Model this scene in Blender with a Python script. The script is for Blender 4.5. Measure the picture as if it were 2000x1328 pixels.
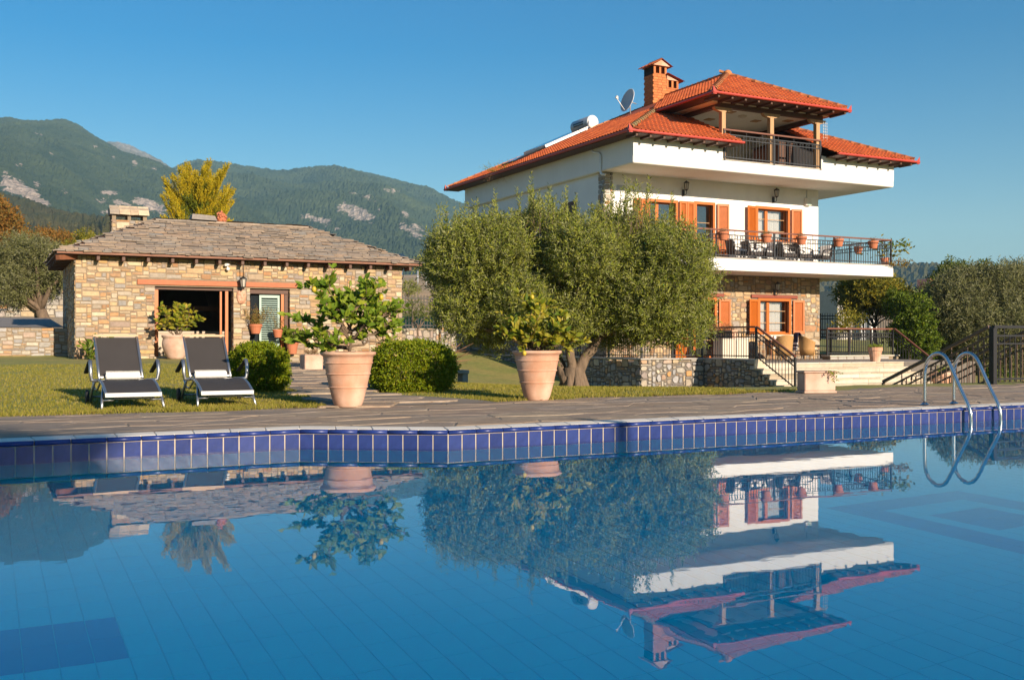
import bpy, math, random
import numpy as np
from mathutils import Vector, Matrix, noise

# ---------------------------------------------------------------- scene basics
for o in list(bpy.data.objects):
    bpy.data.objects.remove(o)
SC = bpy.context.scene
COL = SC.collection
R = math.radians
TH = R(27.3)                       # the house and the pool run along X; the camera looks 27.3 deg to the right of Y
cs, sn = math.cos(TH), math.sin(TH)

cam = bpy.data.cameras.new('camera')
cam.lens = 36.0; cam.sensor_width = 36.0; cam.sensor_fit = 'HORIZONTAL'
cam.clip_start = 0.05; cam.clip_end = 30000
camo = bpy.data.objects.new('camera', cam); COL.objects.link(camo)
camo.location = (0, 0, 1.0); camo.rotation_euler = (R(90), 0, -TH)
SC.camera = camo

SUN_EL = R(17.5)
SUN_DIR = Vector((0.14, -0.99, 0)).normalized() * math.cos(SUN_EL)
SUN_DIR.z = math.sin(SUN_EL)       # towards the sun
w = bpy.data.worlds.new('World'); SC.world = w; w.use_nodes = True
nt = w.node_tree; bg = nt.nodes['Background']
sky = nt.nodes.new('ShaderNodeTexSky'); sky.sky_type = 'NISHITA'; sky.sun_disc = False
sky.sun_elevation = SUN_EL; sky.sun_rotation = math.atan2(SUN_DIR.x, SUN_DIR.y)
sky.altitude = 120; sky.air_density = 1.15; sky.dust_density = 0.25; sky.ozone_density = 2.2
hs = nt.nodes.new('ShaderNodeHueSaturation'); hs.inputs['Saturation'].default_value = 1.72; hs.inputs['Value'].default_value = 1.0; hs.inputs['Hue'].default_value = .507
nt.links.new(sky.outputs[0], hs.inputs['Color']); nt.links.new(hs.outputs[0], bg.inputs[0]); bg.inputs[1].default_value = 0.057
sl = bpy.data.lights.new('sun', 'SUN'); sl.energy = 5.0; sl.angle = R(0.53); sl.color = (1.0, 0.83, 0.64)
so = bpy.data.objects.new('sun', sl); COL.objects.link(so)
so.rotation_euler = (-SUN_DIR).to_track_quat('-Z', 'Y').to_euler(); so.location = (10, -40, 30)
SC.view_settings.view_transform = 'Standard'; SC.view_settings.look = 'None'
SC.view_settings.exposure = 1.08; SC.view_settings.gamma = 1.0; SC.view_settings.use_curve_mapping = False
SC.render.engine = 'CYCLES'
cy = SC.cycles
cy.max_bounces = 7; cy.diffuse_bounces = 3; cy.glossy_bounces = 3; cy.transmission_bounces = 5; cy.volume_bounces = 0
cy.transparent_max_bounces = 8; cy.caustics_reflective = False; cy.caustics_refractive = True
cy.sample_clamp_indirect = 6.0; cy.use_denoising = True
cy.volume_step_rate = 4.0

# ---------------------------------------------------------------- helpers
rng = random.Random(7)
WOFF = {}
def woff(o):
    return WOFF.get(o.name, Vector((0, 0, 0))) if o is not None else Vector((0, 0, 0))

def tag(o, label=None, cat=None, group=None, kind=None):
    if label: o['label'] = label
    if cat: o['category'] = cat
    if group: o['group'] = group
    if kind: o['kind'] = kind
    return o

def empty(name, loc, label=None, cat=None, group=None, kind=None):
    o = bpy.data.objects.new(name, None); COL.objects.link(o); o.location = loc
    o.empty_display_size = 0.2
    WOFF[o.name] = Vector(loc)
    return tag(o, label, cat, group, kind)

def kids(o):
    return [c for c in bpy.data.objects if c.parent == o] if False else list(o.children)

def link(name, me, mat, parent, kind=None):
    o = bpy.data.objects.new(name, me); COL.objects.link(o)
    if mat is not None and not me.materials:
        me.materials.append(mat)
    if parent is not None:
        o.parent = parent
        WOFF[o.name] = woff(parent)
    if kind: o['kind'] = kind
    return o

def inst(name, me, parent, M):
    o = bpy.data.objects.new(name, me); COL.objects.link(o); o.parent = parent
    o.matrix_basis = Matrix.Translation(-woff(parent)) @ M
    return o

def np_mesh(name, V, Fq, smooth=False):
    """V (n,3); Fq (m,k) faces all of the same size k"""
    V = np.asarray(V, dtype=np.float32); Fq = np.asarray(Fq, dtype=np.int32)
    me = bpy.data.meshes.new(name)
    m, k = Fq.shape
    me.vertices.add(len(V)); me.vertices.foreach_set('co', V.ravel())
    me.loops.add(m * k); me.loops.foreach_set('vertex_index', Fq.ravel())
    me.polygons.add(m); me.polygons.foreach_set('loop_start', np.arange(0, m * k, k, dtype=np.int32))
    me.update(calc_edges=True); me.polygons.foreach_set('use_smooth', np.full(m, smooth, dtype=bool)); me.validate()
    return me

class MB:
    """collects shapes and links them as one mesh object"""
    def __init__(s): s.v = []; s.f = []; s.sm = []
    def add(s, vs, fs, smooth=False):
        b = len(s.v); s.v.extend([tuple(x) for x in vs])
        s.f.extend([tuple(i + b for i in f) for f in fs]); s.sm.extend([smooth] * len(fs)); return s
    def box(s, x0, x1, y0, y1, z0, z1, M=None):
        vs = [(x, y, z) for z in (z0, z1) for y in (y0, y1) for x in (x0, x1)]
        if M is not None: vs = [M @ Vector(p) for p in vs]
        return s.add(vs, [(0, 2, 3, 1), (4, 5, 7, 6), (0, 1, 5, 4), (2, 6, 7, 3), (0, 4, 6, 2), (1, 3, 7, 5)])
    def bbox(s, x0, x1, y0, y1, z0, z1, b=0.01, M=None):
        """box with chamfered edges"""
        vs = []; idx = {}
        for sx in (0, 1):
            for sy in (0, 1):
                for sz in (0, 1):
                    X = (x0, x1)[sx]; Y = (y0, y1)[sy]; Z = (z0, z1)[sz]
                    dx = b if sx == 0 else -b; dy = b if sy == 0 else -b; dz = b if sz == 0 else -b
                    idx[(sx, sy, sz, 'x')] = len(vs); vs.append((X, Y + dy, Z + dz))
                    idx[(sx, sy, sz, 'y')] = len(vs); vs.append((X + dx, Y, Z + dz))
                    idx[(sx, sy, sz, 'z')] = len(vs); vs.append((X + dx, Y + dy, Z))
        fs = []
        g = lambda a, b_, c, t: idx[(a, b_, c, t)]
        fs.append((g(0,0,0,'x'), g(0,0,1,'x'), g(0,1,1,'x'), g(0,1,0,'x')))
        fs.append((g(1,0,0,'x'), g(1,1,0,'x'), g(1,1,1,'x'), g(1,0,1,'x')))
        fs.append((g(0,0,0,'y'), g(1,0,0,'y'), g(1,0,1,'y'), g(0,0,1,'y')))
        fs.append((g(0,1,0,'y'), g(0,1,1,'y'), g(1,1,1,'y'), g(1,1,0,'y')))
        fs.append((g(0,0,0,'z'), g(0,1,0,'z'), g(1,1,0,'z'), g(1,0,0,'z')))
        fs.append((g(0,0,1,'z'), g(1,0,1,'z'), g(1,1,1,'z'), g(0,1,1,'z')))
        for a in (0, 1):
            for c in (0, 1):
                fs.append((g(a,c,0,'x'), g(a,c,0,'y'), g(a,c,1,'y'), g(a,c,1,'x')))
                fs.append((g(a,0,c,'x'), g(a,0,c,'z'), g(a,1,c,'z'), g(a,1,c,'x')))
                fs.append((g(0,a,c,'y'), g(0,a,c,'z'), g(1,a,c,'z'), g(1,a,c,'y')))
                for d in (0, 1):
                    fs.append((g(a,c,d,'x'), g(a,c,d,'y'), g(a,c,d,'z')))
        if M is not None: vs = [M @ Vector(p) for p in vs]
        return s.add(vs, fs)
    def beam(s, p0, p1, wd, ht, up=(0, 0, 1)):
        """rectangular bar between two points"""
        p0 = Vector(p0); p1 = Vector(p1); d = (p1 - p0).normalized(); up = Vector(up)
        sd = d.cross(up)
        if sd.length < 1e-4: sd = d.cross(Vector((1, 0, 0)))
        sd.normalize(); u = sd.cross(d).normalized()
        vs = []
        for p in (p0, p1):
            for a, b in ((-1, -1), (1, -1), (1, 1), (-1, 1)):
                vs.append(p + sd * (a * wd / 2) + u * (b * ht / 2))
        return s.add(vs, [(3, 2, 1, 0), (4, 5, 6, 7), (0, 1, 5, 4), (1, 2, 6, 5), (2, 3, 7, 6), (3, 0, 4, 7)])
    def tube(s, pts, r, n=8, cap=True, smooth=True):
        pts = [Vector(p) for p in pts]; m = len(pts)
        rs = [r] * m if not hasattr(r, '__len__') else list(r)
        vs = []; ref = None
        for i, p in enumerate(pts):
            t = (pts[min(i + 1, m - 1)] - pts[max(i - 1, 0)]).normalized()
            if ref is None:
                ref = t.cross(Vector((0, 0, 1)))
                if ref.length < 0.05: ref = t.cross(Vector((1, 0, 0)))
            ref = (ref - t * ref.dot(t)).normalized(); b = t.cross(ref)
            for k in range(n):
                a = 2 * math.pi * k / n
                vs.append(p + (ref * math.cos(a) + b * math.sin(a)) * rs[i])
        fs = []
        for i in range(m - 1):
            for k in range(n):
                fs.append((i * n + k, i * n + (k + 1) % n, (i + 1) * n + (k + 1) % n, (i + 1) * n + k))
        s.add(vs, fs, smooth)
        if cap:
            b = len(s.v) - len(vs)
            s.f.append(tuple(b + k for k in range(n))[::-1]); s.sm.append(False)
            s.f.append(tuple(b + (m - 1) * n + k for k in range(n))); s.sm.append(False)
        return s
    def lathe(s, prof, c=(0, 0, 0), n=24, a0=0, a1=2 * math.pi, smooth=True):
        full = abs(a1 - a0 - 2 * math.pi) < 1e-6
        m = n if full else n + 1; vs = []
        for (r, z) in prof:
            for k in range(m):
                a = a0 + (a1 - a0) * k / n
                vs.append((c[0] + r * math.cos(a), c[1] + r * math.sin(a), c[2] + z))
        fs = []
        for i in range(len(prof) - 1):
            for k in range(n):
                k2 = (k + 1) % m
                fs.append((i * m + k, i * m + k2, (i + 1) * m + k2, (i + 1) * m + k))
        return s.add(vs, fs, smooth)
    def prism(s, poly, z0, z1):
        n = len(poly)
        vs = [(x, y, z0) for x, y in poly] + [(x, y, z1) for x, y in poly]
        fs = [tuple(range(n))[::-1], tuple(range(n, 2 * n))] + [(i, (i + 1) % n, n + (i + 1) % n, n + i) for i in range(n)]
        return s.add(vs, fs)
    def quad(s, a, b, c, d): return s.add([a, b, c, d], [(0, 1, 2, 3)])
    def sphere(s, c, r, nu=12, nv=8, sc=(1, 1, 1)):
        prof = []
        vs = []; fs = []
        for i in range(nv + 1):
            ph = math.pi * i / nv
            for k in range(nu):
                a = 2 * math.pi * k / nu
                vs.append((c[0] + r * sc[0] * math.sin(ph) * math.cos(a), c[1] + r * sc[1] * math.sin(ph) * math.sin(a), c[2] - r * sc[2] * math.cos(ph)))
        for i in range(nv):
            for k in range(nu):
                fs.append((i * nu + k, i * nu + (k + 1) % nu, (i + 1) * nu + (k + 1) % nu, (i + 1) * nu + k))
        return s.add(vs, fs, True)
    def mesh(s, name, off=(0, 0, 0)):
        me = bpy.data.meshes.new(name)
        o = Vector(off)
        me.from_pydata([tuple(Vector(p) - o) for p in s.v], [], s.f)
        me.polygons.foreach_set('use_smooth', s.sm); me.update()
        return me
    def build(s, name, mat, parent=None, kind=None, **kw):
        o = link(name, s.mesh(name, woff(parent)), mat, parent, kind)
        if kw: tag(o, **kw)
        return o

def copy_tree(o, parent=None):
    c = o.copy(); COL.objects.link(c)
    if parent is not None: c.parent = parent
    for ch in list(o.children): copy_tree(ch, c)
    return c

def joined(name, me, Ms, mat, parent, smooth=False):
    """copies of one small mesh joined into one stuff part"""
    if not Ms: return None
    co = np.empty(len(me.vertices) * 3, dtype=np.float32); me.vertices.foreach_get('co', co); co = co.reshape(-1, 3)
    fs = [tuple(p.vertices) for p in me.polygons]
    k3 = [f for f in fs if len(f) == 3]; q = [f for f in fs if len(f) == 4]
    tri = k3 + [(f[0], f[1], f[2]) for f in q] + [(f[0], f[2], f[3]) for f in q]
    for f in fs:
        if len(f) > 4: tri += [(f[0], f[i], f[i + 1]) for i in range(1, len(f) - 1)]
    tri = np.array(tri, dtype=np.int32); n = len(co)
    off = np.array(woff(parent), dtype=np.float32)
    V = []; T = []
    for i, M in enumerate(Ms):
        A = np.array(M, dtype=np.float32)
        V.append(co @ A[:3, :3].T + A[:3, 3] - off); T.append(tri + i * n)
    return link(name, np_mesh(name, np.concatenate(V), np.concatenate(T), smooth), mat, parent, 'stuff')

def frame(P, e, u, n):
    return Matrix(((e[0], u[0], n[0], P[0]), (e[1], u[1], n[1], P[1]), (e[2], u[2], n[2], P[2]), (0, 0, 0, 1)))

# ---------------------------------------------------------------- materials
MATS = {}
def mat(name, col=(.5, .5, .5), rough=.7, var=0.0, ns=5.0, bump=0.0, bs=40.0, metal=0.0, pal=None, spec=.5, coat=0.0,
        stretch=None, col2=None, mix_s=2.0, det=5.0, palvar=None):
    m = bpy.data.materials.new(name); m.use_nodes = True; N = m.node_tree.nodes; L = m.node_tree.links
    b = N['Principled BSDF']; b.inputs['Roughness'].default_value = rough; b.inputs['Metallic'].default_value = metal
    b.inputs['Specular IOR Level'].default_value = spec
    if coat: b.inputs['Coat Weight'].default_value = coat
    tc = N.new('ShaderNodeTexCoord'); vec = tc.outputs['Object']
    if stretch:
        mp = N.new('ShaderNodeMapping'); mp.inputs['Scale'].default_value = stretch
        L.new(vec, mp.inputs[0]); vec = mp.outputs[0]
    src = None
    if pal:
        oi = N.new('ShaderNodeObjectInfo'); ge = N.new('ShaderNodeNewGeometry')
        ad = N.new('ShaderNodeMath'); ad.operation = 'ADD'; L.new(oi.outputs['Random'], ad.inputs[0]); L.new(ge.outputs['Random Per Island'], ad.inputs[1])
        fr = N.new('ShaderNodeMath'); fr.operation = 'FRACT'; L.new(ad.outputs[0], fr.inputs[0])
        cr = N.new('ShaderNodeValToRGB'); el = cr.color_ramp.elements
        cr.color_ramp.interpolation = 'LINEAR'
        n = len(pal)
        el[0].position = 0; el[0].color = (*pal[0], 1); el[1].position = 1; el[1].color = (*pal[-1], 1)
        for i in range(1, n - 1):
            e = el.new(i / (n - 1)); e.color = (*pal[i], 1)
        L.new(fr.outputs[0], cr.inputs[0]); src = cr.outputs[0]
    if col2 is not None:
        n2 = N.new('ShaderNodeTexNoise'); n2.inputs['Scale'].default_value = mix_s; n2.inputs['Detail'].default_value = 4
        L.new(vec, n2.inputs['Vector'])
        r2 = N.new('ShaderNodeValToRGB'); r2.color_ramp.elements[0].position = .38; r2.color_ramp.elements[1].position = .64
        r2.color_ramp.elements[0].color = (*col, 1); r2.color_ramp.elements[1].color = (*col2, 1)
        L.new(n2.outputs[0], r2.inputs[0]); src = r2.outputs[0]
    if var:
        no = N.new('ShaderNodeTexNoise'); no.inputs['Scale'].default_value = ns; no.inputs['Detail'].default_value = det
        no.inputs['Roughness'].default_value = .65
        L.new(vec, no.inputs['Vector'])
        mr = N.new('ShaderNodeMapRange'); mr.inputs['From Min'].default_value = .25; mr.inputs['From Max'].default_value = .75
        mr.inputs['To Min'].default_value = 1 - var; mr.inputs['To Max'].default_value = 1 + var
        L.new(no.outputs[0], mr.inputs['Value'])
        mx = N.new('ShaderNodeMix'); mx.data_type = 'RGBA'; mx.blend_type = 'MULTIPLY'; mx.inputs['Factor'].default_value = 1
        if src is not None: L.new(src, mx.inputs['A'])
        else: mx.inputs['A'].default_value = (*col, 1)
        L.new(mr.outputs[0], mx.inputs['B']); src = mx.outputs['Result']
    if src is not None: L.new(src, b.inputs['Base Color'])
    else: b.inputs['Base Color'].default_value = (*col, 1)
    if bump:
        nb = N.new('ShaderNodeTexNoise'); nb.inputs['Scale'].default_value = bs; nb.inputs['Detail'].default_value = 6
        L.new(vec, nb.inputs['Vector'])
        bm = N.new('ShaderNodeBump'); bm.inputs['Strength'].default_value = bump; bm.inputs['Distance'].default_value = .02
        L.new(nb.outputs[0], bm.inputs['Height']); L.new(bm.outputs[0], b.inputs['Normal'])
    MATS[name] = m
    return m

def leaf_mat(name, pal, back=None, trans=.3, rough=.5, spec=.22):
    m = bpy.data.materials.new(name); m.use_nodes = True; N = m.node_tree.nodes; L = m.node_tree.links
    b = N['Principled BSDF']; b.inputs['Roughness'].default_value = rough; b.inputs['Specular IOR Level'].default_value = spec
    oi = N.new('ShaderNodeObjectInfo'); ge = N.new('ShaderNodeNewGeometry')
    ad = N.new('ShaderNodeMath'); ad.operation = 'ADD'; L.new(oi.outputs['Random'], ad.inputs[0]); L.new(ge.outputs['Random Per Island'], ad.inputs[1])
    fr = N.new('ShaderNodeMath'); fr.operation = 'FRACT'; L.new(ad.outputs[0], fr.inputs[0])
    cr = N.new('ShaderNodeValToRGB'); el = cr.color_ramp.elements; n = len(pal)
    el[0].position = 0; el[0].color = (*pal[0], 1); el[1].position = 1; el[1].color = (*pal[-1], 1)
    for i in range(1, n - 1):
        e = el.new(i / (n - 1)); e.color = (*pal[i], 1)
    L.new(fr.outputs[0], cr.inputs[0]); src = cr.outputs[0]
    if back:
        mx = N.new('ShaderNodeMix'); mx.data_type = 'RGBA'; L.new(ge.outputs['Backfacing'], mx.inputs['Factor'])
        L.new(src, mx.inputs['A']); mx.inputs['B'].default_value = (*back, 1); src = mx.outputs['Result']
    L.new(src, b.inputs['Base Color'])
    if trans:
        t = N.new('ShaderNodeBsdfTranslucent'); L.new(src, t.inputs['Color'])
        ms = N.new('ShaderNodeMixShader'); ms.inputs[0].default_value = trans
        out = N['Material Output']; L.new(b.outputs[0], ms.inputs[1]); L.new(t.outputs[0], ms.inputs[2]); L.new(ms.outputs[0], out.inputs[0])
    return m

STONE = [(.47, .34, .20), (.34, .205, .10), (.29, .265, .24), (.54, .42, .27), (.40, .19, .07), (.24, .23, .22), (.50, .34, .16), (.38, .30, .21), (.30, .15, .065), (.58, .48, .34), (.45, .27, .11), (.33, .31, .28), (.48, .30, .13)]
STONE_GREY = [(.33, .30, .26), (.24, .24, .25), (.42, .32, .20), (.27, .22, .17), (.50, .44, .34), (.20, .21, .23), (.46, .25, .10), (.34, .33, .33), (.40, .36, .29), (.26, .25, .24)]
m_stone = mat('fieldstone', pal=STONE, rough=.85, var=.22, ns=9, bump=.5, bs=26)
m_stone2 = mat('rubble_stone', pal=STONE_GREY, rough=.85, var=.22, ns=9, bump=.5, bs=26)
m_mortar = mat('mortar', (.24, .185, .125), .95, var=.2, ns=7, bump=.4, bs=50)
m_mortar_dk = mat('dark_mortar', (.15, .13, .11), .95, var=.25, ns=7, bump=.4, bs=50)
m_slate = mat('roof_slate', pal=[(.265, .21, .165), (.32, .25, .19), (.20, .17, .145), (.37, .285, .205), (.24, .195, .155), (.28, .245, .21), (.33, .24, .17), (.215, .18, .15), (.25, .235, .215)], rough=.8, var=.25, ns=7, bump=.4, bs=22)
m_paving = mat('paving_stone', pal=[(.31, .235, .175), (.36, .27, .19), (.265, .215, .17), (.385, .30, .21), (.295, .225, .175), (.34, .25, .175), (.28, .235, .195)], rough=.85, spec=.12, var=.34, ns=3.2, bump=.6, bs=14, stretch=(1, 3.0, 1))
m_joint = mat('paving_joint', (.20, .165, .13), .95, var=.3)
m_white = mat('white_render', (.80, .785, .75), .85, var=.055, ns=1.6, bump=.10, bs=90, stretch=(1.3, 1.3, .35), det=8)
m_soffit = mat('soffit_paint', (.70, .67, .62), .9, var=.03, ns=1.5)
m_cream = mat('cream_render', (.62, .55, .43), .9, var=.05, ns=2)
m_rooftile = mat('clay_roof_tile', pal=[(.53, .108, .024), (.45, .088, .020), (.60, .135, .032), (.49, .098, .022), (.40, .078, .020), (.55, .12, .026), (.47, .115, .04)], rough=.7, var=.18, ns=9, bump=.2, bs=60)
m_ridge = mat('mossy_ridge_tile', pal=[(.46, .13, .04), (.50, .20, .07), (.43, .12, .04)], rough=.85, var=.3, ns=14, bump=.3, bs=40)
m_lichen = mat('lichen_ridge_tile', pal=[(.34, .22, .08), (.40, .17, .06), (.28, .22, .10)], rough=.9, var=.4, ns=18, bump=.4, bs=40)
m_gutter = mat('red_gutter', (.46, .05, .03), .4, var=.06, ns=4)
m_brownwood = mat('dark_brown_wood', (.085, .035, .018), .6, var=.25, ns=6, stretch=(1, 1, 6))
m_redwood = mat('red_brown_lintel', (.40, .11, .035), .6, var=.22, ns=7, stretch=(.6, 4, 4), bump=.15, bs=30)
m_orange = mat('orange_varnished_wood', (.46, .118, .010), .45, var=.16, ns=10, stretch=(3, 3, .6))
m_palewood = mat('pale_wood_post', (.42, .25, .12), .6, var=.2, ns=7, stretch=(4, 4, .5))
m_railwood = mat('railing_wood', (.17, .06, .034), .45, var=.18, ns=6, stretch=(.5, 4, 4))
m_black = mat('black_iron', (.018, .017, .018), .45, var=.1)
m_iron = mat('grey_black_iron', (.030, .032, .037), .45, var=.1)
m_terra = mat('terracotta', (.52, .27, .165), .8, var=.15, ns=6, bump=.15, bs=80, col2=(.62, .41, .30), mix_s=2.6)
m_terra_o = mat('orange_terracotta', (.45, .15, .07), .8, var=.12, ns=9)
m_terra_pale = mat('pale_terracotta', (.50, .31, .22), .85, var=.12, ns=5, col2=(.58, .41, .32), mix_s=2.4, bump=.1, bs=70)
m_soil = mat('potting_soil', (.055, .038, .025), .95, var=.4, ns=20, bump=.6, bs=30)
m_alu = mat('brushed_aluminium', (.36, .37, .385), .36, metal=.85, var=.05)
m_steel = mat('stainless_steel', (.62, .61, .59), .20, metal=1.0)
m_mesh = mat('black_mesh_fabric', (.040, .035, .033), .75, var=.15, ns=3, bump=.35, bs=220)
m_towel = mat('white_towel', (.80, .78, .74), .95, bump=.5, bs=160, var=.04)
m_rubber = mat('black_rubber', (.02, .02, .02), .7)
m_woodtop = mat('pale_wood_trim', (.50, .33, .19), .55, var=.15, ns=6, stretch=(.6, 4, 4))
m_bark = mat('olive_bark', (.15, .105, .07), .95, var=.4, ns=9, bump=1.0, bs=18, stretch=(1, 1, .35))
m_twig = mat('brown_twig', (.14, .095, .06), .9, var=.25, ns=8)
m_wicker = mat('honey_wicker', (.46, .25, .085), .6, var=.15, ns=25, bump=.6, bs=120)
m_dkwicker = mat('dark_wicker', (.045, .032, .027), .6, var=.15, ns=25, bump=.5, bs=120)
m_cushion = mat('white_cushion', (.78, .76, .73), .9, var=.03)
m_blue = mat('cobalt_pool_tile', pal=[(.020, .034, .145), (.030, .048, .185), (.018, .030, .13), (.036, .052, .19), (.024, .038, .155), (.026, .046, .17)], rough=.22, var=.22, ns=9, bump=.05, bs=14, coat=.2)
m_bull = mat('cobalt_edge_tile', pal=[(.016, .035, .17), (.02, .04, .19), (.014, .03, .15)], rough=.34, spec=.4)
m_coping = mat('white_coping_tile', pal=[(.76, .70, .60), (.80, .74, .64), (.72, .66, .57)], rough=.85, spec=.1, var=.07, ns=6, bump=.1, bs=60)
m_grout = mat('pale_grout', (.46, .39, .31), .9, var=.12, ns=8)
m_pfloor = mat('pool_floor_tile', (.001, .265, .56), .6, spec=0.0)
m_pdark = mat('dark_pool_floor_tile', (.001, .13, .40), .6, spec=0.0)
m_pgrout = mat('pool_floor_grout', (.001, .23, .49), .8, spec=0)
m_pgrout2 = mat('pool_floor_pale_grout', (.03, .24, .45), .8)
m_pwall = mat('pool_plaster', (.002, .15, .26), .7, spec=0)
m_steps = mat('pale_step_stone', pal=[(.50, .44, .34), (.56, .50, .40), (.36, .29, .20), (.50, .42, .30), (.58, .53, .44), (.42, .35, .25)], rough=.75, var=.16, ns=5, bump=.2, bs=40)
m_capstone = mat('grey_capstone', (.40, .37, .33), .8, var=.15, ns=5)
m_terrfloor = mat('terrace_floor', (.24, .21, .18), .8, var=.15, ns=4)
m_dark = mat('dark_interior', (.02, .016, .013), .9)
m_brick = mat('clay_brick', pal=[(.52, .17, .045), (.46, .14, .04), (.57, .20, .06), (.49, .155, .04), (.42, .125, .035)], rough=.8, var=.12, ns=12)
m_brickjoint = mat('brick_joint', (.30, .13, .06), .9)
m_curtain = mat('net_curtain', (.62, .60, .56), .9)
m_navy = mat('navy_towel', (.012, .018, .065), .95, bump=.4, bs=150)
m_stripe = mat('white_towel_stripe', (.75, .74, .72), .95)
m_glass = bpy.data.materials.new('window_glass'); m_glass.use_nodes = True
_b = m_glass.node_tree.nodes['Principled BSDF']; _b.inputs['Base Color'].default_value = (.02, .025, .03, 1); _b.inputs['Roughness'].default_value = .03; _b.inputs['Specular IOR Level'].default_value = .9
m_greenlouv = mat('pale_green_paint', (.36, .48, .42), .6, var=.08)
m_stucco = mat('oven_plaster', (.50, .42, .33), .9, var=.08)
m_tankwhite = mat('white_enamel', (.78, .77, .75), .35)
m_tankgrey = mat('galvanised_tank', (.42, .43, .44), .45, metal=.4)
m_dish = mat('grey_dish', (.50, .48, .45), .45, metal=.2)
m_solar = mat('solar_glass', (.015, .017, .025), .08)
m_chrome = mat('chrome_duct', (.75, .75, .75), .16, metal=1)
m_darkcap = mat('blue_metal_cap', (.05, .09, .13), .4, metal=.5)
# ---------------------------------------------------------------- ground heights
def sst(a, b, x):
    t = min(1, max(0, (x - a) / (b - a))); return t * t * (3 - 2 * t)

def zg(u, v):
    D = u * sn + v * cs
    X = u * cs - v * sn
    rise = 0.0138 * max(0, v - 12)
    dip = 1.12 * sst(5, 19, u) * sst(13, 22, v) * (1 - 0.78 * sst(29, 42, v)) * (1 - .75 * sst(38, 60, u))
    near = 0.155 + rise - dip
    if u < 2.4 and v > 35.9:
        near = max(near, (1.36 + 0.052 * (v - 36)) * sst(35.9, 36.3, v) + near * (1 - sst(35.9, 36.3, v)))
    if D > 36:
        px = X / D
        sl = 0.067 + (0.045 - 0.067) * sst(-.05, .28, px)
        ofs = 2.0 + .3 * sst(-.05, .28, px)
        far = sl * D - ofs
        if D > 900: far = sl * 900 - ofs + (D - 900) * 0.012
        far += (noise.noise((u * .02, v * .02, 3)) * 1.2) * sst(60, 120, D)
        t = sst(38, 62, D); near = near * (1 - t) + far * t
    return near

# ---------------------------------------------------------------- pool
POOL = [(-6.0, 9.12), (2.61, 9.36), (3.79, 8.62), (15.5, 8.64), (15.5, -5.0), (-6.0, -5.0)]   # clockwise seen from above
WATER = 0.0; DEPTH = 1.3
pool = empty('swimming_pool', (5, 3, 0), 'blue tiled outdoor swimming pool with still water and pale coping', None, None, 'structure')

def offset_poly(poly, d):
    n = len(poly); out = []
    for i in range(n):
        p0 = Vector(poly[i - 1]); p1 = Vector(poly[i]); p2 = Vector(poly[(i + 1) % n])
        d1 = (p1 - p0).normalized(); d2 = (p2 - p1).normalized()
        n1 = Vector((-d1.y, d1.x)); n2 = Vector((-d2.y, d2.x))
        b = (n1 + n2).normalized(); out.append(p1 + b * (d / max(.3, b.dot(n1))))
    return [tuple(p) for p in out]
# the outline runs clockwise, so the left-hand normal points away from the water
IN_, MID_, OUT_ = offset_poly(POOL, 0.0), offset_poly(POOL, 0.045), offset_poly(POOL, 0.33)

wm = bpy.data.materials.new('pool_water'); wm.use_nodes = True
N = wm.node_tree.nodes; L = wm.node_tree.links; N.remove(N['Principled BSDF'])
gl = N.new('ShaderNodeBsdfGlass'); gl.inputs['IOR'].default_value = 1.333; gl.inputs['Roughness'].default_value = 0.0
gl.inputs['Color'].default_value = (1, 1, 1, 1)
tc = N.new('ShaderNodeTexCoord'); mp = N.new('ShaderNodeMapping'); mp.inputs['Scale'].default_value = (.7, 1.3, 1); mp.inputs['Rotation'].default_value = (0, 0, R(27))
L.new(tc.outputs['Object'], mp.inputs[0])
no = N.new('ShaderNodeTexNoise'); no.inputs['Scale'].default_value = 3.2; no.inputs['Detail'].default_value = 2.5; L.new(mp.outputs[0], no.inputs['Vector'])
bm = N.new('ShaderNodeBump'); bm.inputs['Strength'].default_value = .016; bm.inputs['Distance'].default_value = .02
L.new(no.outputs[0], bm.inputs['Height']); L.new(bm.outputs[0], gl.inputs['Normal']); L.new(gl.outputs[0], N['Material Output'].inputs[0])
b = MB(); b.add([(x, y, WATER) for x, y in POOL[::-1]], [tuple(range(6))])
water = b.build('water', wm); tag(water, 'still blue pool water mirroring the house, trees and hills', None, None, 'structure')

# shell: walls (their pool side lies 1 cm behind the tile faces) and floor bed
b = MB()
n = len(POOL); W0 = offset_poly(POOL, 0.001); W1 = offset_poly(POOL, 0.30)
for i in range(n):
    j = (i + 1) % n
    vs = [(*W0[i], -DEPTH - .1), (*W0[j], -DEPTH - .1), (*W1[j], -DEPTH - .1), (*W1[i], -DEPTH - .1),
          (*W0[i], -.165), (*W0[j], -.165), (*W1[j], -.165), (*W1[i], -.165)]
    b.add(vs, [(0, 1, 5, 4), (4, 5, 6, 7), (3, 2, 1, 0), (2, 3, 7, 6)])
b.build('pool_wall', m_pwall, pool)
b = MB()
for i in range(n):
    j = (i + 1) % n
    vs = [(*W0[i], -.16), (*W0[j], -.16), (*W1[j], -.16), (*W1[i], -.16),
          (*W0[i], .138), (*W0[j], .138), (*W1[j], .138), (*W1[i], .138)]
    b.add(vs, [(0, 1, 5, 4), (4, 5, 6, 7), (3, 2, 1, 0), (2, 3, 7, 6)])
b.build('grout_bed', m_grout, pool)
b = MB(); b.add([(x, y, -DEPTH - .0035) for x, y in offset_poly(POOL, .02)[::-1]], [tuple(range(6))])
b.build('floor_bed', m_pgrout, pool)

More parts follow.
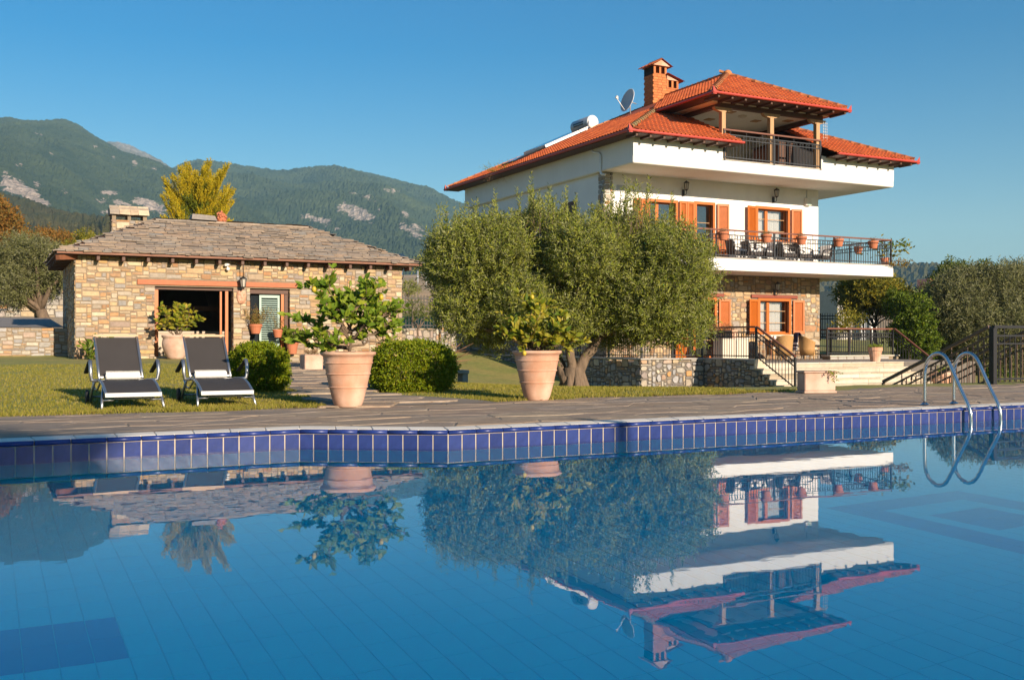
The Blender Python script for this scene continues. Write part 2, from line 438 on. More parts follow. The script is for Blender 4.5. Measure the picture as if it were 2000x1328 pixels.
# waterline tiles, edge tiles and coping tiles on the edges in view, plain runs on the other edges
tileb = MB(); tileb.bbox(0.0055, .1345, 0, .016, -.15, .126, .002); me_tile = tileb.mesh('tile'); me_tile.materials.append(m_blue)
def edge_frame(p, q):
    d = (Vector(q) - Vector(p)); ln = d.length; d.normalize()
    return d, Vector((d.y, -d.x)), ln                   # along, towards the water
prof = [(-.030, .130), (.000, .130), (.014, .134), (.021, .146), (.018, .160), (.006, .170), (-.030, .1715)]
for i in range(n):
    p, q = POOL[i], POOL[(i + 1) % n]; e, nrm, ln = edge_frame(p, q)
    Mf = Matrix(((e.x, nrm.x, 0, p[0]), (e.y, nrm.y, 0, p[1]), (0, 0, 1, 0), (0, 0, 0, 1)))
    # measured from the jog corners so that the cut sliver sits in the left corner
    shift = (ln % .14) if i in (0, 1) else 0
    k0 = 0
    rest = []
    def tile_at(a, k):
        M = Mf @ Matrix.Translation((a, -.012, 0))
        if i < 3 and p[0] + e.x * a > -0.6 and p[0] + e.x * a < 13.2: inst('tile', me_tile, pool, M)
        else: rest.append(M)
    for k in range(int(ln / .14)): tile_at(shift + k * .14, k)
    if shift > .02:
        sb = MB(); sb.bbox(.005, shift - .005, 0, .016, -.15, .126, .002, Mf @ Matrix.Translation((0, -.012, 0)))
        sb.build('cut_tile', m_blue, pool)
    joined('tile_run', me_tile, rest, m_blue, pool)
    # rounded blue edge tiles
    runs = MB(); nb = int(ln / .28); sh = (ln - nb * .28) if i in (0, 1) else 0
    lst = [(sh + k * .28 + .005, sh + (k + 1) * .28 - .005) for k in range(nb)]
    if sh > .03: lst.insert(0, (.004, sh - .004))
    if ln - (nb * .28 + sh) > .03: lst.append((nb * .28 + .004, ln - .004))
    for a0, a1 in lst:
        vis = i < 3 and -0.6 < p[0] + e.x * a0 < 13.2
        t = MB() if vis else runs
        vs = [Mf @ Vector((a, y, z)) for a in (a0, a1) for y, z in prof]; m_ = len(prof)
        t.add(vs, [(k, k + 1, m_ + k + 1, m_ + k) for k in range(m_ - 1)] + [(m_ - 1, 0, m_, 2 * m_ - 1), tuple(range(m_))[::-1], tuple(range(m_, 2 * m_))], True)
        if vis: t.build('edge_tile', m_bull, pool)
    if runs.v: runs.build('edge_tile_run', m_bull, pool, 'stuff')
    # coping
    A0, A1 = Vector(MID_[i]), Vector(MID_[(i + 1) % n]); B0, B1 = Vector(OUT_[i]), Vector(OUT_[(i + 1) % n])
    A0 = A0 + (A0 * 0); lnc = max((A1 - A0).length, (B1 - B0).length); nc = max(1, round(lnc / .335))
    runs = MB()
    for k in range(nc):
        t0 = k / nc + .0035 / lnc; t1 = (k + 1) / nc - .0035 / lnc
        q4 = [A0.lerp(A1, t0), A0.lerp(A1, t1), B0.lerp(B1, t1), B0.lerp(B1, t0)]
        q4 = [q4[0] + nrm * .017, q4[1] + nrm * .017, q4[2], q4[3]]
        vis = i < 3 and -0.8 < q4[0].x < 13.5
        t = MB() if vis else runs
        zt = .1745 + rng.uniform(-.001, .001)
        c4 = sum(q4, Vector((0, 0))) / 4
        in4 = [x + (c4 - x).normalized() * .006 for x in q4]
        vs = [(x.x, x.y, .139) for x in q4] + [(x.x, x.y, zt - .004) for x in q4] + [(x.x, x.y, zt) for x in in4]
        fs = [(8, 9, 10, 11)][::1]
        fs = [(11, 10, 9, 8)] + [((a + 1) % 4, a, a + 4, (a + 1) % 4 + 4) for a in range(4)] + [((a + 1) % 4 + 4, a + 4, a + 8, (a + 1) % 4 + 8) for a in range(4)]
        t.add(vs, fs)
        if vis: t.build('coping_tile', m_coping, pool)
    if runs.v: runs.build('coping_run', m_coping, pool, 'stuff')
# coping bed
b = MB()
C0, C1 = offset_poly(POOL, .01), offset_poly(POOL, .33)
for i in range(n):
    j = (i + 1) % n
    b.add([(*C0[i], .1675), (*C0[j], .1675), (*C1[j], .1675), (*C1[i], .1675)], [(0, 1, 2, 3)])
b.build('coping_bed', m_grout, pool)

# floor tiles, .14 x .28 m, and the darker figures laid in the floor
fb = MB(); fb.add([(0.002, .001, -.004), (.138, .001, -.004), (.138, .279, -.004), (.002, .279, -.004),
                   (.0035, .002, 0), (.1365, .002, 0), (.1365, .278, 0), (.0035, .278, 0)],
                  [(4, 5, 6, 7), (0, 1, 5, 4), (1, 2, 6, 5), (2, 3, 7, 6), (3, 0, 4, 7)])
me_fl = fb.mesh('floor_tile'); me_fl.materials.append(m_pfloor)
me_fd = fb.mesh('dark_floor_tile'); me_fd.materials.append(m_pdark)
near = []; dark = []; light = []
for a in range(-43, 108):
    for c in range(-36, 33):
        u = .01 + a * .14; v = 3.92 + c * .28
        if v + .28 > 8.5 or v < -4.9 or u < -5.9 or u > 15.2: continue
        uc, vc = u + .07, v + .14
        ring = lambda x0, x1, y0, y1: x0 < uc < x1 and y0 < vc < y1
        dk = ring(-1.5, .575, 4.76, 5.32) or (ring(5.47, 6.87, 3.92, 5.60) and not ring(5.75, 6.59, 4.2, 5.32)) or ring(5.89, 6.45, 4.48, 5.04)
        D = uc * sn + vc * cs
        M = Matrix.Translation((u, v, -DEPTH))
        px = (uc * cs - vc * sn) / D if D > .5 else 9
        if D > 3.2 and abs(px) < .62: near.append((D, M, dk))
        else: (dark if dk else light).append(M)
near.sort(key=lambda t: t[0])
for k, (D, M, dk) in enumerate(near):
    if k < 290: inst('dark_floor_tile' if dk else 'floor_tile', me_fd if dk else me_fl, pool, M)
    else: (dark if dk else light).append(M)
joined('floor_tiling', me_fl, light, m_pfloor, pool)
joined('dark_floor_tiling', me_fd, dark, m_pdark, pool)

# ---------------------------------------------------------------- deck of irregular paving stones
def clip(poly, a, b, c):
    """keep the part of poly with a*x+b*y<=c"""
    out = []
    for i in range(len(poly)):
        p, q = poly[i], poly[(i + 1) % len(poly)]
        dp = a * p[0] + b * p[1] - c; dq = a * q[0] + b * q[1] - c
        if dp <= 0: out.append(p)
        if (dp < 0 < dq) or (dq < 0 < dp):
            t = dp / (dp - dq); out.append((p[0] + t * (q[0] - p[0]), p[1] + t * (q[1] - p[1])))
    return out

def inset(poly, d):
    """convex polygon moved in by d"""
    res = poly
    n = len(poly)
    A = sum(poly[i][0] * poly[(i + 1) % n][1] - poly[(i + 1) % n][0] * poly[i][1] for i in range(n)) / 2
    if A < 0: poly = poly[::-1]; res = poly
    for i in range(n):
        p, q = poly[i], poly[(i + 1) % n]; ex, ey = q[0] - p[0], q[1] - p[1]; l = math.hypot(ex, ey)
        if l < 1e-6: continue
        nx, ny = ey / l, -ex / l
        res = clip(res, nx, ny, nx * p[0] + ny * p[1] - d)
        if len(res) < 3: return []
    return res

def area(poly):
    n = len(poly); return abs(sum(poly[i][0] * poly[(i + 1) % n][1] - poly[(i + 1) % n][0] * poly[i][1] for i in range(n))) / 2

def voronoi(u0, u1, v0, v1, cu, cv, inside, seed, jit=.42, ang=0.0):
    r = random.Random(seed); S = {}
    nu = int((u1 - u0) / cu) + 1; nv = int((v1 - v0) / cv) + 1
    for i in range(-1, nu + 1):
        for j in range(-1, nv + 1):
            S[(i, j)] = (u0 + (i + .5 + (.5 if j % 2 else 0) + r.uniform(-jit, jit)) * cu, v0 + (j + .5 + r.uniform(-jit, jit)) * cv)
    out = []
    for i in range(nu):
        for j in range(nv):
            x, y = S[(i, j)]
            if not inside(x, y): continue
            poly = [(x - 2 * cu, y - 2 * cv), (x + 2 * cu, y - 2 * cv), (x + 2 * cu, y + 2 * cv), (x - 2 * cu, y + 2 * cv)]
            for a in range(-2, 3):
                for c in range(-2, 3):
                    q = S.get((i + a, j + c))
                    if q is None or (a == 0 and c == 0): continue
                    # scaled metric keeps the stones stretched
                    nx, ny = (q[0] - x) / cu ** 2, (q[1] - y) / cv ** 2
                    mx_, my_ = (q[0] + x) / 2, (q[1] + y) / 2
                    poly = clip(poly, nx, ny, nx * mx_ + ny * my_)
                    if len(poly) < 3: break
            if len(poly) >= 3: out.append((poly, (x, y)))
    return out

def poolside(u): # outer coping line
    if u < 2.49: return 9.36 + (u - 2.61) * (.24 / 8.61) + .345
    if u < 3.69: return 9.36 + .345 + (u - 2.49) * ((8.62 - 9.36) / 1.18) * .93
    return 8.635 + .345
def deck_far(u):
    return 12.36 + .07 * math.sin(u * 1.7) + .05 * math.sin(u * 4.1 + 1) + (.25 * sst(6.2, 7, u)) + (.45 * sst(11.2, 12.6, u))
def path_lr(v):
    t = (v - 12.2) / 20
    return 3.85 + max(0, v - 13.5) * .235 + .15 * math.sin(v), 6.05 - 0.9 * sst(12.3, 15.0, v) + max(0, v - 14.5) * .265
deck = empty('pool_deck', (6, 11, .1), 'weathered grey brown stone paving beside the pool', None, None, 'structure')
def in_deck(x, y):
    return poolside(x) - .2 < y < deck_far(x)
cells = voronoi(-4, 21, 8.7, 13.2, .86, .42, in_deck, 5)
stones = []
for poly, (x, y) in cells:
    # cut by the coping
    if x < 2.49: a, bb = -(.24 / 8.61), 1
    elif x < 3.69: a, bb = .626, 1
    else: a, bb = 0, 1
    yl = poolside(x); poly = clip(poly, a * -1, -1, (a * -1) * x - yl) if x < 2.49 or x >= 3.69 else clip(poly, -.583, -1, -.583 * x - yl)
    poly = inset(poly, .006)
    if len(poly) >= 3 and area(poly) > .01: stones.append((poly, x, y))
def paving(name, poly, zt, parent, mt, z0=None):
    t = MB(); cx = sum(p[0] for p in poly) / len(poly); cyy = sum(p[1] for p in poly) / len(poly); k = len(poly)
    tx, ty = rng.uniform(-.003, .003), rng.uniform(-.005, .004)
    zf = lambda x, y: zt + tx * (x - cx) + ty * (y - cyy)
    innr = [(x + (cx - x) * .03, y + (cyy - y) * .03) for x, y in poly]
    vs = [(x, y, zf(x, y) - .05) for x, y in poly] + [(x, y, zf(x, y) - .006) for x, y in poly] + [(x, y, zf(x, y)) for x, y in innr]
    fs = [tuple(range(2 * k, 3 * k))] + [(a, (a + 1) % k, k + (a + 1) % k, k + a) for a in range(k)] + [(k + a, k + (a + 1) % k, 2 * k + (a + 1) % k, 2 * k + a) for a in range(k)]
    t.add(vs, fs); return t
stones.sort(key=lambda s: (s[1] * sn + s[2] * cs) if s[1] < 17.5 and s[1] > -.8 else 99)
rest = MB()
for k, (poly, x, y) in enumerate(stones):
    t = paving('paving_stone', poly, .167 + rng.uniform(-.003, .004), deck, m_paving)
    if k < 290 and -1.2 < x < 18: t.build('paving_stone', m_paving, deck)
    else: rest.add(t.v, t.f)
if rest.v: rest.build('paving_beyond_the_frame', m_paving, deck, 'stuff')
b = MB()
us = [-4 + .25 * k for k in range(101)]
for u in us[:-1]:
    b.add([(u, poolside(u) - .03, .1625), (u + .25, poolside(u + .25) - .03, .1625), (u + .25, deck_far(u + .25) + .06, .1625), (u, deck_far(u) + .06, .1625),
           (u, deck_far(u) + .06, -.9), (u + .25, deck_far(u + .25) + .06, -.9)], [(0, 1, 2, 3), (3, 2, 5, 4)])
b.build('joint_bed', m_joint, deck)

path = empty('garden_path', (5, 18, .2), 'narrow stone path between the clipped bushes to the outbuilding', None, None, 'structure')
def in_path(x, y):
    l, r_ = path_lr(y); return l < x < r_ and y > deck_far(x) - .1
pc = voronoi(2.5, 12, 12.3, 32, .8, .55, in_path, 11)
rest = MB(); k = 0
for poly, (x, y) in pc:
    poly = inset(poly, .01)
    if len(poly) < 3: continue
    t = paving('paving_stone', poly, zg(x, y) + .03 + rng.uniform(-.004, .006), path, m_paving)
    if k < 280: t.build('paving_stone', m_paving, path)
    else: rest.add(t.v, t.f)
    k += 1
if rest.v: rest.build('paving_far_end', m_paving, path, 'stuff')
b = MB()
vv = [12.2 + .4 * k for k in range(50)]
for v in vv[:-1]:
    (l0, r0), (l1, r1) = path_lr(v), path_lr(v + .4)
    b.add([(l0 - .05, v, zg(l0, v) + .014), (r0 + .05, v, zg(r0, v) + .014), (r1 + .05, v + .4, zg(r1, v + .4) + .014), (l1 - .05, v + .4, zg(l1, v + .4) + .014)], [(0, 1, 2, 3)])
b.build('joint_bed', m_joint, path)

# ---------------------------------------------------------------- lawn and country beyond
m_lawn = mat('lawn_grass', (.30, .25, .065), .95, var=.30, ns=6, bump=.7, bs=60, col2=(.21, .225, .045), mix_s=.55)
m_field = mat('dry_field', (.56, .36, .20), .95, var=.22, ns=.18, bump=.3, bs=2, col2=(.30, .22, .11), mix_s=.02)
H0, H1, K0, K1 = -7.0, 18.5, -6.0, 11.5         # hole for pool and deck
xs = sorted(set([-60 + 2 * k for k in range(20)] + [-20 + .5 * k for k in range(110)] + [35 + 2 * k for k in range(22)] + [H0, H1]))
ys = sorted(set([-60 + 2 * k for k in range(28)] + [-4 + 1.0 * k for k in range(10)] + [6 + .5 * k for k in range(90)] + [51 + 2 * k for k in range(10)] + [K0, K1]))
V = []; idx = {}
for j, y in enumerate(ys):
    for i, x in enumerate(xs):
        idx[(i, j)] = len(V); z = zg(x, y)
        if y > 11 and H0 < x < H1: z += .012 * noise.noise((x * 2.1, y * 2.1, 0))
        V.append((x, y, z))
Fq = []
for j in range(len(ys) - 1):
    for i in range(len(xs) - 1):
        cx, cyy = (xs[i] + xs[i + 1]) / 2, (ys[j] + ys[j + 1]) / 2
        if H0 < cx < H1 and K0 < cyy < K1: continue
        Fq.append((idx[(i, j)], idx[(i + 1, j)], idx[(i + 1, j + 1)], idx[(i, j + 1)]))
lawn = link('lawn', np_mesh('lawn', V, Fq, True), m_lawn, None)
tag(lawn, 'short green and straw coloured lawn beyond the pool paving', None, None, 'structure')
# polar country
Vp = []; Fp = []
rad = [40 * (1.075 ** k) for k in range(80)]
rad = [r_ for r_ in rad if r_ < 9000]
NA = 240
for r_ in rad:
    for k in range(NA):
        a = 2 * math.pi * k / NA; x = r_ * math.sin(a); y = r_ * math.cos(a)
        back = y * cs + x * sn
        z = zg(x, y) - (.05 if r_ < 95 else 0) - (.35 if r_ < 58 else 0)
        if back < 20: z = min(z, .1)
        Vp.append((x, y, z))
for i in range(len(rad) - 1):
    for k in range(NA):
        k2 = (k + 1) % NA
        Fp.append((i * NA + k, (i + 1) * NA + k, (i + 1) * NA + k2, i * NA + k2))
fields = link('field', np_mesh('field', Vp, Fp, True), m_field, None)
tag(fields, 'dry brown farmland rising towards the hills', None, None, 'structure')

# drive on the upper level at the left
m_drive = mat('drive_paving', (.22, .20, .18), .85, var=.15, ns=1.5)
b = MB()
dv = [(v, zg(-2, v) + .03) for v in [36.32 + .6 * k for k in range(20)]]
for k in range(len(dv) - 1):
    (v0, z0), (v1, z1) = dv[k], dv[k + 1]
    xl = -16; xr0 = 2.35; xr1 = 2.35
    b.add([(xl, v0, zg(xl, v0) + .03), (xr0, v0, z0), (xr1, v1, z1), (xl, v1, zg(xl, v1) + .03)], [(0, 1, 2, 3)])
b.build('driveway', m_drive, None, 'structure', label='grey paved drive rising behind the low stone wall')

# paved yard at the foot of the terrace stairs, below the deck
b = MB()
for i in range(24):
    for j in range(13):
        u0, v0 = 11.6 + .9 * i, 13.15 + .9 * j
        if v0 > 24.6 and u0 < 21.8: continue
        c4 = [(u0, v0), (u0 + .9, v0), (u0 + .9, v0 + .9), (u0, v0 + .9)]
        b.add([(x, y, zg(x, y) - .01) for x, y in c4], [(0, 1, 2, 3)])
b.build('yard', m_drive, None, 'structure', label='grey paved yard between the pool deck and the terrace stairs')

# ---------------------------------------------------------------- mountains
def interp(tab, x):
    if x <= tab[0][0]: return tab[0][1]
    for (a, p), (b_, q) in zip(tab, tab[1:]):
        if x <= b_:
            t = (x - a) / (b_ - a); t2 = t
            return p + (q - p) * t2
    return tab[-1][1]

def mountain(name, label, sil, px0, px1, step, Dr, Db, rows, rocks, mt, amp=1.0, tree=2.0, seed=0, zb=None):
    """hillside rising from distance Db to its crest at Dr; sil gives the crest height as an elevation table over bearing"""
    cols = int((px1 - px0) / step) + 1; V = []; A = []
    nrow = rows + 14
    nr = random.Random(seed)
    for i in range(cols):
        px = px0 + i * step; bx = (px - 1000) / 2000.0
        zr = 1 + (664 - interp(sil, px)) / 2000.0 * Dr
        for j in range(nrow):
            s = j / (rows - 1)
            D = Db + (Dr - Db) * s
            if s > 1: D = Dr + (s - 1) * (Dr - Db) * 1.6
            x = bx * D; y = D
            X = x * cs + y * sn; Y = -x * sn + y * cs
            z0 = zb if zb is not None else 0.012 * Db
            sh = s ** 1.15 if s <= 1 else 1 - (s - 1) * 1.9
            z = z0 + (zr - z0) * sh
            env = math.sin(math.pi * min(1, s)) ** .8 if s < 1 else 0
            k = 1 / (Dr * .16)
            rd = 1 - abs(noise.noise((X * k + seed, Y * k * .5, seed * 1.7))) * 2
            rd2 = 1 - abs(noise.noise((X * k * 2.7 + seed, Y * k * 1.5, seed * .7))) * 2
            z += env * amp * (rd * Dr * .020 + rd2 * Dr * .010)
            tj = nr.uniform(-1, 1) * tree + noise.noise((X * .035, Y * .035, 5)) * tree * 1.3
            z += tj * (.5 if s > .985 and s < 1.02 else 1.0)
            rk = 0.0
            py = 664 - 2000 * (z - 1) / D
            for (rx, ry, wx, wy, rot, st) in (rocks if s < 1.02 else ()):
                # patch centres are bearings and elevations
                dx = px - rx; ds = py - ry
                if abs(dx) > 110 or abs(ds) > 60: continue
                ca, sa = math.cos(rot), math.sin(rot)
                ex = (dx * ca + ds * sa) / wx; ey = (-dx * sa + ds * ca) / wy
                d2 = ex * ex + ey * ey
                if d2 < 2.5: rk = max(rk, st * (1 - d2 / 2.5))
            if rk > .25: z += noise.noise((X * .06, Y * .06, 9)) * 7 * rk - tj * .6
            V.append((X, Y, z)); A.append(rk)
    Fq = [(i * nrow + j, (i + 1) * nrow + j, (i + 1) * nrow + j + 1, i * nrow + j + 1) for i in range(cols - 1) for j in range(nrow - 1)]
    me = np_mesh(name, V, Fq, False)
    at = me.attributes.new('rock', 'FLOAT', 'POINT'); at.data.foreach_set('value', np.array(A, dtype=np.float32))
    o = link(name, me, mt, None); tag(o, label, None, None, 'structure'); return o

def mountain_mat(name, g1, g2, rock, sc):
    m = bpy.data.materials.new(name); m.use_nodes = True; N = m.node_tree.nodes; L = m.node_tree.links
    b = N['Principled BSDF']; b.inputs['Roughness'].default_value = .95; b.inputs['Specular IOR Level'].default_value = .1
    tc = N.new('ShaderNodeTexCoord')
    n1 = N.new('ShaderNodeTexNoise'); n1.inputs['Scale'].default_value = sc; n1.inputs['Detail'].default_value = 9; n1.inputs['Roughness'].default_value = .7
    L.new(tc.outputs['Object'], n1.inputs['Vector'])
    r1 = N.new('ShaderNodeValToRGB'); r1.color_ramp.elements[0].position = .36; r1.color_ramp.elements[1].position = .66
    r1.color_ramp.elements[0].color = (*g1, 1); r1.color_ramp.elements[1].color = (*g2, 1); L.new(n1.outputs[0], r1.inputs[0])
    n2 = N.new('ShaderNodeTexNoise'); n2.inputs['Scale'].default_value = sc * 5; n2.inputs['Detail'].default_value = 6; n2.inputs['Roughness'].default_value = .75
    L.new(tc.outputs['Object'], n2.inputs['Vector'])
    at = N.new('ShaderNodeAttribute'); at.attribute_name = 'rock'
    ad = N.new('ShaderNodeMath'); ad.operation = 'MULTIPLY_ADD'; L.new(n2.outputs[0], ad.inputs[0]); ad.inputs[1].default_value = 2.2; L.new(at.outputs['Fac'], ad.inputs[2])
    mr = N.new('ShaderNodeMapRange'); mr.inputs['From Min'].default_value = 1.62; mr.inputs['From Max'].default_value = 1.76; L.new(ad.outputs[0], mr.inputs['Value'])
    n3 = N.new('ShaderNodeTexNoise'); n3.inputs['Scale'].default_value = sc * 14; n3.inputs['Detail'].default_value = 5
    L.new(tc.outputs['Object'], n3.inputs['Vector'])
    r3 = N.new('ShaderNodeValToRGB'); r3.color_ramp.elements[0].position = .35; r3.color_ramp.elements[1].position = .7
    r3.color_ramp.elements[0].color = (rock[0] * .5, rock[1] * .5, rock[2] * .5, 1); r3.color_ramp.elements[1].color = (*rock, 1); L.new(n3.outputs[0], r3.inputs[0])
    mx = N.new('ShaderNodeMix'); mx.data_type = 'RGBA'; L.new(mr.outputs[0], mx.inputs['Factor']); L.new(r1.outputs[0], mx.inputs['A']); L.new(r3.outputs[0], mx.inputs['B'])
    L.new(mx.outputs['Result'], b.inputs['Base Color'])
    bm = N.new('ShaderNodeBump'); bm.inputs['Strength'].default_value = .9; bm.inputs['Distance'].default_value = 6
    L.new(n3.outputs[0], bm.inputs['Height']); L.new(bm.outputs[0], b.inputs['Normal'])
    return m
m_mt1 = mountain_mat('wooded_slope', (.022, .036, .014), (.055, .070, .024), (.42, .34, .28), .012)
m_mt2 = mountain_mat('far_wooded_slope', (.024, .040, .018), (.058, .076, .032), (.42, .35, .29), .010)
m_mt3 = mountain_mat('bare_peak', (.10, .095, .07), (.15, .13, .10), (.24, .22, .20), .006)
m_mt4 = mountain_mat('scrub_slope', (.055, .062, .020), (.12, .10, .035), (.45, .36, .28), .03)
SA = [(-900, 330), (-500, 250), (-260, 262), (-90, 238), (0, 232), (20, 231), (40, 235), (73, 241), (95, 238), (128, 236), (160, 250), (200, 275), (240, 298), (275, 310), (310, 326), (345, 342), (400, 368), (470, 405), (560, 450), (700, 505), (820, 540)]
mountain('mountain', 'green wooded mountain with pale cliffs at the left', SA, -900, 800, 3.4, 2300, 900, 230,
         [(30, 366, 30, 15, .5, 1.0), (62, 388, 30, 14, .65, 1.0), (86, 405, 10, 12, .9, .8), (38, 322, 10, 3, 0, .7), (12, 337, 7, 4, 0, .7), (72, 361, 8, 5, .5, .7), (212, 377, 18, 5, .1, .85), (197, 391, 13, 5, .1, .75),
          (240, 398, 18, 6, .2, .9), (293, 401, 32, 9, .35, 1.0), (207, 414, 13, 4, 0, .8), (263, 318, 7, 6, .7, .7), (300, 328, 9, 3, .2, .7), (105, 298, 9, 4, 0, .6), (78, 261, 8, 3, .2, .6), (186, 286, 6, 4, .6, .6), (222, 308, 4, 5, .6, .6), (126, 374, 8, 4, .5, .6), (285, 424, 8, 3, 0, .6)], m_mt1, tree=2.4, seed=3, zb=25, amp=1.0)
SC_ = [(200, 420), (300, 365), (330, 340), (355, 326), (385, 315), (415, 317), (445, 322), (490, 331), (530, 341), (560, 346), (590, 343), (615, 339), (650, 337), (690, 341), (730, 350), (765, 359), (800, 372), (840, 388), (880, 402), (920, 414), (1000, 445), (1100, 475), (1250, 515), (1400, 545)]
mountain('mountain', 'bluish wooded ridge with rock faces behind the outbuilding', SC_, 180, 1400, 3.2, 3100, 1100, 220,
         [(697, 416, 34, 12, .35, 1.0), (672, 412, 14, 8, .2, .8), (603, 424, 20, 5, .15, .8), (633, 432, 16, 7, 0, .75), (720, 388, 24, 6, .2, .6), (765, 372, 20, 5, .3, .6), (791, 420, 9, 9, -.6, .8), (812, 451, 22, 13, .3, .75),
          (788, 443, 8, 9, 0, .8), (481, 416, 10, 4, .1, .75), (740, 409, 4, 8, .2, .6), (690, 378, 16, 4, .2, .55), (870, 418, 14, 6, .4, .5), (650, 446, 22, 4, 0, .6), (560, 470, 14, 3, 0, .5)], m_mt2, tree=2.6, seed=8, zb=35, amp=1.0)
SB_ = [(60, 330), (150, 290), (215, 277), (235, 279), (262, 288), (290, 301), (320, 318), (360, 345), (460, 400)]
mountain('mountain', 'distant bare grey peak between the two wooded ridges', SB_, 60, 460, 4, 3150, 2600, 40, [(245, 285, 40, 6, .3, .9), (275, 298, 30, 5, .4, .7), (310, 322, 20, 4, .3, .7)], m_mt3, tree=4, seed=5, zb=150)
SD_ = [(-700, 330), (-300, 370), (0, 398), (30, 405), (70, 417), (110, 432), (150, 447), (200, 462), (260, 480), (330, 500), (420, 525), (520, 548)]
mountain('hill', 'scrubby olive green foothill behind the autumn trees', SD_, -700, 520, 4, 900, 330, 60, [(115, 460, 17, 6, .3, .9), (100, 456, 8, 3, .2, .8), (141, 452, 5, 3, .3, .7)], m_mt4, tree=1.5, seed=12, zb=20)
SE_ = [(1300, 560), (1500, 553), (1600, 549), (1680, 551), (1720, 548), (1790, 547), (1830, 552), (1900, 556), (2000, 552), (2200, 548), (2600, 545), (3000, 550)]
mountain('hill', 'low wooded ridge on the horizon right of the villa', SE_, 1250, 3000, 5, 1500, 1100, 30, [(1650, 556, 50, 2, 0, .4)], m_mt4, tree=3.0, seed=15, zb=44)
# ---------------------------------------------------------------- rubble masonry
def pack(W, H, seed, g=.045, hs=((1, .22), (2, .36), (3, .26), (4, .16)), asp=(1.3, 3.6), blocked=None):
    """lays stones of random size over a W x H face; blocked(x, y) keeps cells free"""
    r = random.Random(seed); nx = max(1, int(round(W / g))); ny = max(1, int(round(H / g)))
    occ = [[False] * nx for _ in range(ny)]
    if blocked:
        for j in range(ny):
            for i in range(nx):
                if blocked((i + .5) * W / nx, (j + .5) * H / ny): occ[j][i] = True
    gx, gy = W / nx, H / ny; out = []
    for j in range(ny):
        for i in range(nx):
            if occ[j][i]: continue
            x = r.random(); acc = 0; h = hs[-1][0]
            for k, p in hs:
                acc += p
                if x < acc: h = k; break
            wd = max(2, int(round(h * r.uniform(*asp)))) if h > 1 else r.randint(3, 9)
            h = min(h, ny - j)
            m_ = 0
            while m_ < wd and i + m_ < nx and not occ[j][i + m_]: m_ += 1
            wd = m_
            if i + wd < nx and not occ[j][i + wd] and (i + wd + 1 >= nx or occ[j][i + wd + 1]): wd += 1
            while h > 1 and any(occ[j + h - 1][i + q] for q in range(wd)): h -= 1
            for a in range(h):
                for q in range(wd): occ[j + a][i + q] = True
            out.append((i * gx, j * gy, wd * gx, h * gy))
    return out

def stone_poly(rect, r, gap=.009, jit=.16):
    """a hewn outline: a skewed quadrilateral, some of its corners knocked off"""
    x, y, wd, h = rect; x0, y0, x1, y1 = x + gap, y + gap, x + wd - gap, y + h - gap
    m = min(x1 - x0, y1 - y0); c = m * jit
    P = []
    U = lambda a: r.uniform(0, a)
    for (px, py, sx, sy) in ((x0, y0, 1, 1), (x1, y0, -1, 1), (x1, y1, -1, -1), (x0, y1, 1, -1)):
        q = r.random()
        if q < .55 - jit:                      # plain corner, a little out of square
            P.append((px + sx * U(c * 1.1), py + sy * U(c * .8)))
            continue
        k = 1.0 if q < .85 else 2.3
        a, b = c * (.3 + U(1.5)) * k, c * (.3 + U(1.3)) * k
        p1 = (px + sx * min(a, (x1 - x0) * .48), py + sy * U(c * .3)); p2 = (px + sx * U(c * .3), py + sy * min(b, (y1 - y0) * .48))
        P += [p2, p1] if sx * sy > 0 else [p1, p2]
    return P

def stone_mesh(t, poly, P, e, u, n, d, bev=.010):
    k = len(poly); cx = sum(p[0] for p in poly) / k; cyy = sum(p[1] for p in poly) / k
    P, e, u, n = Vector(P), Vector(e), Vector(u), Vector(n)
    vs = []
    sz = max(.02, min(max(abs(p[0] - cx) for p in poly), max(abs(p[1] - cyy) for p in poly)))
    f = max(.4, 1 - bev / sz)
    for x, y in poly: vs.append(P + e * x + u * y - n * .015)
    for x, y in poly: vs.append(P + e * x + u * y + n * (d - bev * .7))
    for x, y in poly: vs.append(P + e * (cx + (x - cx) * f) + u * (cyy + (y - cyy) * f) + n * (d + .004 * math.sin(x * 90 + y * 50)))
    fs = [tuple(range(2 * k, 3 * k))]
    for a in range(k):
        b = (a + 1) % k
        fs += [(a, b, k + b, k + a), (k + a, k + b, 2 * k + b, 2 * k + a)]
    t.add(vs, fs)

def stone_face(parent, rects, P, e, u, mt, seed, limit=300, name='stone', d=(.008, .03), jit=.16, gap=.009, minarea=0.0):
    """stones of a masonry face: the larger ones each a part, the rest one joined part"""
    r = random.Random(seed); n = Vector(e).cross(Vector(u))
    L_ = [(a[2] * a[3], a) for a in rects]; L_.sort(key=lambda t: -t[0])
    rest = MB()
    for k, (ar, a) in enumerate(L_):
        poly = stone_poly(a, r, gap, jit); dd = r.uniform(*d)
        t = MB() if k < limit else rest
        stone_mesh(t, poly, P, e, u, n, dd)
        if k < limit: t.build(name, mt, parent)
    if rest.v: rest.build('small_stonework', mt, parent, 'stuff')

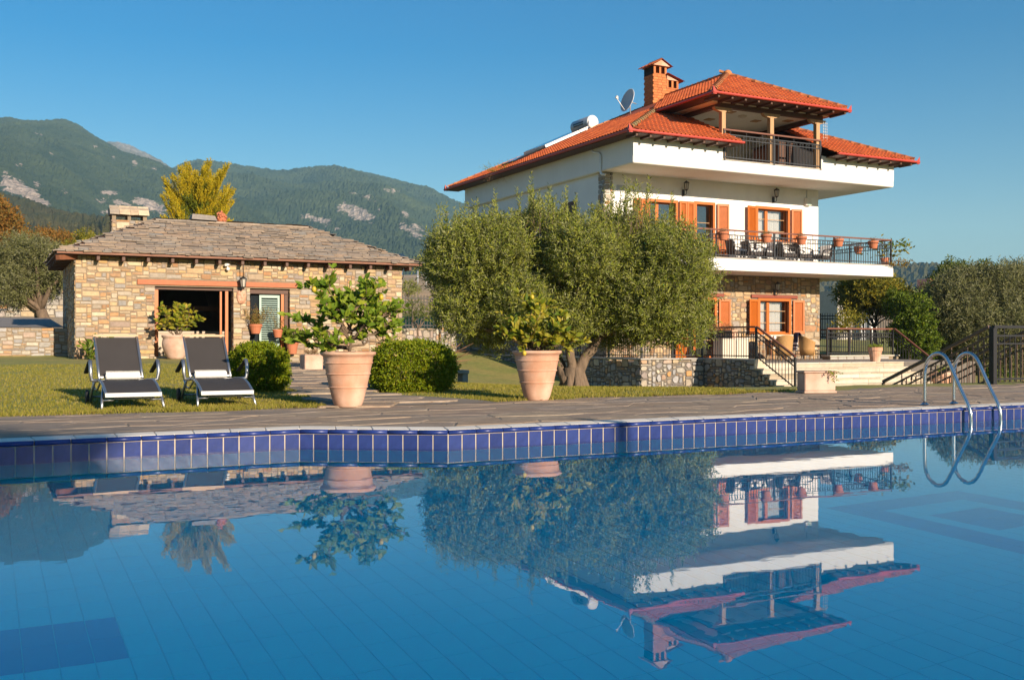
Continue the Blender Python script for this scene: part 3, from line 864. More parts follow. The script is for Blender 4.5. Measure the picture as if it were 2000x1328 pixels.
def wall_holes(t, e0, e1, z0, z1, holes, fixed, thick, axis='u'):
    """wall slab with rectangular openings; runs along u (or v) at the given fixed coordinate"""
    xs = sorted({e0, e1, *[h[0] for h in holes], *[h[1] for h in holes]}); zs = sorted({z0, z1, *[h[2] for h in holes], *[h[3] for h in holes]})
    xs = [x for x in xs if e0 <= x <= e1]; zs = [z for z in zs if z0 <= z <= z1]
    for a, b in zip(xs, xs[1:]):
        run = None
        for c, d_ in zip(zs, zs[1:]):
            cx, cz = (a + b) / 2, (c + d_) / 2
            hit = any(h[0] < cx < h[1] and h[2] < cz < h[3] for h in holes)
            if not hit:
                if run: run[1] = d_
                else: run = [c, d_]
            if hit or d_ == zs[-1]:
                if run:
                    if axis == 'u': t.box(a, b, fixed, fixed + thick, run[0], run[1])
                    else: t.box(fixed, fixed + thick, a, b, run[0], run[1])
                run = None
    return t

# ---------------------------------------------------------------- the stone outbuilding
OB = empty('stone_outbuilding', (7.5, 35, .4), 'low stone outbuilding with a slate hip roof and orange timber lintel', 'outbuilding')
FV = 32.7; U0, U1, ZB, ZT = 2.40, 12.66, .30, 3.50
HOLES = [(4.63, 7.0, ZB - 1, 2.64), (7.51, 8.80, ZB - 1, 2.64)]
t = MB(); wall_holes(t, U0, U1, ZB - .6, ZT, HOLES, FV, .38)
t.box(U0, U0 + .38, FV + .38, 37.6, ZB - .6, ZT); t.box(U1 - .38, U1, FV + .38, 37.6, ZB - .6, ZT); t.box(U0, U1, 37.6, 37.95, ZB - .6, ZT)
t.build('wall', m_mortar, OB)
def blk(x, y):
    X, Z = U0 + x, ZB + y
    return any(h[0] < X < h[1] and Z < h[3] for h in HOLES) or (4.13 < X < 9.2 and 2.66 < Z < 2.86)
stone_face(OB, pack(U1 - U0, ZT - ZB, 21, hs=((1, .22), (2, .42), (3, .24), (4, .12)), asp=(1.4, 3.8), blocked=blk), (U0, FV, ZB), (1, 0, 0), (0, 0, 1), m_stone, 22, 300)
r_ = pack(4.9, ZT - ZB, 23, hs=((1, .22), (2, .4), (3, .25), (4, .13)))
stone_face(OB, r_, (U0, 37.6, ZB), (0, -1, 0), (0, 0, 1), m_stone, 24, 0)
stone_face(OB, pack(1.2, ZT - ZB, 25), (U1, FV, ZB), (0, 1, 0), (0, 0, 1), m_stone, 26, 0)
for (h0, h1, _, hz) in HOLES:                                    # stone reveals
    stone_face(OB, pack(.38, hz - ZB, 27), (h1, FV + .38, ZB), (0, -1, 0), (0, 0, 1), m_stone, 28, 0, d=(.002, .012))
    stone_face(OB, pack(.38, hz - ZB, 29), (h0, FV, ZB), (0, 1, 0), (0, 0, 1), m_stone, 30, 0, d=(.002, .012))
MB().bbox(4.13, 9.20, FV - .045, FV + .10, 2.68, 2.835, .006).build('lintel', m_redwood, OB)
# openings
t = MB(); t.box(4.65, 4.76, FV + .16, FV + .30, ZB, 2.55); t.box(6.62, 6.68, FV + .20, FV + .30, ZB, 2.55); t.box(6.78, 6.87, FV + .16, FV + .28, ZB, 2.60); t.build('door_frame', m_orange, OB)
MB().box(4.66, 7.0, FV + .12, FV + .32, 2.55, 2.66).build('door_head', m_brownwood, OB)
t = MB(); t.box(8.55, 8.64, FV + .14, FV + .26, ZB, 2.50); t.build('door_frame', m_orange, OB)
MB().box(7.52, 8.79, FV + .12, FV + .3, 2.48, 2.66).build('door_head', m_brownwood, OB); MB().box(8.66, 8.79, FV + .16, FV + .3, ZB, 2.48).build('door_side', m_brownwood, OB)
MB().box(7.60, 8.55, FV + .30, FV + .34, ZB, 2.46).build('door_glass', m_glass, OB)
lv = MB(); x0, x1, z0, z1 = 7.86, 8.52, .62, 2.44
for a in ((x0, x0 + .07, z0, z1), (x1 - .07, x1, z0, z1)): lv.bbox(a[0], a[1], FV + .20, FV + .25, a[2], a[3], .004)
lv.box(x0 + .07, x1 - .07, FV + .202, FV + .248, z1 - .09, z1); lv.box(x0 + .07, x1 - .07, FV + .202, FV + .248, z0, z0 + .12)
lvo = lv.build('louvred_shutter', m_greenlouv, OB, label='pale green louvred door leaf')
sb = MB(); sb.box(-.257, .257, -.022, .022, -.004, .004); me_slat = sb.mesh('slat'); me_slat.materials.append(m_greenlouv)
for k in range(22):
    inst('slat', me_slat, lvo, Matrix.Translation(((x0 + x1) / 2, FV + .225, z0 + .16 + k * .0715)) @ Matrix.Rotation(R(40), 4, 'X'))
MB().bbox(4.6, 7.05, FV - .10, FV + .38, ZB + .10, ZB + .19, .01).build('door_step', m_steps, OB)
m_room = mat('darkened_plaster', (.11, .08, .055), .9, var=.2, ns=2)  # plaster colour darkened to stand in for the shade inside the room
# interior: plastered room with a hooded oven front
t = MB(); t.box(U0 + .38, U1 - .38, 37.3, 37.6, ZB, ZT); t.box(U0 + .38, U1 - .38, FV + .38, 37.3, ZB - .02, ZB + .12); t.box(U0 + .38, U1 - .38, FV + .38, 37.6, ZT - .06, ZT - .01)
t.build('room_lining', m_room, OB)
t = MB(); n = 14
arch = [(5.35, ZB + .1)] + [(5.9 - .62 * math.cos(math.pi * k / n) * 1.0, 0.62 + .42 * math.sin(math.pi * k / n)) for k in range(n + 1)] + [(6.52, ZB + .1)]
# oven front with an arched mouth: a fan of quads between the arch and the rectangle
zt_ = 1.22
for k in range(n):
    a0, a1 = math.pi * k / n, math.pi * (k + 1) / n
    p0 = (5.95 - .62 * math.cos(a0), .55 + .42 * math.sin(a0)); p1 = (5.95 - .62 * math.cos(a1), .55 + .42 * math.sin(a1))
    t.quad((p0[0], 35.4, p0[1]), (p1[0], 35.4, p1[1]), (p1[0], 35.4, zt_), (p0[0], 35.4, zt_))
    t.quad((p0[0], 35.4, p0[1]), (p0[0], 36.3, p0[1]), (p1[0], 36.3, p1[1]), (p1[0], 35.4, p1[1]))
t.box(4.3, 5.33, 35.4, 36.4, ZB, zt_); t.box(6.57, 7.6, 35.4, 36.4, ZB, zt_); t.box(4.3, 7.6, 35.36, 36.4, zt_, zt_ + .07)
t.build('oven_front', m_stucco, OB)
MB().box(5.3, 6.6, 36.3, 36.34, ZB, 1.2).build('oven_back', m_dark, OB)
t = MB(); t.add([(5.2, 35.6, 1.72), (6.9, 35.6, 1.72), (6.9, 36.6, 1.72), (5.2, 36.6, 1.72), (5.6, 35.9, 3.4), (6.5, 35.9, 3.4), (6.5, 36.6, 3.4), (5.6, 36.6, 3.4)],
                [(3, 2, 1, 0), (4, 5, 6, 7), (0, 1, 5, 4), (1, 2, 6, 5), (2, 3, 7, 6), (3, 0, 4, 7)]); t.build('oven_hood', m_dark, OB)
MB().box(5.0, 7.2, 35.45, 35.62, 1.98, 2.14).build('mantel_beam', m_brownwood, OB)
MB().box(4.95, 5.12, 34.6, 34.75, 2.2, 3.3, Matrix.Translation((5.03, 34.7, 2.75)) @ Matrix.Rotation(R(28), 4, 'Y') @ Matrix.Translation((-5.03, -34.7, -2.75))).build('roof_brace', m_brownwood, OB)
# roof: hip of slates
E0, E1, F0, F1, EZ = 1.88, 13.2, 32.22, 38.25, 3.56
RV = (F0 + F1) / 2; RUN = RV - F0; RZ = 4.90; K = (RZ - EZ) / RUN
rp = MB()
A = [(E0, F0, EZ), (E1, F0, EZ), (E1, F1, EZ), (E0, F1, EZ), (E0 + RUN, RV, RZ), (E1 - RUN, RV, RZ)]
lo = [(x, y, z - .05) for x, y, z in A[:4]]
rp.add(A + lo, [(0, 1, 5, 4), (1, 2, 5), (2, 3, 4, 5), (3, 0, 4), (1, 0, 6, 7), (2, 1, 7, 8), (3, 2, 8, 9), (0, 3, 9, 6), (9, 8, 7, 6)])
m_eave = mat('weathered_eave_wood', (.20, .075, .035), .6, var=.25, ns=6)
roof = rp.build('roof', m_brownwood, OB)
def slate_slope(O, e, s, L_, hgt, left, right, seed, nlim, dens=.165):
    """slates on one slope; the slope narrows by left/right per unit of rise"""
    r = random.Random(seed); e = Vector(e); s = Vector(s); n = e.cross(s).normalized(); O = Vector(O); items = []
    y = -.05; row = 0
    while y < hgt:
        ex = dens * r.uniform(.8, 1.2); x = left * max(0, y) - .08 - r.uniform(0, .2)
        xe = L_ - right * max(0, y) + .08
        while x < xe:
            wd = r.uniform(.16, .58); x2 = min(x + wd, xe + .05)
            if x2 - x < .1: break
            hh = ex + r.uniform(.07, .14); dy = r.uniform(-.035, .03)
            zt = .022 + r.uniform(0, .018); th = r.uniform(.022, .045); til = .045
            tl, tr = left * max(0, y + hh), right * max(0, y + hh)
            xa, xb = x, x2; xta, xtb = max(x, tl - .04), min(x2, L_ - tr + .04)
            if xtb - xta < .05: x = x2 + .006; continue
            c = lambda X, Y, Z: O + e * X + s * Y + n * Z
            j = lambda: r.uniform(-.025, .025)
            bl = (xa + .004, y + dy + j()); bm = ((xa + xb) / 2 + j(), y + dy + j() - .012); br = (xb - .004, y + dy + j())
            vs = [c(bl[0], bl[1], zt + til), c(bm[0], bm[1], zt + til), c(br[0], br[1], zt + til), c(xtb, y + hh, zt * .3 + .008), c(xta, y + hh, zt * .3 + .008),
                  c(bl[0], bl[1], zt + til - th), c(bm[0], bm[1], zt + til - th), c(br[0], br[1], zt + til - th)]
            items.append(((x2 - x) * ex, vs, [(0, 1, 2, 3, 4), (5, 6, 1, 0), (6, 7, 2, 1), (0, 4, 5), (2, 7, 3)]))
            x = x2 + .006
        y += ex; row += 1
    items.sort(key=lambda t: -t[0]); rest = MB()
    for k, (a, vs, fs) in enumerate(items):
        if k < nlim: MB().add(vs, fs).build('slate', m_slate, roof)
        else: rest.add(vs, fs)
    if rest.v: rest.build('slates_between', m_slate, roof, 'stuff')
LN = math.hypot(RUN, RZ - EZ); q = RUN / LN
slate_slope((E0, F0, EZ), (1, 0, 0), (0, RUN / LN, (RZ - EZ) / LN), E1 - E0, LN, q, q, 31, 300)
slate_slope((E0, F1, EZ), (0, -1, 0), (RUN / LN, 0, (RZ - EZ) / LN), F1 - F0, LN, q, q, 32, 0)
slate_slope((E1, F0, EZ), (0, 1, 0), (-RUN / LN, 0, (RZ - EZ) / LN), F1 - F0, LN, q, q, 33, 0)
slate_slope((E1, F1, EZ), (-1, 0, 0), (0, -RUN / LN, (RZ - EZ) / LN), E1 - E0, LN, q, q, 34, 0)
t = MB()
for k in range(9):                                               # ridge slabs
    x = E0 + RUN + .1 + k * (E1 - E0 - 2 * RUN - .2) / 9
    t.bbox(x, x + .58, RV - .19, RV + .19, RZ + .0, RZ + .06 + .01 * (k % 2), .01)
t.build('ridge_slabs', m_slate, roof, 'stuff')
for k in range(15):                                              # rafter tails
    u = 2.95 + k * .70
    MB().bbox(u, u + .095, F0 + .05, FV + .05, EZ - .22, EZ - .095, .008).build('rafter_tail', m_brownwood, OB)
MB().box(E0, E1, F0 - .02, F0 + .02, EZ - .055, EZ + .002).build('eave_board', m_eave, OB)
MB().beam((E0 + .02, F0 + .02, EZ - .18), (U0 + .15, FV + .15, EZ - .10), .14, .14).build('hip_rafter', m_eave, OB)
for k in range(7): MB().bbox(E0 + .05, U0 + .05, FV + .5 + k * .75, FV + .6 + k * .75, EZ - .22, EZ - .095, .008).build('rafter_tail', m_brownwood, OB)
# chimney with openings under a slab hood
CH = MB(); cx0, cx1, cv0, cv1 = 3.72, 4.80, 35.6, 36.25
CH.box(cx0, cx1, cv0, cv1, 3.7, 4.92)
for a, b_ in ((cx0, cx0 + .12), (cx0 + .48, cx0 + .58), (cx1 - .12, cx1)):
    CH.box(a, b_, cv0, cv0 + .12, 4.92, 5.10); CH.box(a, b_, cv1 - .12, cv1, 4.92, 5.10)
ch = CH.build('chimney', m_mortar, OB)
stone_face(ch, pack(cx1 - cx0, 1.2, 41, g=.06, asp=(1.2, 2.6)), (cx0, cv0, 3.72), (1, 0, 0), (0, 0, 1), m_stone, 42, 60)
stone_face(ch, pack(cv1 - cv0, 1.2, 43, g=.06), (cx0, cv1, 3.72), (0, -1, 0), (0, 0, 1), m_stone, 44, 0)
t = MB(); xa = cx0 - .07
for k in range(4):
    wd = (.30, .34, .24, .34)[k]; rr = rng.uniform(-.02, .02)
    s_ = MB(); s_.add([(xa, cv0 - .12, 5.10 + rr), (xa + wd - .01, cv0 - .12, 5.08 - rr), (xa + wd - .01, cv0 + .14, 5.36), (xa, cv0 + .14, 5.36), (xa, cv0 - .09, 5.16 + rr), (xa + wd - .01, cv0 - .09, 5.15 - rr), (xa + wd - .01, cv0 + .2, 5.41), (xa, cv0 + .2, 5.41)],
                      [(3, 2, 1, 0), (4, 5, 6, 7), (0, 1, 5, 4), (1, 2, 6, 5), (2, 3, 7, 6), (3, 0, 4, 7)])
    s_.build('hood_slab', m_stone, ch); xa += wd
MB().box(cx0 - .05, cx1 + .05, cv0 + .05, cv1 + .08, 5.10, 5.34).build('chimney_hood', m_slate, ch)
# little vent and clay ornament on the ridge
t = MB(); t.box(6.25, 6.3, RV - .15, RV - .1, RZ, RZ + .12); t.box(6.8, 6.85, RV - .15, RV - .1, RZ, RZ + .12); t.box(6.3, 6.8, RV - .05, RV + .15, RZ, RZ + .10); t.build('ridge_vent', m_mortar, OB)
MB().add([(6.12, RV - .3, RZ + .10), (6.95, RV - .3, RZ + .08), (6.98, RV + .3, RZ + .12), (6.1, RV + .3, RZ + .12), (6.16, RV - .22, RZ + .28), (6.88, RV - .22, RZ + .25), (6.9, RV + .3, RZ + .28), (6.2, RV + .3, RZ + .28)],
         [(3, 2, 1, 0), (4, 5, 6, 7), (0, 1, 5, 4), (1, 2, 6, 5), (2, 3, 7, 6), (3, 0, 4, 7)]).build('vent_slab', m_slate, OB)
t = MB()
for k in range(40):
    a = rng.uniform(0, 6.28); zz = rng.uniform(0, .36); rr = .17 * math.sin(math.pi * (zz + .1) / .5)
    t.sphere((7.12 + rr * math.cos(a), RV - .05 + rr * math.sin(a), RZ + .06 + zz), .045, 6, 4)
t.sphere((7.12, RV - .05, RZ + .2), .15, 10, 8, (1, 1, 1.3)); tag(t.build('clay_ornament', m_terra_o), 'knobbly red clay ornament on the slate ridge beside the vent', 'ornament')
# things on the outbuilding's wall
def lantern(P, hang=True):
    """iron lantern hung on a rod (or on a wall arm); top of the body at P"""
    x, y, z = P; o = empty('hanging_lantern' if hang else 'wall_lantern', P)
    t = MB(); t.lathe([(.012, .10), (.03, .085), (.10, .035), (.115, .02), (.115, .0), (.09, -.004)], P, 6, smooth=False)
    t.lathe([(.075, -.235), (.05, -.26), (.02, -.29), (.008, -.33)], P, 6, smooth=False)
    for k in range(6):
        a = k * math.pi / 3; t.tube([(x + .10 * math.cos(a), y + .10 * math.sin(a), z), (x + .07 * math.cos(a), y + .07 * math.sin(a), z - .24)], .007, 4)
    t.build('lantern_cage', m_black, o)
    MB().lathe([(.09, -.006), (.063, -.235)], P, 6, smooth=False).build('lantern_glass', m_lglass, o)
    if hang: MB().tube([(x, y, z + .09), (x, y, z + .62)], .014, 6).build('rod', m_black, o)
    else:
        t = MB(); t.tube([(x, y + .20, z - .30), (x, y + .16, z - .42), (x, y + .06, z - .44), (x, y, z - .38), (x, y, z - .30)], .014, 6); t.lathe([(.0, 0), (.07, .0), (.07, .03), (0, .03)], (0, 0, 0), 10)
        t.box(x - .05, x + .05, y + .17, y + .21, z - .46, z - .22); t.build('arm', m_black, o)
    return o
m_lglass = mat('lantern_glass', (.45, .42, .36), .15, spec=.7)
tag(lantern((7.24, FV - .30, 2.90)), 'black iron lantern hanging on a rod from the slate eave', 'lantern')
# satyr-like bearded face, plain
t = MB(); NX, NZ = 18, 24; vs = []
for j in range(NZ + 1):
    for i in range(NX + 1):
        a = (i / NX * 2 - 1); c = (j / NZ * 2 - 1)
        wd = .155 * math.sqrt(max(0, 1 - abs(c) ** 2.6)) * (1 - .18 * max(0, -c)) + .004
        x = a * wd; z = c * .235
        h = .10 * (1 - a * a) ** .6 * (1 - c ** 4)
        h += .045 * math.exp(-((a / .17) ** 2) - ((c + .02) / .18) ** 2)
        h -= .035 * math.exp(-(((abs(a) - .38) / .16) ** 2) - ((c - .16) / .09) ** 2)
        h += .025 * math.exp(-(((abs(a) - .36) / .3) ** 2) - ((c - .32) / .07) ** 2)
        h -= .03 * math.exp(-((a / .28) ** 2) - ((c + .30) / .05) ** 2)
        if c < -.38 or c > .5: h += .018 * math.sin(a * 16 + c * 9)
        vs.append((7.24 + x, FV - .03 - max(0, h), 2.36 + z))
fs = [(j * (NX + 1) + i, j * (NX + 1) + i + 1, (j + 1) * (NX + 1) + i + 1, (j + 1) * (NX + 1) + i) for j in range(NZ) for i in range(NX)]
t.add(vs, fs, True); t.add([(7.24 + .13 * math.cos(k * .3), FV - .0, 2.36 + .2 * math.sin(k * .3)) for k in range(21)] , [tuple(range(21))])
tag(t.build('face_mask', m_terra), 'bearded clay face mask on the stone pier under the lantern', 'wall ornament')
o = empty('security_camera', (6.78, FV - .1, 3.3), 'small white security camera under the slate eave', 'camera')
MB().tube([(6.72, FV - .22, 3.34), (6.86, FV - .05, 3.36)], .045, 10).build('camera_body', m_tankwhite, o)
MB().sphere((6.8, FV - .14, 3.22), .06, 10, 8).build('camera_dome', m_tankwhite, o)
MB().tube([(6.8, FV - .0, 3.28), (6.8, FV - .1, 3.28)], .02, 6).build('bracket', m_tankwhite, o)
o = empty('vent_duct', (12.85, 33.6, 3.0), 'shiny bent metal flue at the outbuilding gable end', 'flue')
t = MB(); t.tube([(12.6, 33.6, 2.95), (12.75, 33.6, 2.95), (12.9, 33.6, 3.05), (12.96, 33.6, 3.2), (12.96, 33.6, 3.85)], .10, 12); t.build('pipe', m_chrome, o)
t = MB(); t.lathe([(.21, 0), (.21, .03), (.1, .1), (0, .14)], (12.96, 33.6, 3.88), 12, smooth=False); t.build('cowl', m_darkcap, o)

# low retaining wall left of the outbuilding
RW = empty('retaining_wall', (-4, 35.7, .5), 'low sunlit stone retaining wall left of the outbuilding', 'wall')
MB().box(-14, 2.42, 35.62, 36.1, .1, 1.38).build('wall_core', m_mortar, RW)
rr_ = pack(7.0, .98, 51, g=.045, hs=((1, .3), (2, .4), (3, .2), (4, .1)), asp=(1.3, 3.2))
stone_face(RW, rr_, (-4.6, 35.62, .40), (1, 0, 0), (0, 0, 1), m_stone2, 52, 300)
stone_face(RW, pack(9.0, .98, 53, g=.07), (-13.6, 35.62, .40), (1, 0, 0), (0, 0, 1), m_stone2, 54, 0)
# further wall and its fence on the upper level
UW = empty('garden_wall', (-8, 52, 2), 'dark stone garden wall along the upper drive behind the old olive', 'wall')
MB().box(-30, 6, 52, 52.4, 1.5, 3.35).build('wall_core', m_mortar_dk, UW)
stone_face(UW, pack(16, 1.3, 55, g=.09, asp=(1.2, 2.6)), (-10, 52, 2.05), (1, 0, 0), (0, 0, 1), m_stone2, 56, 120)
# ---------------------------------------------------------------- railings
def railing(parent, p0, p1, h=1.0, posts=(0, 1), m_rail=None, m_bar=None, sp=.125, name='railing', rings=True, postw=.06, railw=.07, low=.09, label=None):
    """iron railing from p0 to p1 (both at floor level; may slope): handrail, bars, posts, balusters"""
    p0, p1 = Vector(p0), Vector(p1); d = p1 - p0; L_ = d.length; up = Vector((0, 0, 1)); m_rail = m_rail or m_railwood; m_bar = m_bar or m_iron
    t = MB(); t.beam(p0 + up * h, p1 + up * h, railw, .055); ro = t.build(name, m_rail, parent)
    if label: ro['label'] = label
    for hh, tk in ((h - .17, .035), (h - .32, .03), (low, .035)):
        MB().beam(p0 + up * hh, p1 + up * hh, .022, tk).build('bar', m_bar, ro)
    for f in posts:
        q = p0 + d * f; MB().box(q.x - postw / 2, q.x + postw / 2, q.y - postw / 2, q.y + postw / 2, q.z - .04, q.z + h - .025).build('post', m_bar, ro)
    hd = Vector((d.x, d.y, 0)); Lh = hd.length; hd.normalize(); nb = max(1, int(Lh / sp))
    b = MB(); b.box(-.008, .008, -.008, .008, low - .06, h - .17); me = b.mesh('baluster'); me.materials.append(m_bar)
    rg = MB()
    for k in range(1, nb):
        q = p0 + d * (k / nb); inst('baluster', me, ro, Matrix.Translation(q))
        if rings and k % 2 == 0:
            c = q + d * (.5 / nb) + up * (h - .245); rr = .046
            rg.tube([c + hd * rr * math.cos(a * math.pi / 5) + up * rr * math.sin(a * math.pi / 5) for a in range(11)], .008, 4, False)
        elif rings:
            rg.sphere(q + up * (h - .245), .02, 6, 4, (1, 1, 1.4))
    for k in range(2, nb, 5):
        q = p0 + d * (k / nb); MB().box(q.x - .008, q.x + .008, q.y - .008, q.y + .008, q.z + h - .18, q.z + h - .02).build('rail_support', m_bar, ro)
    if rg.v: rg.build('ring_ornament', m_bar, ro, 'stuff')
    return ro

# ---------------------------------------------------------------- the villa
VI = empty('villa', (25, 35, .2), 'white two storey villa with red tile roof, loggia, balcony and stone ground floor', 'house')
WU0, WU1, WV, WB = 20.11, 30.46, 31.6, 43.3
S0, S1, SV0, SV1, SZ0, SZ1 = 19.94, 32.48, 29.5, 43.42, 7.12, 8.06
OPU = [(22.02, 23.34, 4.02, 6.24), (24.18, 25.11, 4.02, 6.27), (27.19, 28.89, 4.90, 6.28)]
OPL = [(23.75, 25.19, .18, 2.61), (27.30, 28.95, 1.22, 2.63)]
t = MB(); wall_holes(t, WU0, WU1, 3.99, SZ0, OPU, WV, .30)
OPS = [(33.6, 34.75, 4.9, 6.32), (37.2, 38.3, 4.9, 6.32)]
wall_holes(t, WV + .30, WB, 3.99, SZ0, OPS, WU0, .30, 'v'); t.box(WU1 - .3, WU1, WV + .3, WB, 3.99, SZ0); t.box(WU0, WU1, WB, WB + .2, 3.99, SZ0)
t.build('upper_wall', m_white, VI)
t = MB(); wall_holes(t, WU0 + .05, WU1 + .08, -1.4, 3.53, OPL, WV, .30)
t.box(WU0 + .05, WU0 + .35, WV + .3, WB, -1.4, 3.53); t.box(WU1 - .22, WU1 + .08, WV + .3, WB, -1.4, 3.53); t.box(WU0 + .05, WU1 + .08, WB, WB + .2, -1.4, 3.53)
t.build('lower_wall', m_mortar, VI)
t = MB(); t.box(WU0 + .3, WU1 - .3, WV + .31, WB, 3.6, 3.98); t.box(WU0 + .35, WU1 - .25, WV + 2.6, WV + 2.7, -.5, 3.5); t.box(WU0 + .35, WU1 - .35, WV + 2.6, WV + 2.7, 4, 7.1); t.build('inner_room', m_cream, VI)
def blv(x, y):
    X, Z = WU0 + .05 + x, .12 + y
    return any(a < X < b and Z < d for a, b, c, d in OPL[:1]) or any(a < X < b and c - .07 < Z < d for a, b, c, d in OPL[1:]) or (26.9 < X < 29.3 and 2.6 < Z < 2.80) or (23.4 < X < 25.55 and 2.6 < Z < 2.80)
stone_face(VI, pack(WU1 + .03 - WU0, 3.40, 61, g=.055, hs=((1, .2), (2, .3), (3, .28), (4, .16), (5, .06)), asp=(.9, 2.6), blocked=blv), (WU0 + .05, WV, .12), (1, 0, 0), (0, 0, 1), m_stone, 62, 300, jit=.26, gap=.012)
stone_face(VI, pack(11.5, 4.4, 63, g=.075, asp=(.9, 2.6)), (WU0 + .05, WB, -.9), (0, -1, 0), (0, 0, 1), m_stone2, 64, 0, jit=.26, gap=.012)
for a, b, c, d in OPL:
    stone_face(VI, pack(.3, d - c, 65, g=.06), (b, WV + .3, c), (0, -1, 0), (0, 0, 1), m_stone, 66, 0, d=(.002, .010))
# stone corner strip of the upper floor
stone_face(VI, pack(.36, SZ0 - 3.99, 67, g=.06, asp=(1, 2.4)), (WU0 - .02, WV - .012, 3.99), (1, 0, 0), (0, 0, 1), m_stone2, 68, 80, jit=.2, d=(.02, .04))
stone_face(VI, pack(.42, SZ0 - 3.99, 69, g=.06, asp=(1, 2.4)), (WU0 - .012, WV + .40, 3.99), (0, -1, 0), (0, 0, 1), m_stone2, 70, 80, jit=.2, d=(.02, .04))
# overhanging top storey band with the loggia gap
LG0, LG1, LGZ = 23.84, 28.60, 7.53
t = MB(); t.bbox(S0, S1, SV0, SV1, SZ0, SZ0 + .3, .03)
t.box(S0 + .002, LG0, SV0 + .002, SV0 + .22, SZ0 + .27, SZ1); t.box(LG1, S1 - .002, SV0 + .002, SV0 + .22, SZ0 + .27, SZ1); t.box(LG0, LG1, SV0 + .002, SV0 + .22, SZ0 + .27, LGZ)
t.box(S0 + .002, S0 + .22, SV0 + .22, SV1, SZ0 + .27, SZ1); t.box(S1 - .22, S1 - .002, SV0 + .22, SV1, SZ0 + .27, SZ1); t.box(S0, S1, SV1 - .2, SV1 - .002, SZ0 + .27, SZ1)
t.build('overhanging_band', m_white, VI)
MB().box(LG0 - .03, LG1 + .03, SV0 - .03, SV0 + .22, LGZ, LGZ + .03).build('loggia_sill', m_capstone, VI)
# balcony
t = MB(); t.bbox(20.3, 32.45, SV0, WV - .002, 3.53, 3.965, .012); t.bbox(WU1 + .09, 32.45, WV - .002, 38.4, 3.53, 3.965, .012); t.build('balcony_slab', m_white, VI)
t = MB(); t.box(20.28, 32.48, SV0 - .03, WV - .002, 3.966, 4.0); t.box(WU1 + .09, 32.48, WV - .002, 38.4, 3.966, 4.0); t.build('balcony_edging', m_capstone, VI)
LB = 32.38
railing(VI, (20.4, SV0 + .06, 4.0), (LB, SV0 + .06, 4.0), 1.0, (0, .245, .493, .745, 1), name='balcony_railing')
railing(VI, (LB, SV0 + .12, 4.0), (LB, 38.2, 4.0), 1.0, (.25, .5, .75, 1), name='balcony_railing')
railing(VI, (20.4, SV0 + .12, 4.0), (20.4, WV - .05, 4.0), 1.0, (1,), name='balcony_railing')
# windows and shutters
sb = MB(); sb.box(-.5, .5, -.012, .012, -.003, .003); me_sl = sb.mesh('slat'); me_sl.materials.append(m_orange)
def shutter(u0, u1, z0, z1, ang=0.0, hinge='l', panels=1, v=None):
    """louvred leaf standing open beside its window, hinged at its inner edge"""
    v = WV - .075 if v is None else v
    wd = u1 - u0; piv = (u1 if hinge == 'r' else u0)
    M = Matrix.Translation((piv, v, 0)) @ Matrix.Rotation(ang, 4, 'Z') @ Matrix.Translation((-piv, -v, 0))
    t = MB(); ws = wd / panels; slats = []
    for k in range(panels):
        t.box(u0 + k * ws + .05, u0 + (k + 1) * ws - .05, v + .012, v + .017, z0 + .05, z1 - .05, M)
        a, b = u0 + k * ws + .004, u0 + (k + 1) * ws - .004; s = .075
        for x0, x1 in ((a, a + s), (b - s, b)): t.bbox(x0, x1, v - .02, v + .02, z0, z1, .004, M)
        for za, zb in ((z0, z0 + .12), (z1 - .09, z1)): t.box(a + s, b - s, v - .018, v + .018, za, zb, M)
        mid = [(z0 + .12, z1 - .09)]
        if z1 - z0 > 1.8:
            zm = z0 + (z1 - z0) * .40; t.box(a + s, b - s, v - .018, v + .018, zm, zm + .08, M); mid = [(z0 + .12, zm), (zm + .08, z1 - .09)]
        for za, zb in mid:
            n_ = max(1, int((zb - za) / .042))
            for j in range(n_):
                slats.append(M @ Matrix.Translation(((a + b) / 2, v, za + (j + .5) * (zb - za) / n_)) @ Matrix.Rotation(R(38), 4, 'X') @ Matrix.Diagonal((b - a - 2 * s, 1, 1, 1)))
    o = t.build('shutter', m_orange, VI); joined('slats', me_sl, slats, m_orange, o); return o
ZU0, ZU1 = 4.03, 6.24
shutter(21.34, 21.98, ZU0, ZU1, 0, 'r', 2)
shutter(23.40, 24.10, ZU0, 6.26, R(-2), 'l', 2)
shutter(25.20, 25.72, ZU0, 6.26, R(-10), 'l')
shutter(26.62, 27.14, 4.92, 6.27, R(10), 'r'); shutter(28.96, 29.46, 4.92, 6.27, R(-10), 'l')
shutter(26.68, 27.24, 1.25, 2.60, R(12), 'r'); shutter(29.04, 29.56, 1.25, 2.60, R(-12), 'l'); shutter(25.28, 25.80, .20, 2.58, R(-10), 'l'); shutter(23.14, 23.66, .20, 2.58, R(10), 'r')
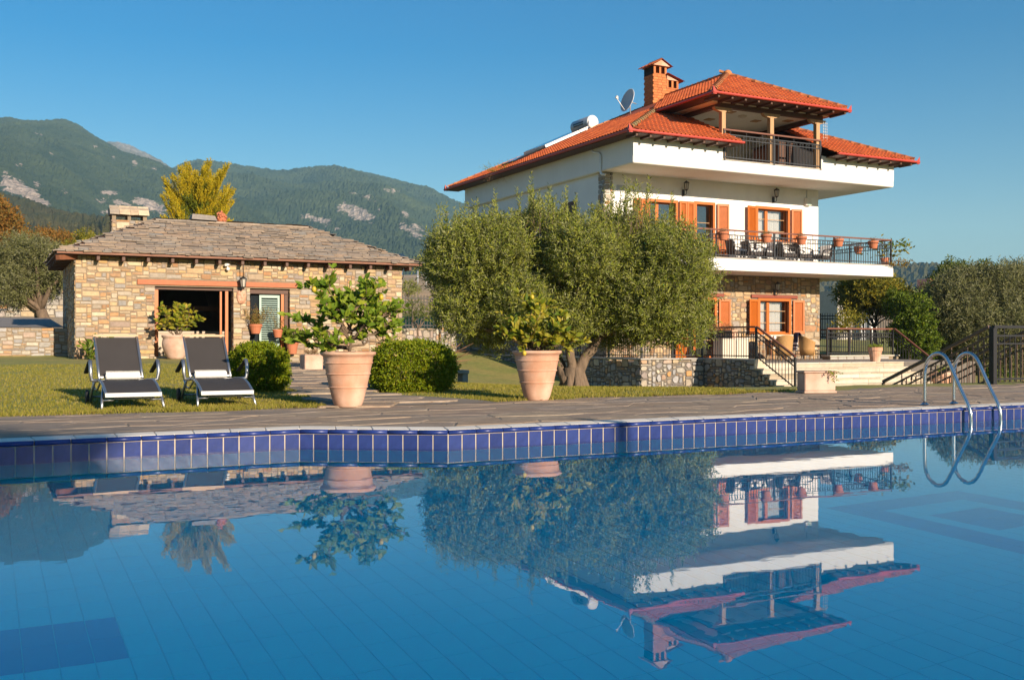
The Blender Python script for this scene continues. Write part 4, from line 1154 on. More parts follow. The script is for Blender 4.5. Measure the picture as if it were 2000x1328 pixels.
def window(a, b, c, d, door=False, curtain=True, glaze='two'):
    t = MB(); f = .075
    t.box(a - .03, a + f, WV - .035, WV + .06, c, d + .03); t.box(b - f, b + .03, WV - .035, WV + .06, c, d + .03); t.box(a + f, b - f, WV - .035, WV + .06, d - f, d + .03)
    if not door: t.box(a + f, b - f, WV - .02, WV + .06, c, c + .06)
    wo = t.build('door' if door else 'window', m_orange, VI)
    vi = WV + .16
    s = MB(); s.box(a, a + .10, vi, vi + .06, c, d); s.box(b - .10, b, vi, vi + .06, c, d); s.box(a + .1, b - .1, vi, vi + .06, d - .12, d); s.box(a + .1, b - .1, vi, vi + .06, c, c + (.12 if not door else .2))
    n_ = 2 if glaze == 'two' else 1
    if n_ == 2: m_ = (a + b) / 2 - (b - a) * .12; s.box(m_ - .07, m_ + .07, vi - .01, vi + .06, c, d)
    s.build('sash', m_orange, wo)
    g = MB(); g.box(a + .1, b - .1, vi + .026, vi + .034, c + .1, d - .1); g.build('pane', m_pane, wo)
    q = MB()
    for k in (1, 2): z = c + (d - c) * k / 3; q.box(a + .1, b - .1, vi + .012, vi + .024, z - .012, z + .012)
    q.build('glazing_bar', m_palewood, wo)
    if curtain:
        cu = MB(); NX = 40; w0, w1 = a + .12, b - .25
        vs = []
        for i in range(NX + 1):
            x = w0 + (w1 - w0) * i / NX; y = vi + .14 + .025 * math.sin(i * 1.9) + .012 * math.sin(i * .7)
            vs += [(x, y, c + .08), (x, y, d - .08)]
        cu.add(vs, [(2 * i, 2 * i + 2, 2 * i + 3, 2 * i + 1) for i in range(NX)], True); cu.build('curtain', m_curtain, wo)
    return wo
m_pane = bpy.data.materials.new('clear_pane'); m_pane.use_nodes = True
N = m_pane.node_tree.nodes; L = m_pane.node_tree.links; N.remove(N['Principled BSDF'])
tr = N.new('ShaderNodeBsdfTransparent'); gs = N.new('ShaderNodeBsdfGlossy'); gs.inputs['Roughness'].default_value = .02
mxs = N.new('ShaderNodeMixShader'); mxs.inputs[0].default_value = .16
L.new(tr.outputs[0], mxs.inputs[1]); L.new(gs.outputs[0], mxs.inputs[2]); L.new(mxs.outputs[0], N['Material Output'].inputs[0])
window(*OPU[0], door=True, curtain=False); window(*OPU[1], door=True, curtain=False, glaze='one'); window(*OPU[2], curtain=True)
window(*OPL[0], door=True, curtain=False); window(*OPL[1], curtain=True)
for a, b, c, d in OPS:                                       # side windows with lowered brown shutters
    t = MB(); t.box(WU0 - .012, WU0 + .06, a, b, c, d); o = t.build('window', m_brownwood, VI)
    MB().box(WU0 - .02, WU0 + .0, a - .10, b + .10, d + .0, d + .09).build('frame', m_white, o)
m_redlint = mat('deep_red_lintel', (.22, .045, .022), .6, var=.2, ns=7, stretch=(.6, 4, 4))
MB().bbox(26.91, 29.3, WV - .07, WV + .1, 2.665, 2.79, .006).build('lintel', m_redlint, VI)
MB().bbox(23.4, 25.55, WV - .07, WV + .1, 2.665, 2.79, .006).build('lintel', m_redlint, VI)
MB().bbox(27.2, 29.05, WV - .10, WV + .02, 1.15, 1.215, .006).build('window_sill', m_steps, VI)
MB().bbox(27.1, 28.97, WV - .06, WV + .02, 4.83, 4.895, .006).build('window_sill', m_steps, VI)
t = MB(); t.box(20.63, 20.95, WV - .03, WV, 6.45, 6.68)
for k in range(6): t.box(20.65, 20.93, WV - .045, WV - .03, 6.47 + k * .034, 6.485 + k * .034)
t.build('air_vent', m_tankgrey, VI)
t = MB(); t.bbox(29.68, 29.98, WV - .14, WV, 6.46, 6.76, .015); bx = t.build('alarm_box', m_soffit, VI); MB().box(29.76, 29.92, WV - .16, WV - .13, 6.46, 6.54).build('box_lamp', m_greenlouv, bx)
MB().box(29.82, 29.84, WV - .02, WV, 6.76, 7.1).build('cable', m_tankgrey, VI)
for P, l in (((23.62, WV - .22, 6.92), 'black iron wall lantern between the left shutters of the upper floor'), ((28.05, WV - .22, 6.94), 'black iron wall lantern above the upper right window'), ((28.1, WV - .22, 3.22), 'black iron wall lantern above the ground floor window')):
    tag(lantern(P, False), l, 'lantern', 'wall lanterns of the villa')
# roofs -------------------------------------------------------------
def tile_proto():
    t = MB(); nx = 16; w_ = .37; prof = []
    for i in range(nx + 1):
        x = -w_ / 2 + w_ * i / nx; ph = (i / nx * 2) % 1.0
        prof.append((x,   .008 + .055 * max(0, math.cos(2 * math.pi * (ph - .5))) ** .8))
    y0, y1 = -.03, .37; vs = []
    for x, z in prof: vs.append((x, y0, z + .040))
    for x, z in prof: vs.append((x, y1, z - .004))
    for x, z in prof: vs.append((x, y0, z + .008))
    m_ = nx + 1
    fs = [(i, i + 1, m_ + i + 1, m_ + i) for i in range(nx)]
    t.add(vs, fs, True)
    b = len(t.v)
    t.add([v for v in vs[:m_]] + [v for v in vs[2 * m_:]], [(m_ + i, m_ + i + 1, i + 1, i) for i in range(nx)])
    return t.mesh('roof_tile')
me_rt = tile_proto(); me_rt.materials.append(m_rooftile)
t = MB(); t.lathe([(.115, 0), (.115, .02), (.10, .025), (.095, .40)], (0, 0, 0), 8, 0, math.pi)
me_rd = t.mesh('ridge_tile')
TILES = []
def tile_slope(O, e, s, wdt, hgt, test):
    e, s = Vector(e), Vector(s); n = e.cross(s).normalized(); O = Vector(O); r = random.Random(5)
    rows = int(hgt / .33) + 1; cols = int(wdt / .37) + 1
    for j in range(rows):
        for i in range(cols):
            a, b = (i + .5) * .37, j * .33 + .03
            if test(a, b + .15):
                P = O + e * a + s * b + n * r.uniform(0, .006)
                TILES.append((P, frame(P, e, s, n) @ Matrix.Rotation(r.uniform(-.012, .012), 4, 'Z')))
E0, E1, F0, F1, EZ, K = 19.35, 33.1, 28.85, 44.3, 8.10, .468
RUN = (E1 - E0) / 2; RZ = EZ + K * RUN; cA = 1 / math.hypot(1, K); sA = K * cA; LS = RUN / cA
D0, D1, DF, DZ, DK = 22.70, 29.15, 28.60, 9.70, .515
DR = (D1 - D0) / 2; DRZ = DZ + DK * DR; cD = 1 / math.hypot(1, DK); sD = DK * cD; LD = DR / cD
rp = MB()
q = [(E0, F0, EZ), (E1, F0, EZ), (E1, F1, EZ), (E0, F1, EZ), (E0 + RUN, F0 + RUN, RZ), (E0 + RUN, F1 - RUN, RZ)]
rp.add(q, [(1, 2, 5, 4), (2, 3, 5), (3, 0, 4, 5)])
# front slope in two pieces beside the loggia (each ends under the upper roof)
def fz(v): return EZ + K * (v - F0)
hl = LG0 + .42; hr = LG1 + .18
vt = F0 + 4.6
rp.add([(E0, F0, EZ), (hl, F0, EZ), (LG0 + .05, vt, fz(vt)), (E0 + vt - F0, vt, fz(vt))], [(0, 1, 2, 3)])
rp.add([(hr, F0, EZ), (E1, F0, EZ), (E1 - (vt - F0), vt, fz(vt)), (LG1 - .05, vt, fz(vt))], [(0, 1, 2, 3)])
main_roof = rp.build('roof', m_rooftile, VI)
rp = MB()
rp.add([(D0, DF, DZ), (D1, DF, DZ), (D1, 37, DZ), (D0, 37, DZ), ((D0 + D1) / 2, DF + DR, DRZ), ((D0 + D1) / 2, 37, DRZ)], [(0, 1, 4), (1, 2, 5, 4), (3, 0, 4, 5)])
top_roof = rp.build('loggia_roof', m_rooftile, VI)
tile_slope((E0, F0, EZ), (1, 0, 0), (0, cA, sA), hl - E0 - .02, 4.6 / cA, lambda a, b: a > b * cA + .1 and E0 + a < hl - b * cA * .09)
tile_slope((E0, F0, EZ), (1, 0, 0), (0, cA, sA), E1 - E0, 4.6 / cA, lambda a, b: E0 + a > hr and a < (E1 - E0) - b * cA - .1)
front_tiles = TILES; TILES = []
tile_slope((D0, DF, DZ), (1, 0, 0), (0, cD, sD), D1 - D0, LD, lambda a, b: b * cD + .1 < a < (D1 - D0) - b * cD - .1)
top_tiles = TILES; TILES = []
tile_slope((D0, 36.0, DZ), (0, -1, 0), (cD, 0, sD), 36.0 - DF, LD, lambda a, b: a < (36.0 - DF) - b * cD - .08 and 36.0 - a < F0 + (D0 - E0) + b * cD + .2)
top_tiles2 = TILES; TILES = []
tile_slope((E0, F1, EZ), (0, -1, 0), (cA, 0, sA), F1 - F0, LS, lambda a, b: b * cA + .1 < a < (F1 - F0) - b * cA - .1)
side_tiles = TILES; TILES = []
def cdist(t): P = t[0]; return P.x * sn + P.y * cs
side_tiles.sort(key=cdist)
def place_tiles(lst, parent, lim):
    for k, (P, M) in enumerate(lst[:lim]): inst('roof_tile', me_rt, parent, M)
    joined('roof_tiles_beyond', me_rt, [M for P, M in lst[lim:]], m_rooftile, parent, True)
r5 = random.Random(2); r5.shuffle(front_tiles)
allm = front_tiles + side_tiles
place_tiles(allm, main_roof, 300)
place_tiles(top_tiles + top_tiles2, top_roof, 290)
def ridge_line(p0, p1, parent, mt, ex=.36):
    p0, p1 = Vector(p0), Vector(p1); d = (p1 - p0); n_ = int(d.length / ex); d.normalize(); sd = d.cross(Vector((0, 0, 1))).normalized(); up = sd.cross(d).normalized()
    me = me_rd.copy(); me.materials.append(mt)
    for k in range(n_ + 1):
        P = p0 + d * (k * ex) + up * .015
        inst('ridge_tile', me, parent, frame(P, sd, up, d) @ Matrix.Diagonal((1, 1, min(1, ex / .38 * 1.08), 1)))
ridge_line((E0 + .1, F0 + .1, EZ + .06), (E0 + (D0 - E0) + .2, F0 + (D0 - E0) + .2, EZ + K * (D0 - E0 + .2) + .02), main_roof, m_lichen)
ridge_line((E1 - .1, F0 + .1, EZ + .06), (E0 + RUN, F0 + RUN, RZ + .03), main_roof, m_ridge)
ridge_line((E0 + .1, F1 - .1, EZ + .06), (E0 + RUN, F1 - RUN, RZ + .03), main_roof, m_ridge)
ridge_line((E0 + RUN, F1 - RUN, RZ + .03), (E0 + RUN, F0 + RUN, RZ + .03), main_roof, m_ridge)
ridge_line((D0 + .08, DF + .08, DZ + .06), ((D0 + D1) / 2, DF + DR, DRZ + .03), top_roof, m_ridge)
ridge_line((D1 - .08, DF + .08, DZ + .06), ((D0 + D1) / 2, DF + DR, DRZ + .03), top_roof, m_ridge)
ridge_line(((D0 + D1) / 2, DF + DR, DRZ + .03), ((D0 + D1) / 2, 36.5, DRZ + .03), top_roof, m_ridge)
MB().sphere(((D0 + D1) / 2, DF + DR - .02, DRZ + .08), .17, 10, 8, (1, 1, .8)).build('ridge_cap', m_ridge, top_roof)
# gutters, fascias, soffits
def gutter(p0, p1, parent, inward):
    p0, p1 = Vector(p0), Vector(p1); t = MB(); i_ = Vector(inward)
    pr = [(0, .0), (-.03, -.02), (-.03, -.062), (.0, -.088), (.06, -.088), (.06, -.02)]
    vs = [p + i_ * a + Vector((0, 0, b)) for p in (p0, p1) for a, b in pr]; m_ = len(pr)
    t.add(vs, [(k, (k + 1) % m_, m_ + (k + 1) % m_, m_ + k) for k in range(m_)] + [tuple(range(m_))[::-1], tuple(range(m_, 2 * m_))])
    return t.build('gutter', m_gutter, parent)
gutter((E0 - .05, F0 - .04, EZ + .02), (hl, F0 - .04, EZ + .02), main_roof, (0, 1, 0)); gutter((hr, F0 - .04, EZ + .02), (E1 + .05, F0 - .04, EZ + .02), main_roof, (0, 1, 0))
gutter((E0 - .04, F1 + .1, EZ + .02), (E0 - .04, F0 - .05, EZ + .02), main_roof, (1, 0, 0)); gutter((E1 + .04, F0 - .05, EZ + .02), (E1 + .04, F1 + .1, EZ + .02), main_roof, (-1, 0, 0))
gutter((D0 - .05, DF - .04, DZ + .02), (D1 + .05, DF - .04, DZ + .02), top_roof, (0, 1, 0)); gutter((D0 - .04, 34, DZ + .02), (D0 - .04, DF - .05, DZ + .02), top_roof, (1, 0, 0)); gutter((D1 + .04, DF - .05, DZ + .02), (D1 + .04, 36, DZ + .02), top_roof, (-1, 0, 0))
def corner_plate(x, y, z, s_, parent):
    MB().add([(x - s_ * .05, y - .05, z - .1), (x + s_ * .10, y - .05, z - .1), (x - s_ * .05, y + .10, z - .1), (x - s_ * .05, y - .05, z + .20), (x + s_ * .10, y - .05, z + .03), (x - s_ * .05, y + .10, z + .03)], [(0, 1, 4, 3), (0, 3, 5, 2), (3, 4, 5)]).build('corner_plate', m_gutter, parent)
corner_plate(E0, F0, EZ, 1, main_roof); corner_plate(E1, F0, EZ, -1, main_roof); corner_plate(D0, DF, DZ, 1, top_roof); corner_plate(D1, DF, DZ, -1, top_roof)
corner_plate(E0, F1 + .0, EZ, 1, main_roof)
for bx_ in ((E0 + .03, hl - .05, F0 + .04, SV0 + .05), (hr + .05, E1 - .03, F0 + .04, SV0 + .05), (E0 + .03, S0 + .05, SV0 + .05, F1 - .03), (S1 - .05, E1 - .03, SV0 + .05, F1 - .03)): MB().box(*bx_, EZ - .09, EZ - .05).build('eave_soffit', m_brownwood, main_roof)
for k in range(24):
    u = E0 + .3 + k * .57
    if hl - .1 < u < hr: continue
    MB().box(u, u + .08, F0 + .06, SV0 + .02, EZ - .17, EZ - .09).build('rafter_end', m_brownwood, main_roof)
for bx_ in ((D0 + .03, D1 - .03, DF + .04, SV0 + .02), (D0 + .03, LG0 - .02, SV0 + .02, 33.8), (LG1 + .1, D1 - .03, SV0 + .02, 36)): MB().box(*bx_, DZ - .08, DZ - .04).build('eave_soffit', m_brownwood, top_roof)
for k in range(11):
    u = D0 + .25 + k * .6; MB().box(u, u + .08, DF + .06, SV0 - .05, DZ - .16, DZ - .08).build('rafter_end', m_brownwood, top_roof)
# loggia
t = MB(); t.box(LG0 - .02, LG1 + .02, SV0 + .22, 33.4, LGZ - .1, LGZ); t.build('loggia_floor', m_terrfloor, VI)
t = MB(); t.box(LG0 - .15, LG0, SV0 + .23, 33.4, SZ1 - .2, SZ1); t.add([(LG0 - .15, SV0 + .0, SZ1), (LG0, SV0 + .0, SZ1), (LG0, 33.2, 9.62), (LG0 - .15, 33.2, 9.62), (LG0 - .15, SV0, LGZ), (LG0, SV0, LGZ), (LG0, 33.2, LGZ), (LG0 - .15, 33.2, LGZ)],
      [(0, 1, 2, 3), (1, 5, 6, 2), (0, 3, 7, 4), (0, 4, 5, 1)])
t.build('loggia_side_wall', m_white, VI)
t = MB(); t.add([(LG1 + .15, SV0 + .0, SZ1), (LG1, SV0 + .0, SZ1), (LG1, 33.2, 9.62), (LG1 + .15, 33.2, 9.62), (LG1 + .15, SV0, LGZ), (LG1, SV0, LGZ), (LG1, 33.2, LGZ), (LG1 + .15, 33.2, LGZ)],
      [(3, 2, 1, 0), (2, 6, 5, 1), (4, 7, 3, 0), (1, 5, 4, 0)])
t.build('loggia_side_wall', m_white, VI)
t = MB(); wall_holes(t, LG0, LG1, LGZ, 9.66, [(24.5, 26.15, LGZ, 9.25)], 33.2, .2); t.build('loggia_back_wall', m_cream, VI)
t = MB(); t.box(24.45, 24.57, 33.12, 33.3, LGZ, 9.3); t.box(26.08, 26.2, 33.12, 33.3, LGZ, 9.3); t.box(24.57, 26.08, 33.12, 33.3, 9.15, 9.3); t.box(25.28, 25.38, 33.15, 33.3, LGZ, 9.15); ld = t.build('loggia_door', m_brownwood, VI)
MB().box(24.57, 26.08, 33.24, 33.26, LGZ, 9.15).build('pane', m_glass, ld)
cu = MB(); vs = []
for i in range(31):
    x = 25.55 + .5 * i / 30; y = 33.05 + .03 * math.sin(i * 1.6); vs += [(x, y, LGZ + .05), (x, y, 9.1)]
cu.add(vs, [(2 * i, 2 * i + 2, 2 * i + 3, 2 * i + 1) for i in range(30)], True); tag(cu.build('patio_curtain', m_curtain), 'pale net curtain hanging at the top floor loggia door', 'curtain')
MB().box(LG0 - .5, LG1 + .3, SV0 - .05, 33.4, 9.60, 9.66).build('loggia_ceiling', m_white, VI)
t = MB(); bz0, bz1 = 9.44, 9.60
t.box(LG0 - .1, LG1 + .1, SV0 + .02, SV0 + .20, bz0, bz1); t.box(LG0 - .1, LG0 + .06, SV0 + .20, 33.2, bz0 + .02, bz1); t.box(LG1 - .06, LG1 + .1, SV0 + .20, 33.2, bz0 - .02, bz1); t.box(LG0 + .06, LG1 - .06, 33.02, 33.19, bz0, bz1); t.build('loggia_beam', m_brownwood, VI)
for u in (LG0 + .06, (LG0 + LG1) / 2 - .05, LG1 - .14):
    p = MB().bbox(u - .09, u + .09, SV0 + .02, SV0 + .20, LGZ + .03, bz0, .008).build('post', m_palewood, VI)
    MB().add([(u - .42, SV0 + .03, bz0 - .002), (u - .36, SV0 + .03, bz0 - .10), (u - .12, SV0 + .03, bz0 - .16), (u + .12, SV0 + .03, bz0 - .16), (u + .36, SV0 + .03, bz0 - .10), (u + .42, SV0 + .03, bz0 - .002),
              (u - .42, SV0 + .19, bz0 - .002), (u - .36, SV0 + .19, bz0 - .10), (u - .12, SV0 + .19, bz0 - .16), (u + .12, SV0 + .19, bz0 - .16), (u + .36, SV0 + .19, bz0 - .10), (u + .42, SV0 + .19, bz0 - .002)],
             [(0, 1, 2, 3, 4, 5), (11, 10, 9, 8, 7, 6)] + [(i, i + 6, i + 7, i + 1) for i in range(5)] + [(5, 11, 6, 0)]).build('bracket', m_palewood, p)
railing(VI, (LG0 + .02, SV0 - .0, LGZ + .03), (LG1 - .02, SV0 - .0, LGZ + .03), 1.08, (0.008, .5, .992), name='loggia_railing', sp=.15, m_rail=m_railwood)
MB().lathe([(.18, 0), (.16, -.05), (.05, -.09), (0, -.09)], (25.9, 30.9, 9.6), 14).build('ceiling_lamp', m_soffit, VI)
for x, y in ((25.0, 31.8), (26.8, 31.2), (27.9, 30.6), (24.9, 30.4)): MB().box(x, x + .32, y, y + .32, 9.575, 9.602).build('ceiling_panel', m_palewood, VI)
o = empty('loggia_cabinet', (28.2, 32.2, LGZ), 'dark brown cabinet in the right corner of the roof loggia', 'cabinet')
MB().bbox(27.85, 28.55, 31.0, 32.6, LGZ, 8.75, .01).build('carcass', m_brownwood, o); MB().bbox(27.82, 28.58, 30.98, 32.62, 8.75, 8.8, .006).build('top', m_brownwood, o)
for k in range(2): MB().bbox(27.835, 27.85, 31.04 + k * .78, 31.78 + k * .78, LGZ + .06, 8.7, .005).build('door', m_railwood, o)
# chimney of clay bricks
CV, CD = 35.85, .70
blocks = [(25.27, 25.93, 12.64), (25.93, 26.55, 12.10), (26.55, 26.95, 11.52)]
t = MB()
for k, (a, b, zt) in enumerate(blocks):
    t.box(a + .004, b - .004, CV + .004, CV + CD - .004, 9.6, zt - .34 if k < 2 else zt)
    if k < 2:
        t.box(a + .01, a + .1, CV + .01, CV + CD - .01, zt - .34, zt); t.box(b - .1, b - .01, CV + .01, CV + CD - .01, zt - .34, zt); t.box((a + b) / 2 - .05, (a + b) / 2 + .05, CV + .01, CV + CD - .01, zt - .34, zt); t.box(a + .1, b - .1, CV + CD * .45, CV + CD * .55, zt - .34, zt)
chm = t.build('chimney', m_brickjoint, main_roof)
bb = MB(); bb.bbox(-.108, .108, -.012, .06, -.050, .050, .005); me_bk = bb.mesh('brick'); me_bk.materials.append(m_brick)
for k, (a, b, zt) in enumerate(blocks):
    ztop = zt - .34 if k < 2 else zt; z = 10.55; row = 0
    while z < ztop - .05:
        x = a + (.06 if row % 2 else .112)
        while x < b - .05:
            hw = min(.108, b - x); M = Matrix.Translation((x, CV, z)) @ Matrix.Diagonal((max(.3, hw / .108), 1, 1, 1)); inst('brick', me_bk, chm, M); x += .224
        if k == 0:
            y = CV + .11 + (.06 if row % 2 else 0)
            while y < CV + CD: inst('brick', me_bk, chm, Matrix.Translation((a, y, z)) @ Matrix.Rotation(R(-90), 4, 'Z')); y += .224
        z += .112; row += 1
    if k < 2:
        MB().box(a - .0, b + .0, CV - .01, CV + CD + .01, zt - .36, zt - .31).build('brick_band', m_brick, chm)
        for x0, x1 in ((a - .005, a + .1), ((a + b) / 2 - .05, (a + b) / 2 + .05), (b - .1, b + .005)): MB().bbox(x0, x1, CV - .012, CV + .07, zt - .31, zt, .004).build('brick_pier', m_brick, chm)
    if k == 0:
        MB().box(a - .013, a + .0, CV, CV + CD, zt - .34, zt).build('side_grille', m_dark, chm)
t = MB(); a, b, zt = blocks[0]; mid = (a + b) / 2
t.add([(a - .1, CV - .12, zt), (b + .1, CV - .12, zt), (mid, CV - .12, zt + .25), (a - .1, CV + CD + .12, zt), (b + .1, CV + CD + .12, zt), (mid, CV + CD + .12, zt + .25)], [(0, 1, 2), (5, 4, 3), (0, 2, 5, 3), (2, 1, 4, 5), (1, 0, 3, 4)])
t.build('chimney_gable', m_terra, chm)
def cap_tiles(x0, z0, x1, z1):
    d = Vector((x1 - x0, 0, z1 - z0)); n_ = 2; L_ = d.length; d.normalize(); e = Vector((0, 1, 0)) if x1 > x0 else Vector((0, -1, 0))
    e = -e; nn = e.cross(d)
    if nn.z < 0: e = -e; nn = -nn
    for k in range(4):
        y = CV - .08 + k * .25 + .05
        P = Vector((x0, y, z0)); inst('cap_tile', me_rt, chm, frame(P, e, d, nn) @ Matrix.Diagonal((1, L_ / .36, .7, 1)))
cap_tiles(a - .14, zt - .01, mid, zt + .27); cap_tiles(b + .14, zt - .01, mid, zt + .27)
t = MB(); t.lathe([(.08, 0), (.08, CD + .2)], (0, 0, 0), 8, 0, math.pi); me_c = t.mesh('cap_ridge'); me_c.materials.append(m_ridge); inst('cap_ridge', me_c, chm, Matrix(((1, 0, 0, mid), (0, 0, 1, CV - .13), (0, 1, 0, zt + .25), (0, 0, 0, 1))))
a, b, zt = blocks[1]; cap_tiles(b + .12, zt - .02, a - .02, zt + .24)
MB().add([(a, CV - .05, zt), (b + .05, CV - .05, zt), (a, CV - .05, zt + .22), (a, CV + CD, zt), (b + .05, CV + CD, zt), (a, CV + CD, zt + .22)], [(0, 1, 2), (5, 4, 3), (0, 2, 5, 3), (2, 1, 4, 5), (1, 0, 3, 4)]).build('chimney_gable', m_terra, chm)
a, b, zt = blocks[2]; cap_tiles(b + .12, zt - .02, a - .02, zt + .2)
# downpipe
t = MB(); xx = S0 - .05
t.tube([(xx - .10, 31.95, 7.93), (xx - .10, 31.9, 7.86), (xx, 31.70, 7.80), (xx, 31.6, 7.76), (xx, 31.55, 7.68), (xx, 31.55, 7.12), (xx, 31.5, 7.02), (xx + .02, 31.42, 6.98), (xx + .1, 31.35, 6.96)], .045, 10); t.build('downpipe', m_white, VI)
# things on the roof
SH = empty('solar_water_heater', (23.5, 40, 10), 'solar water heater with a white tank lying on the red tile roof', 'water heater')
tk0, tk1 = 39.25, 40.75; tc = (24.35, 10.80)
def cyl_v(t, u, z, v0, v1, r, n=20, ends=True):
    vs = []; 
    prof = [(0, v0 - .05), (r * .6, v0 - .045), (r * .92, v0 - .02), (r, v0 + .02), (r, v1 - .02), (r * .9, v1 + .03), (0, v1 + .05)]
    for rr, v in prof:
        for k in range(n): a = 2 * math.pi * k / n; vs.append((u + rr * math.cos(a), v, z + rr * math.sin(a)))
    t.add(vs, [(i * n + k, i * n + (k + 1) % n, (i + 1) * n + (k + 1) % n, (i + 1) * n + k) for i in range(len(prof) - 1) for k in range(n)], True)
t = MB(); cyl_v(t, *tc, tk0 + .08, tk1, .30); t.build('tank', m_tankgrey, SH)
t = MB(); cyl_v(t, *tc, tk0, tk0 + .10, .305); ec = t.build('tank_end', m_tankwhite, SH)
MB().lathe([(0, .0), (.07, .0), (.07, .03), (0, .03)], (0, 0, 0), 12).build('end_cover', m_soffit, SH).matrix_basis = Matrix.Translation(Vector((tc[0] + .03, tk0 - .05, tc[1])) - woff(SH)) @ Matrix.Rotation(R(90), 4, 'X')
# printed band on the tank's side
t = MB()
for zz, (v0, v1) in ((.08, (39.6, 40.5)), (-.02, (39.62, 40.45))):
    a0 = math.pi - math.asin(zz / .302); a1 = math.pi - math.asin((zz - .07) / .302)
    t.quad((tc[0] + .3035 * math.cos(a0), v0, tc[1] + .3035 * math.sin(a0)), (tc[0] + .3035 * math.cos(a0), v1, tc[1] + .3035 * math.sin(a0)), (tc[0] + .3035 * math.cos(a1), v1, tc[1] + .3035 * math.sin(a1)), (tc[0] + .3035 * math.cos(a1), v0, tc[1] + .3035 * math.sin(a1)))
t.build('printed_band', m_iron, SH)
def on_roof(u, v, h): return Vector((u - sA * h, v, EZ + K * (u - E0) + h * cA))
def panel(u0, u1, v0, v1, h0, h1, mt, nm):
    c = [on_roof(u, v, h) for h in (h0, h1) for v in (v0, v1) for u in (u0, u1)]
    return MB().add(c, [(0, 2, 3, 1), (4, 5, 7, 6), (0, 1, 5, 4), (2, 6, 7, 3), (0, 4, 6, 2), (1, 3, 7, 5)]).build(nm, mt, SH)
panel(21.9, 24.15, 39.1, 41.1, .12, .24, m_tankwhite, 'collector_frame'); panel(21.98, 24.07, 39.16, 41.04, .235, .25, m_solar, 'collector_glass')
t = MB(); t.tube([on_roof(20.4, 39.3, .12), on_roof(20.9, 39.4, .16), on_roof(21.9, 39.2, .16)], .03, 6); t.tube([on_roof(24.1, 39.2, .2), (24.1, 39.3, 10.5), (24.3, 39.25, 10.75)], .02, 6); t.build('pipe', m_rubber, SH)
panel(20.5, 21.8, 39.3, 40.6, .10, .16, m_solar, 'lower_collector')
t = MB(); t.beam(on_roof(24.1, 39.4, .1), (24.35, 39.4, 10.55), .04, .04); t.beam(on_roof(24.1, 40.6, .1), (24.35, 40.6, 10.55), .04, .04); t.beam((24.62, 39.4, 10.55), on_roof(24.7, 39.4, 0), .04, .04); t.build('stand', m_tankgrey, SH)
DI = empty('satellite_dish', (24.44, 36.5, 10.5), 'grey satellite dish beside the brick chimney on the villa roof', 'satellite dish')
c = Vector((24.44, 36.5, 11.18)); nrm = (Vector((-.86 * cs - .46 * sn, .86 * sn - .46 * cs, .28))).normalized()
sd = nrm.cross(Vector((0, 0, 1))).normalized(); up = sd.cross(nrm).normalized()
t = MB(); vs = []; n_ = 28
for i in range(7):
    rr = .50 * i / 6 + .001
    for k in range(n_): a = 2 * math.pi * k / n_; vs.append(c + sd * rr * .92 * math.cos(a) + up * rr * math.sin(a) + nrm * (.32 * rr * rr))
t.add(vs, [(i * n_ + k, i * n_ + (k + 1) % n_, (i + 1) * n_ + (k + 1) % n_, (i + 1) * n_ + k) for i in range(6) for k in range(n_)], True); t.build('reflector', m_dish, DI)
MB().tube([c + sd * .462 * math.cos(2 * math.pi * k / 24) + up * .503 * math.sin(2 * math.pi * k / 24) + nrm * .08 for k in range(25)], .012, 5, False).build('rim', m_tankwhite, DI)
fp = c + nrm * .62 - up * .12
t = MB(); t.tube([c - up * .48 + nrm * .06, fp], .016, 6); t.build('feed_arm', m_tankwhite, DI); t = MB(); t.tube([fp - nrm * .08, fp + nrm * .05], .04, 8); t.tube([fp + up * .07 - nrm * .06, fp + up * .07 + nrm * .03], .03, 8); t.build('receiver', m_soffit, DI)
t = MB(); t.tube([(24.55, 36.55, 10.4), (24.55, 36.55, 11.1), c - nrm * .02], .025, 8); t.tube([c - nrm * .02, c - nrm * .40 + up * .02], .02, 6); t.build('mast', m_tankgrey, DI)

# ---------------------------------------------------------------- raised terrace and its stairs
ST = empty('stone_terrace', (24, 28, .2), 'raised stone faced terrace with pale stairs in front of the villa', 'terrace')
T0, T1, TV, FL, FV2, TZ, CZ = 19.30, 32.35, 28.1, 21.9, 25.55, .25, .39
NS, TR, RI = 6, .31, .165
SR = 28.6
t = MB(); t.box(T0 + .05, T1, TV + .05, WV - .03, -1.6, TZ - .03); t.box(FL + .05, T1, FV2 + .05, TV + .05, -1.6, TZ - .03); t.box(T0 + .05, WU0 + .04, WV - .03, 43.4, -1.6, TZ - .03); t.box(T0 + .05, FL, TV + .05, TV + .35, TZ - .03, CZ - .05)
t.box(FL + .05, FL + .30, FV2 + .02, TV + .1, TZ - .03, CZ - .05)
for k in range(1, NS): t.box(FL + .05, SR, FV2 - TR * k, FV2 - TR * (k - 1) + .06, -1.6, TZ - RI * k - .03)
t.build('terrace_core', m_mortar_dk, ST)
HSB = ((1, .26), (2, .26), (3, .2), (4, .16), (5, .12))
stone_face(ST, pack(FL - T0, 1.55, 71, g=.055, hs=HSB, asp=(.8, 2.1)), (T0, TV + .05, -1.19), (1, 0, 0), (0, 0, 1), m_stone2, 72, 130, jit=.30, gap=.014, d=(.02, .05))
stone_face(ST, pack(3.2, 1.55, 73, g=.055, hs=HSB, asp=(.8, 2.1)), (T0 + .05, TV + 3.25, -1.19), (0, -1, 0), (0, 0, 1), m_stone2, 74, 90, jit=.30, gap=.014, d=(.02, .05))
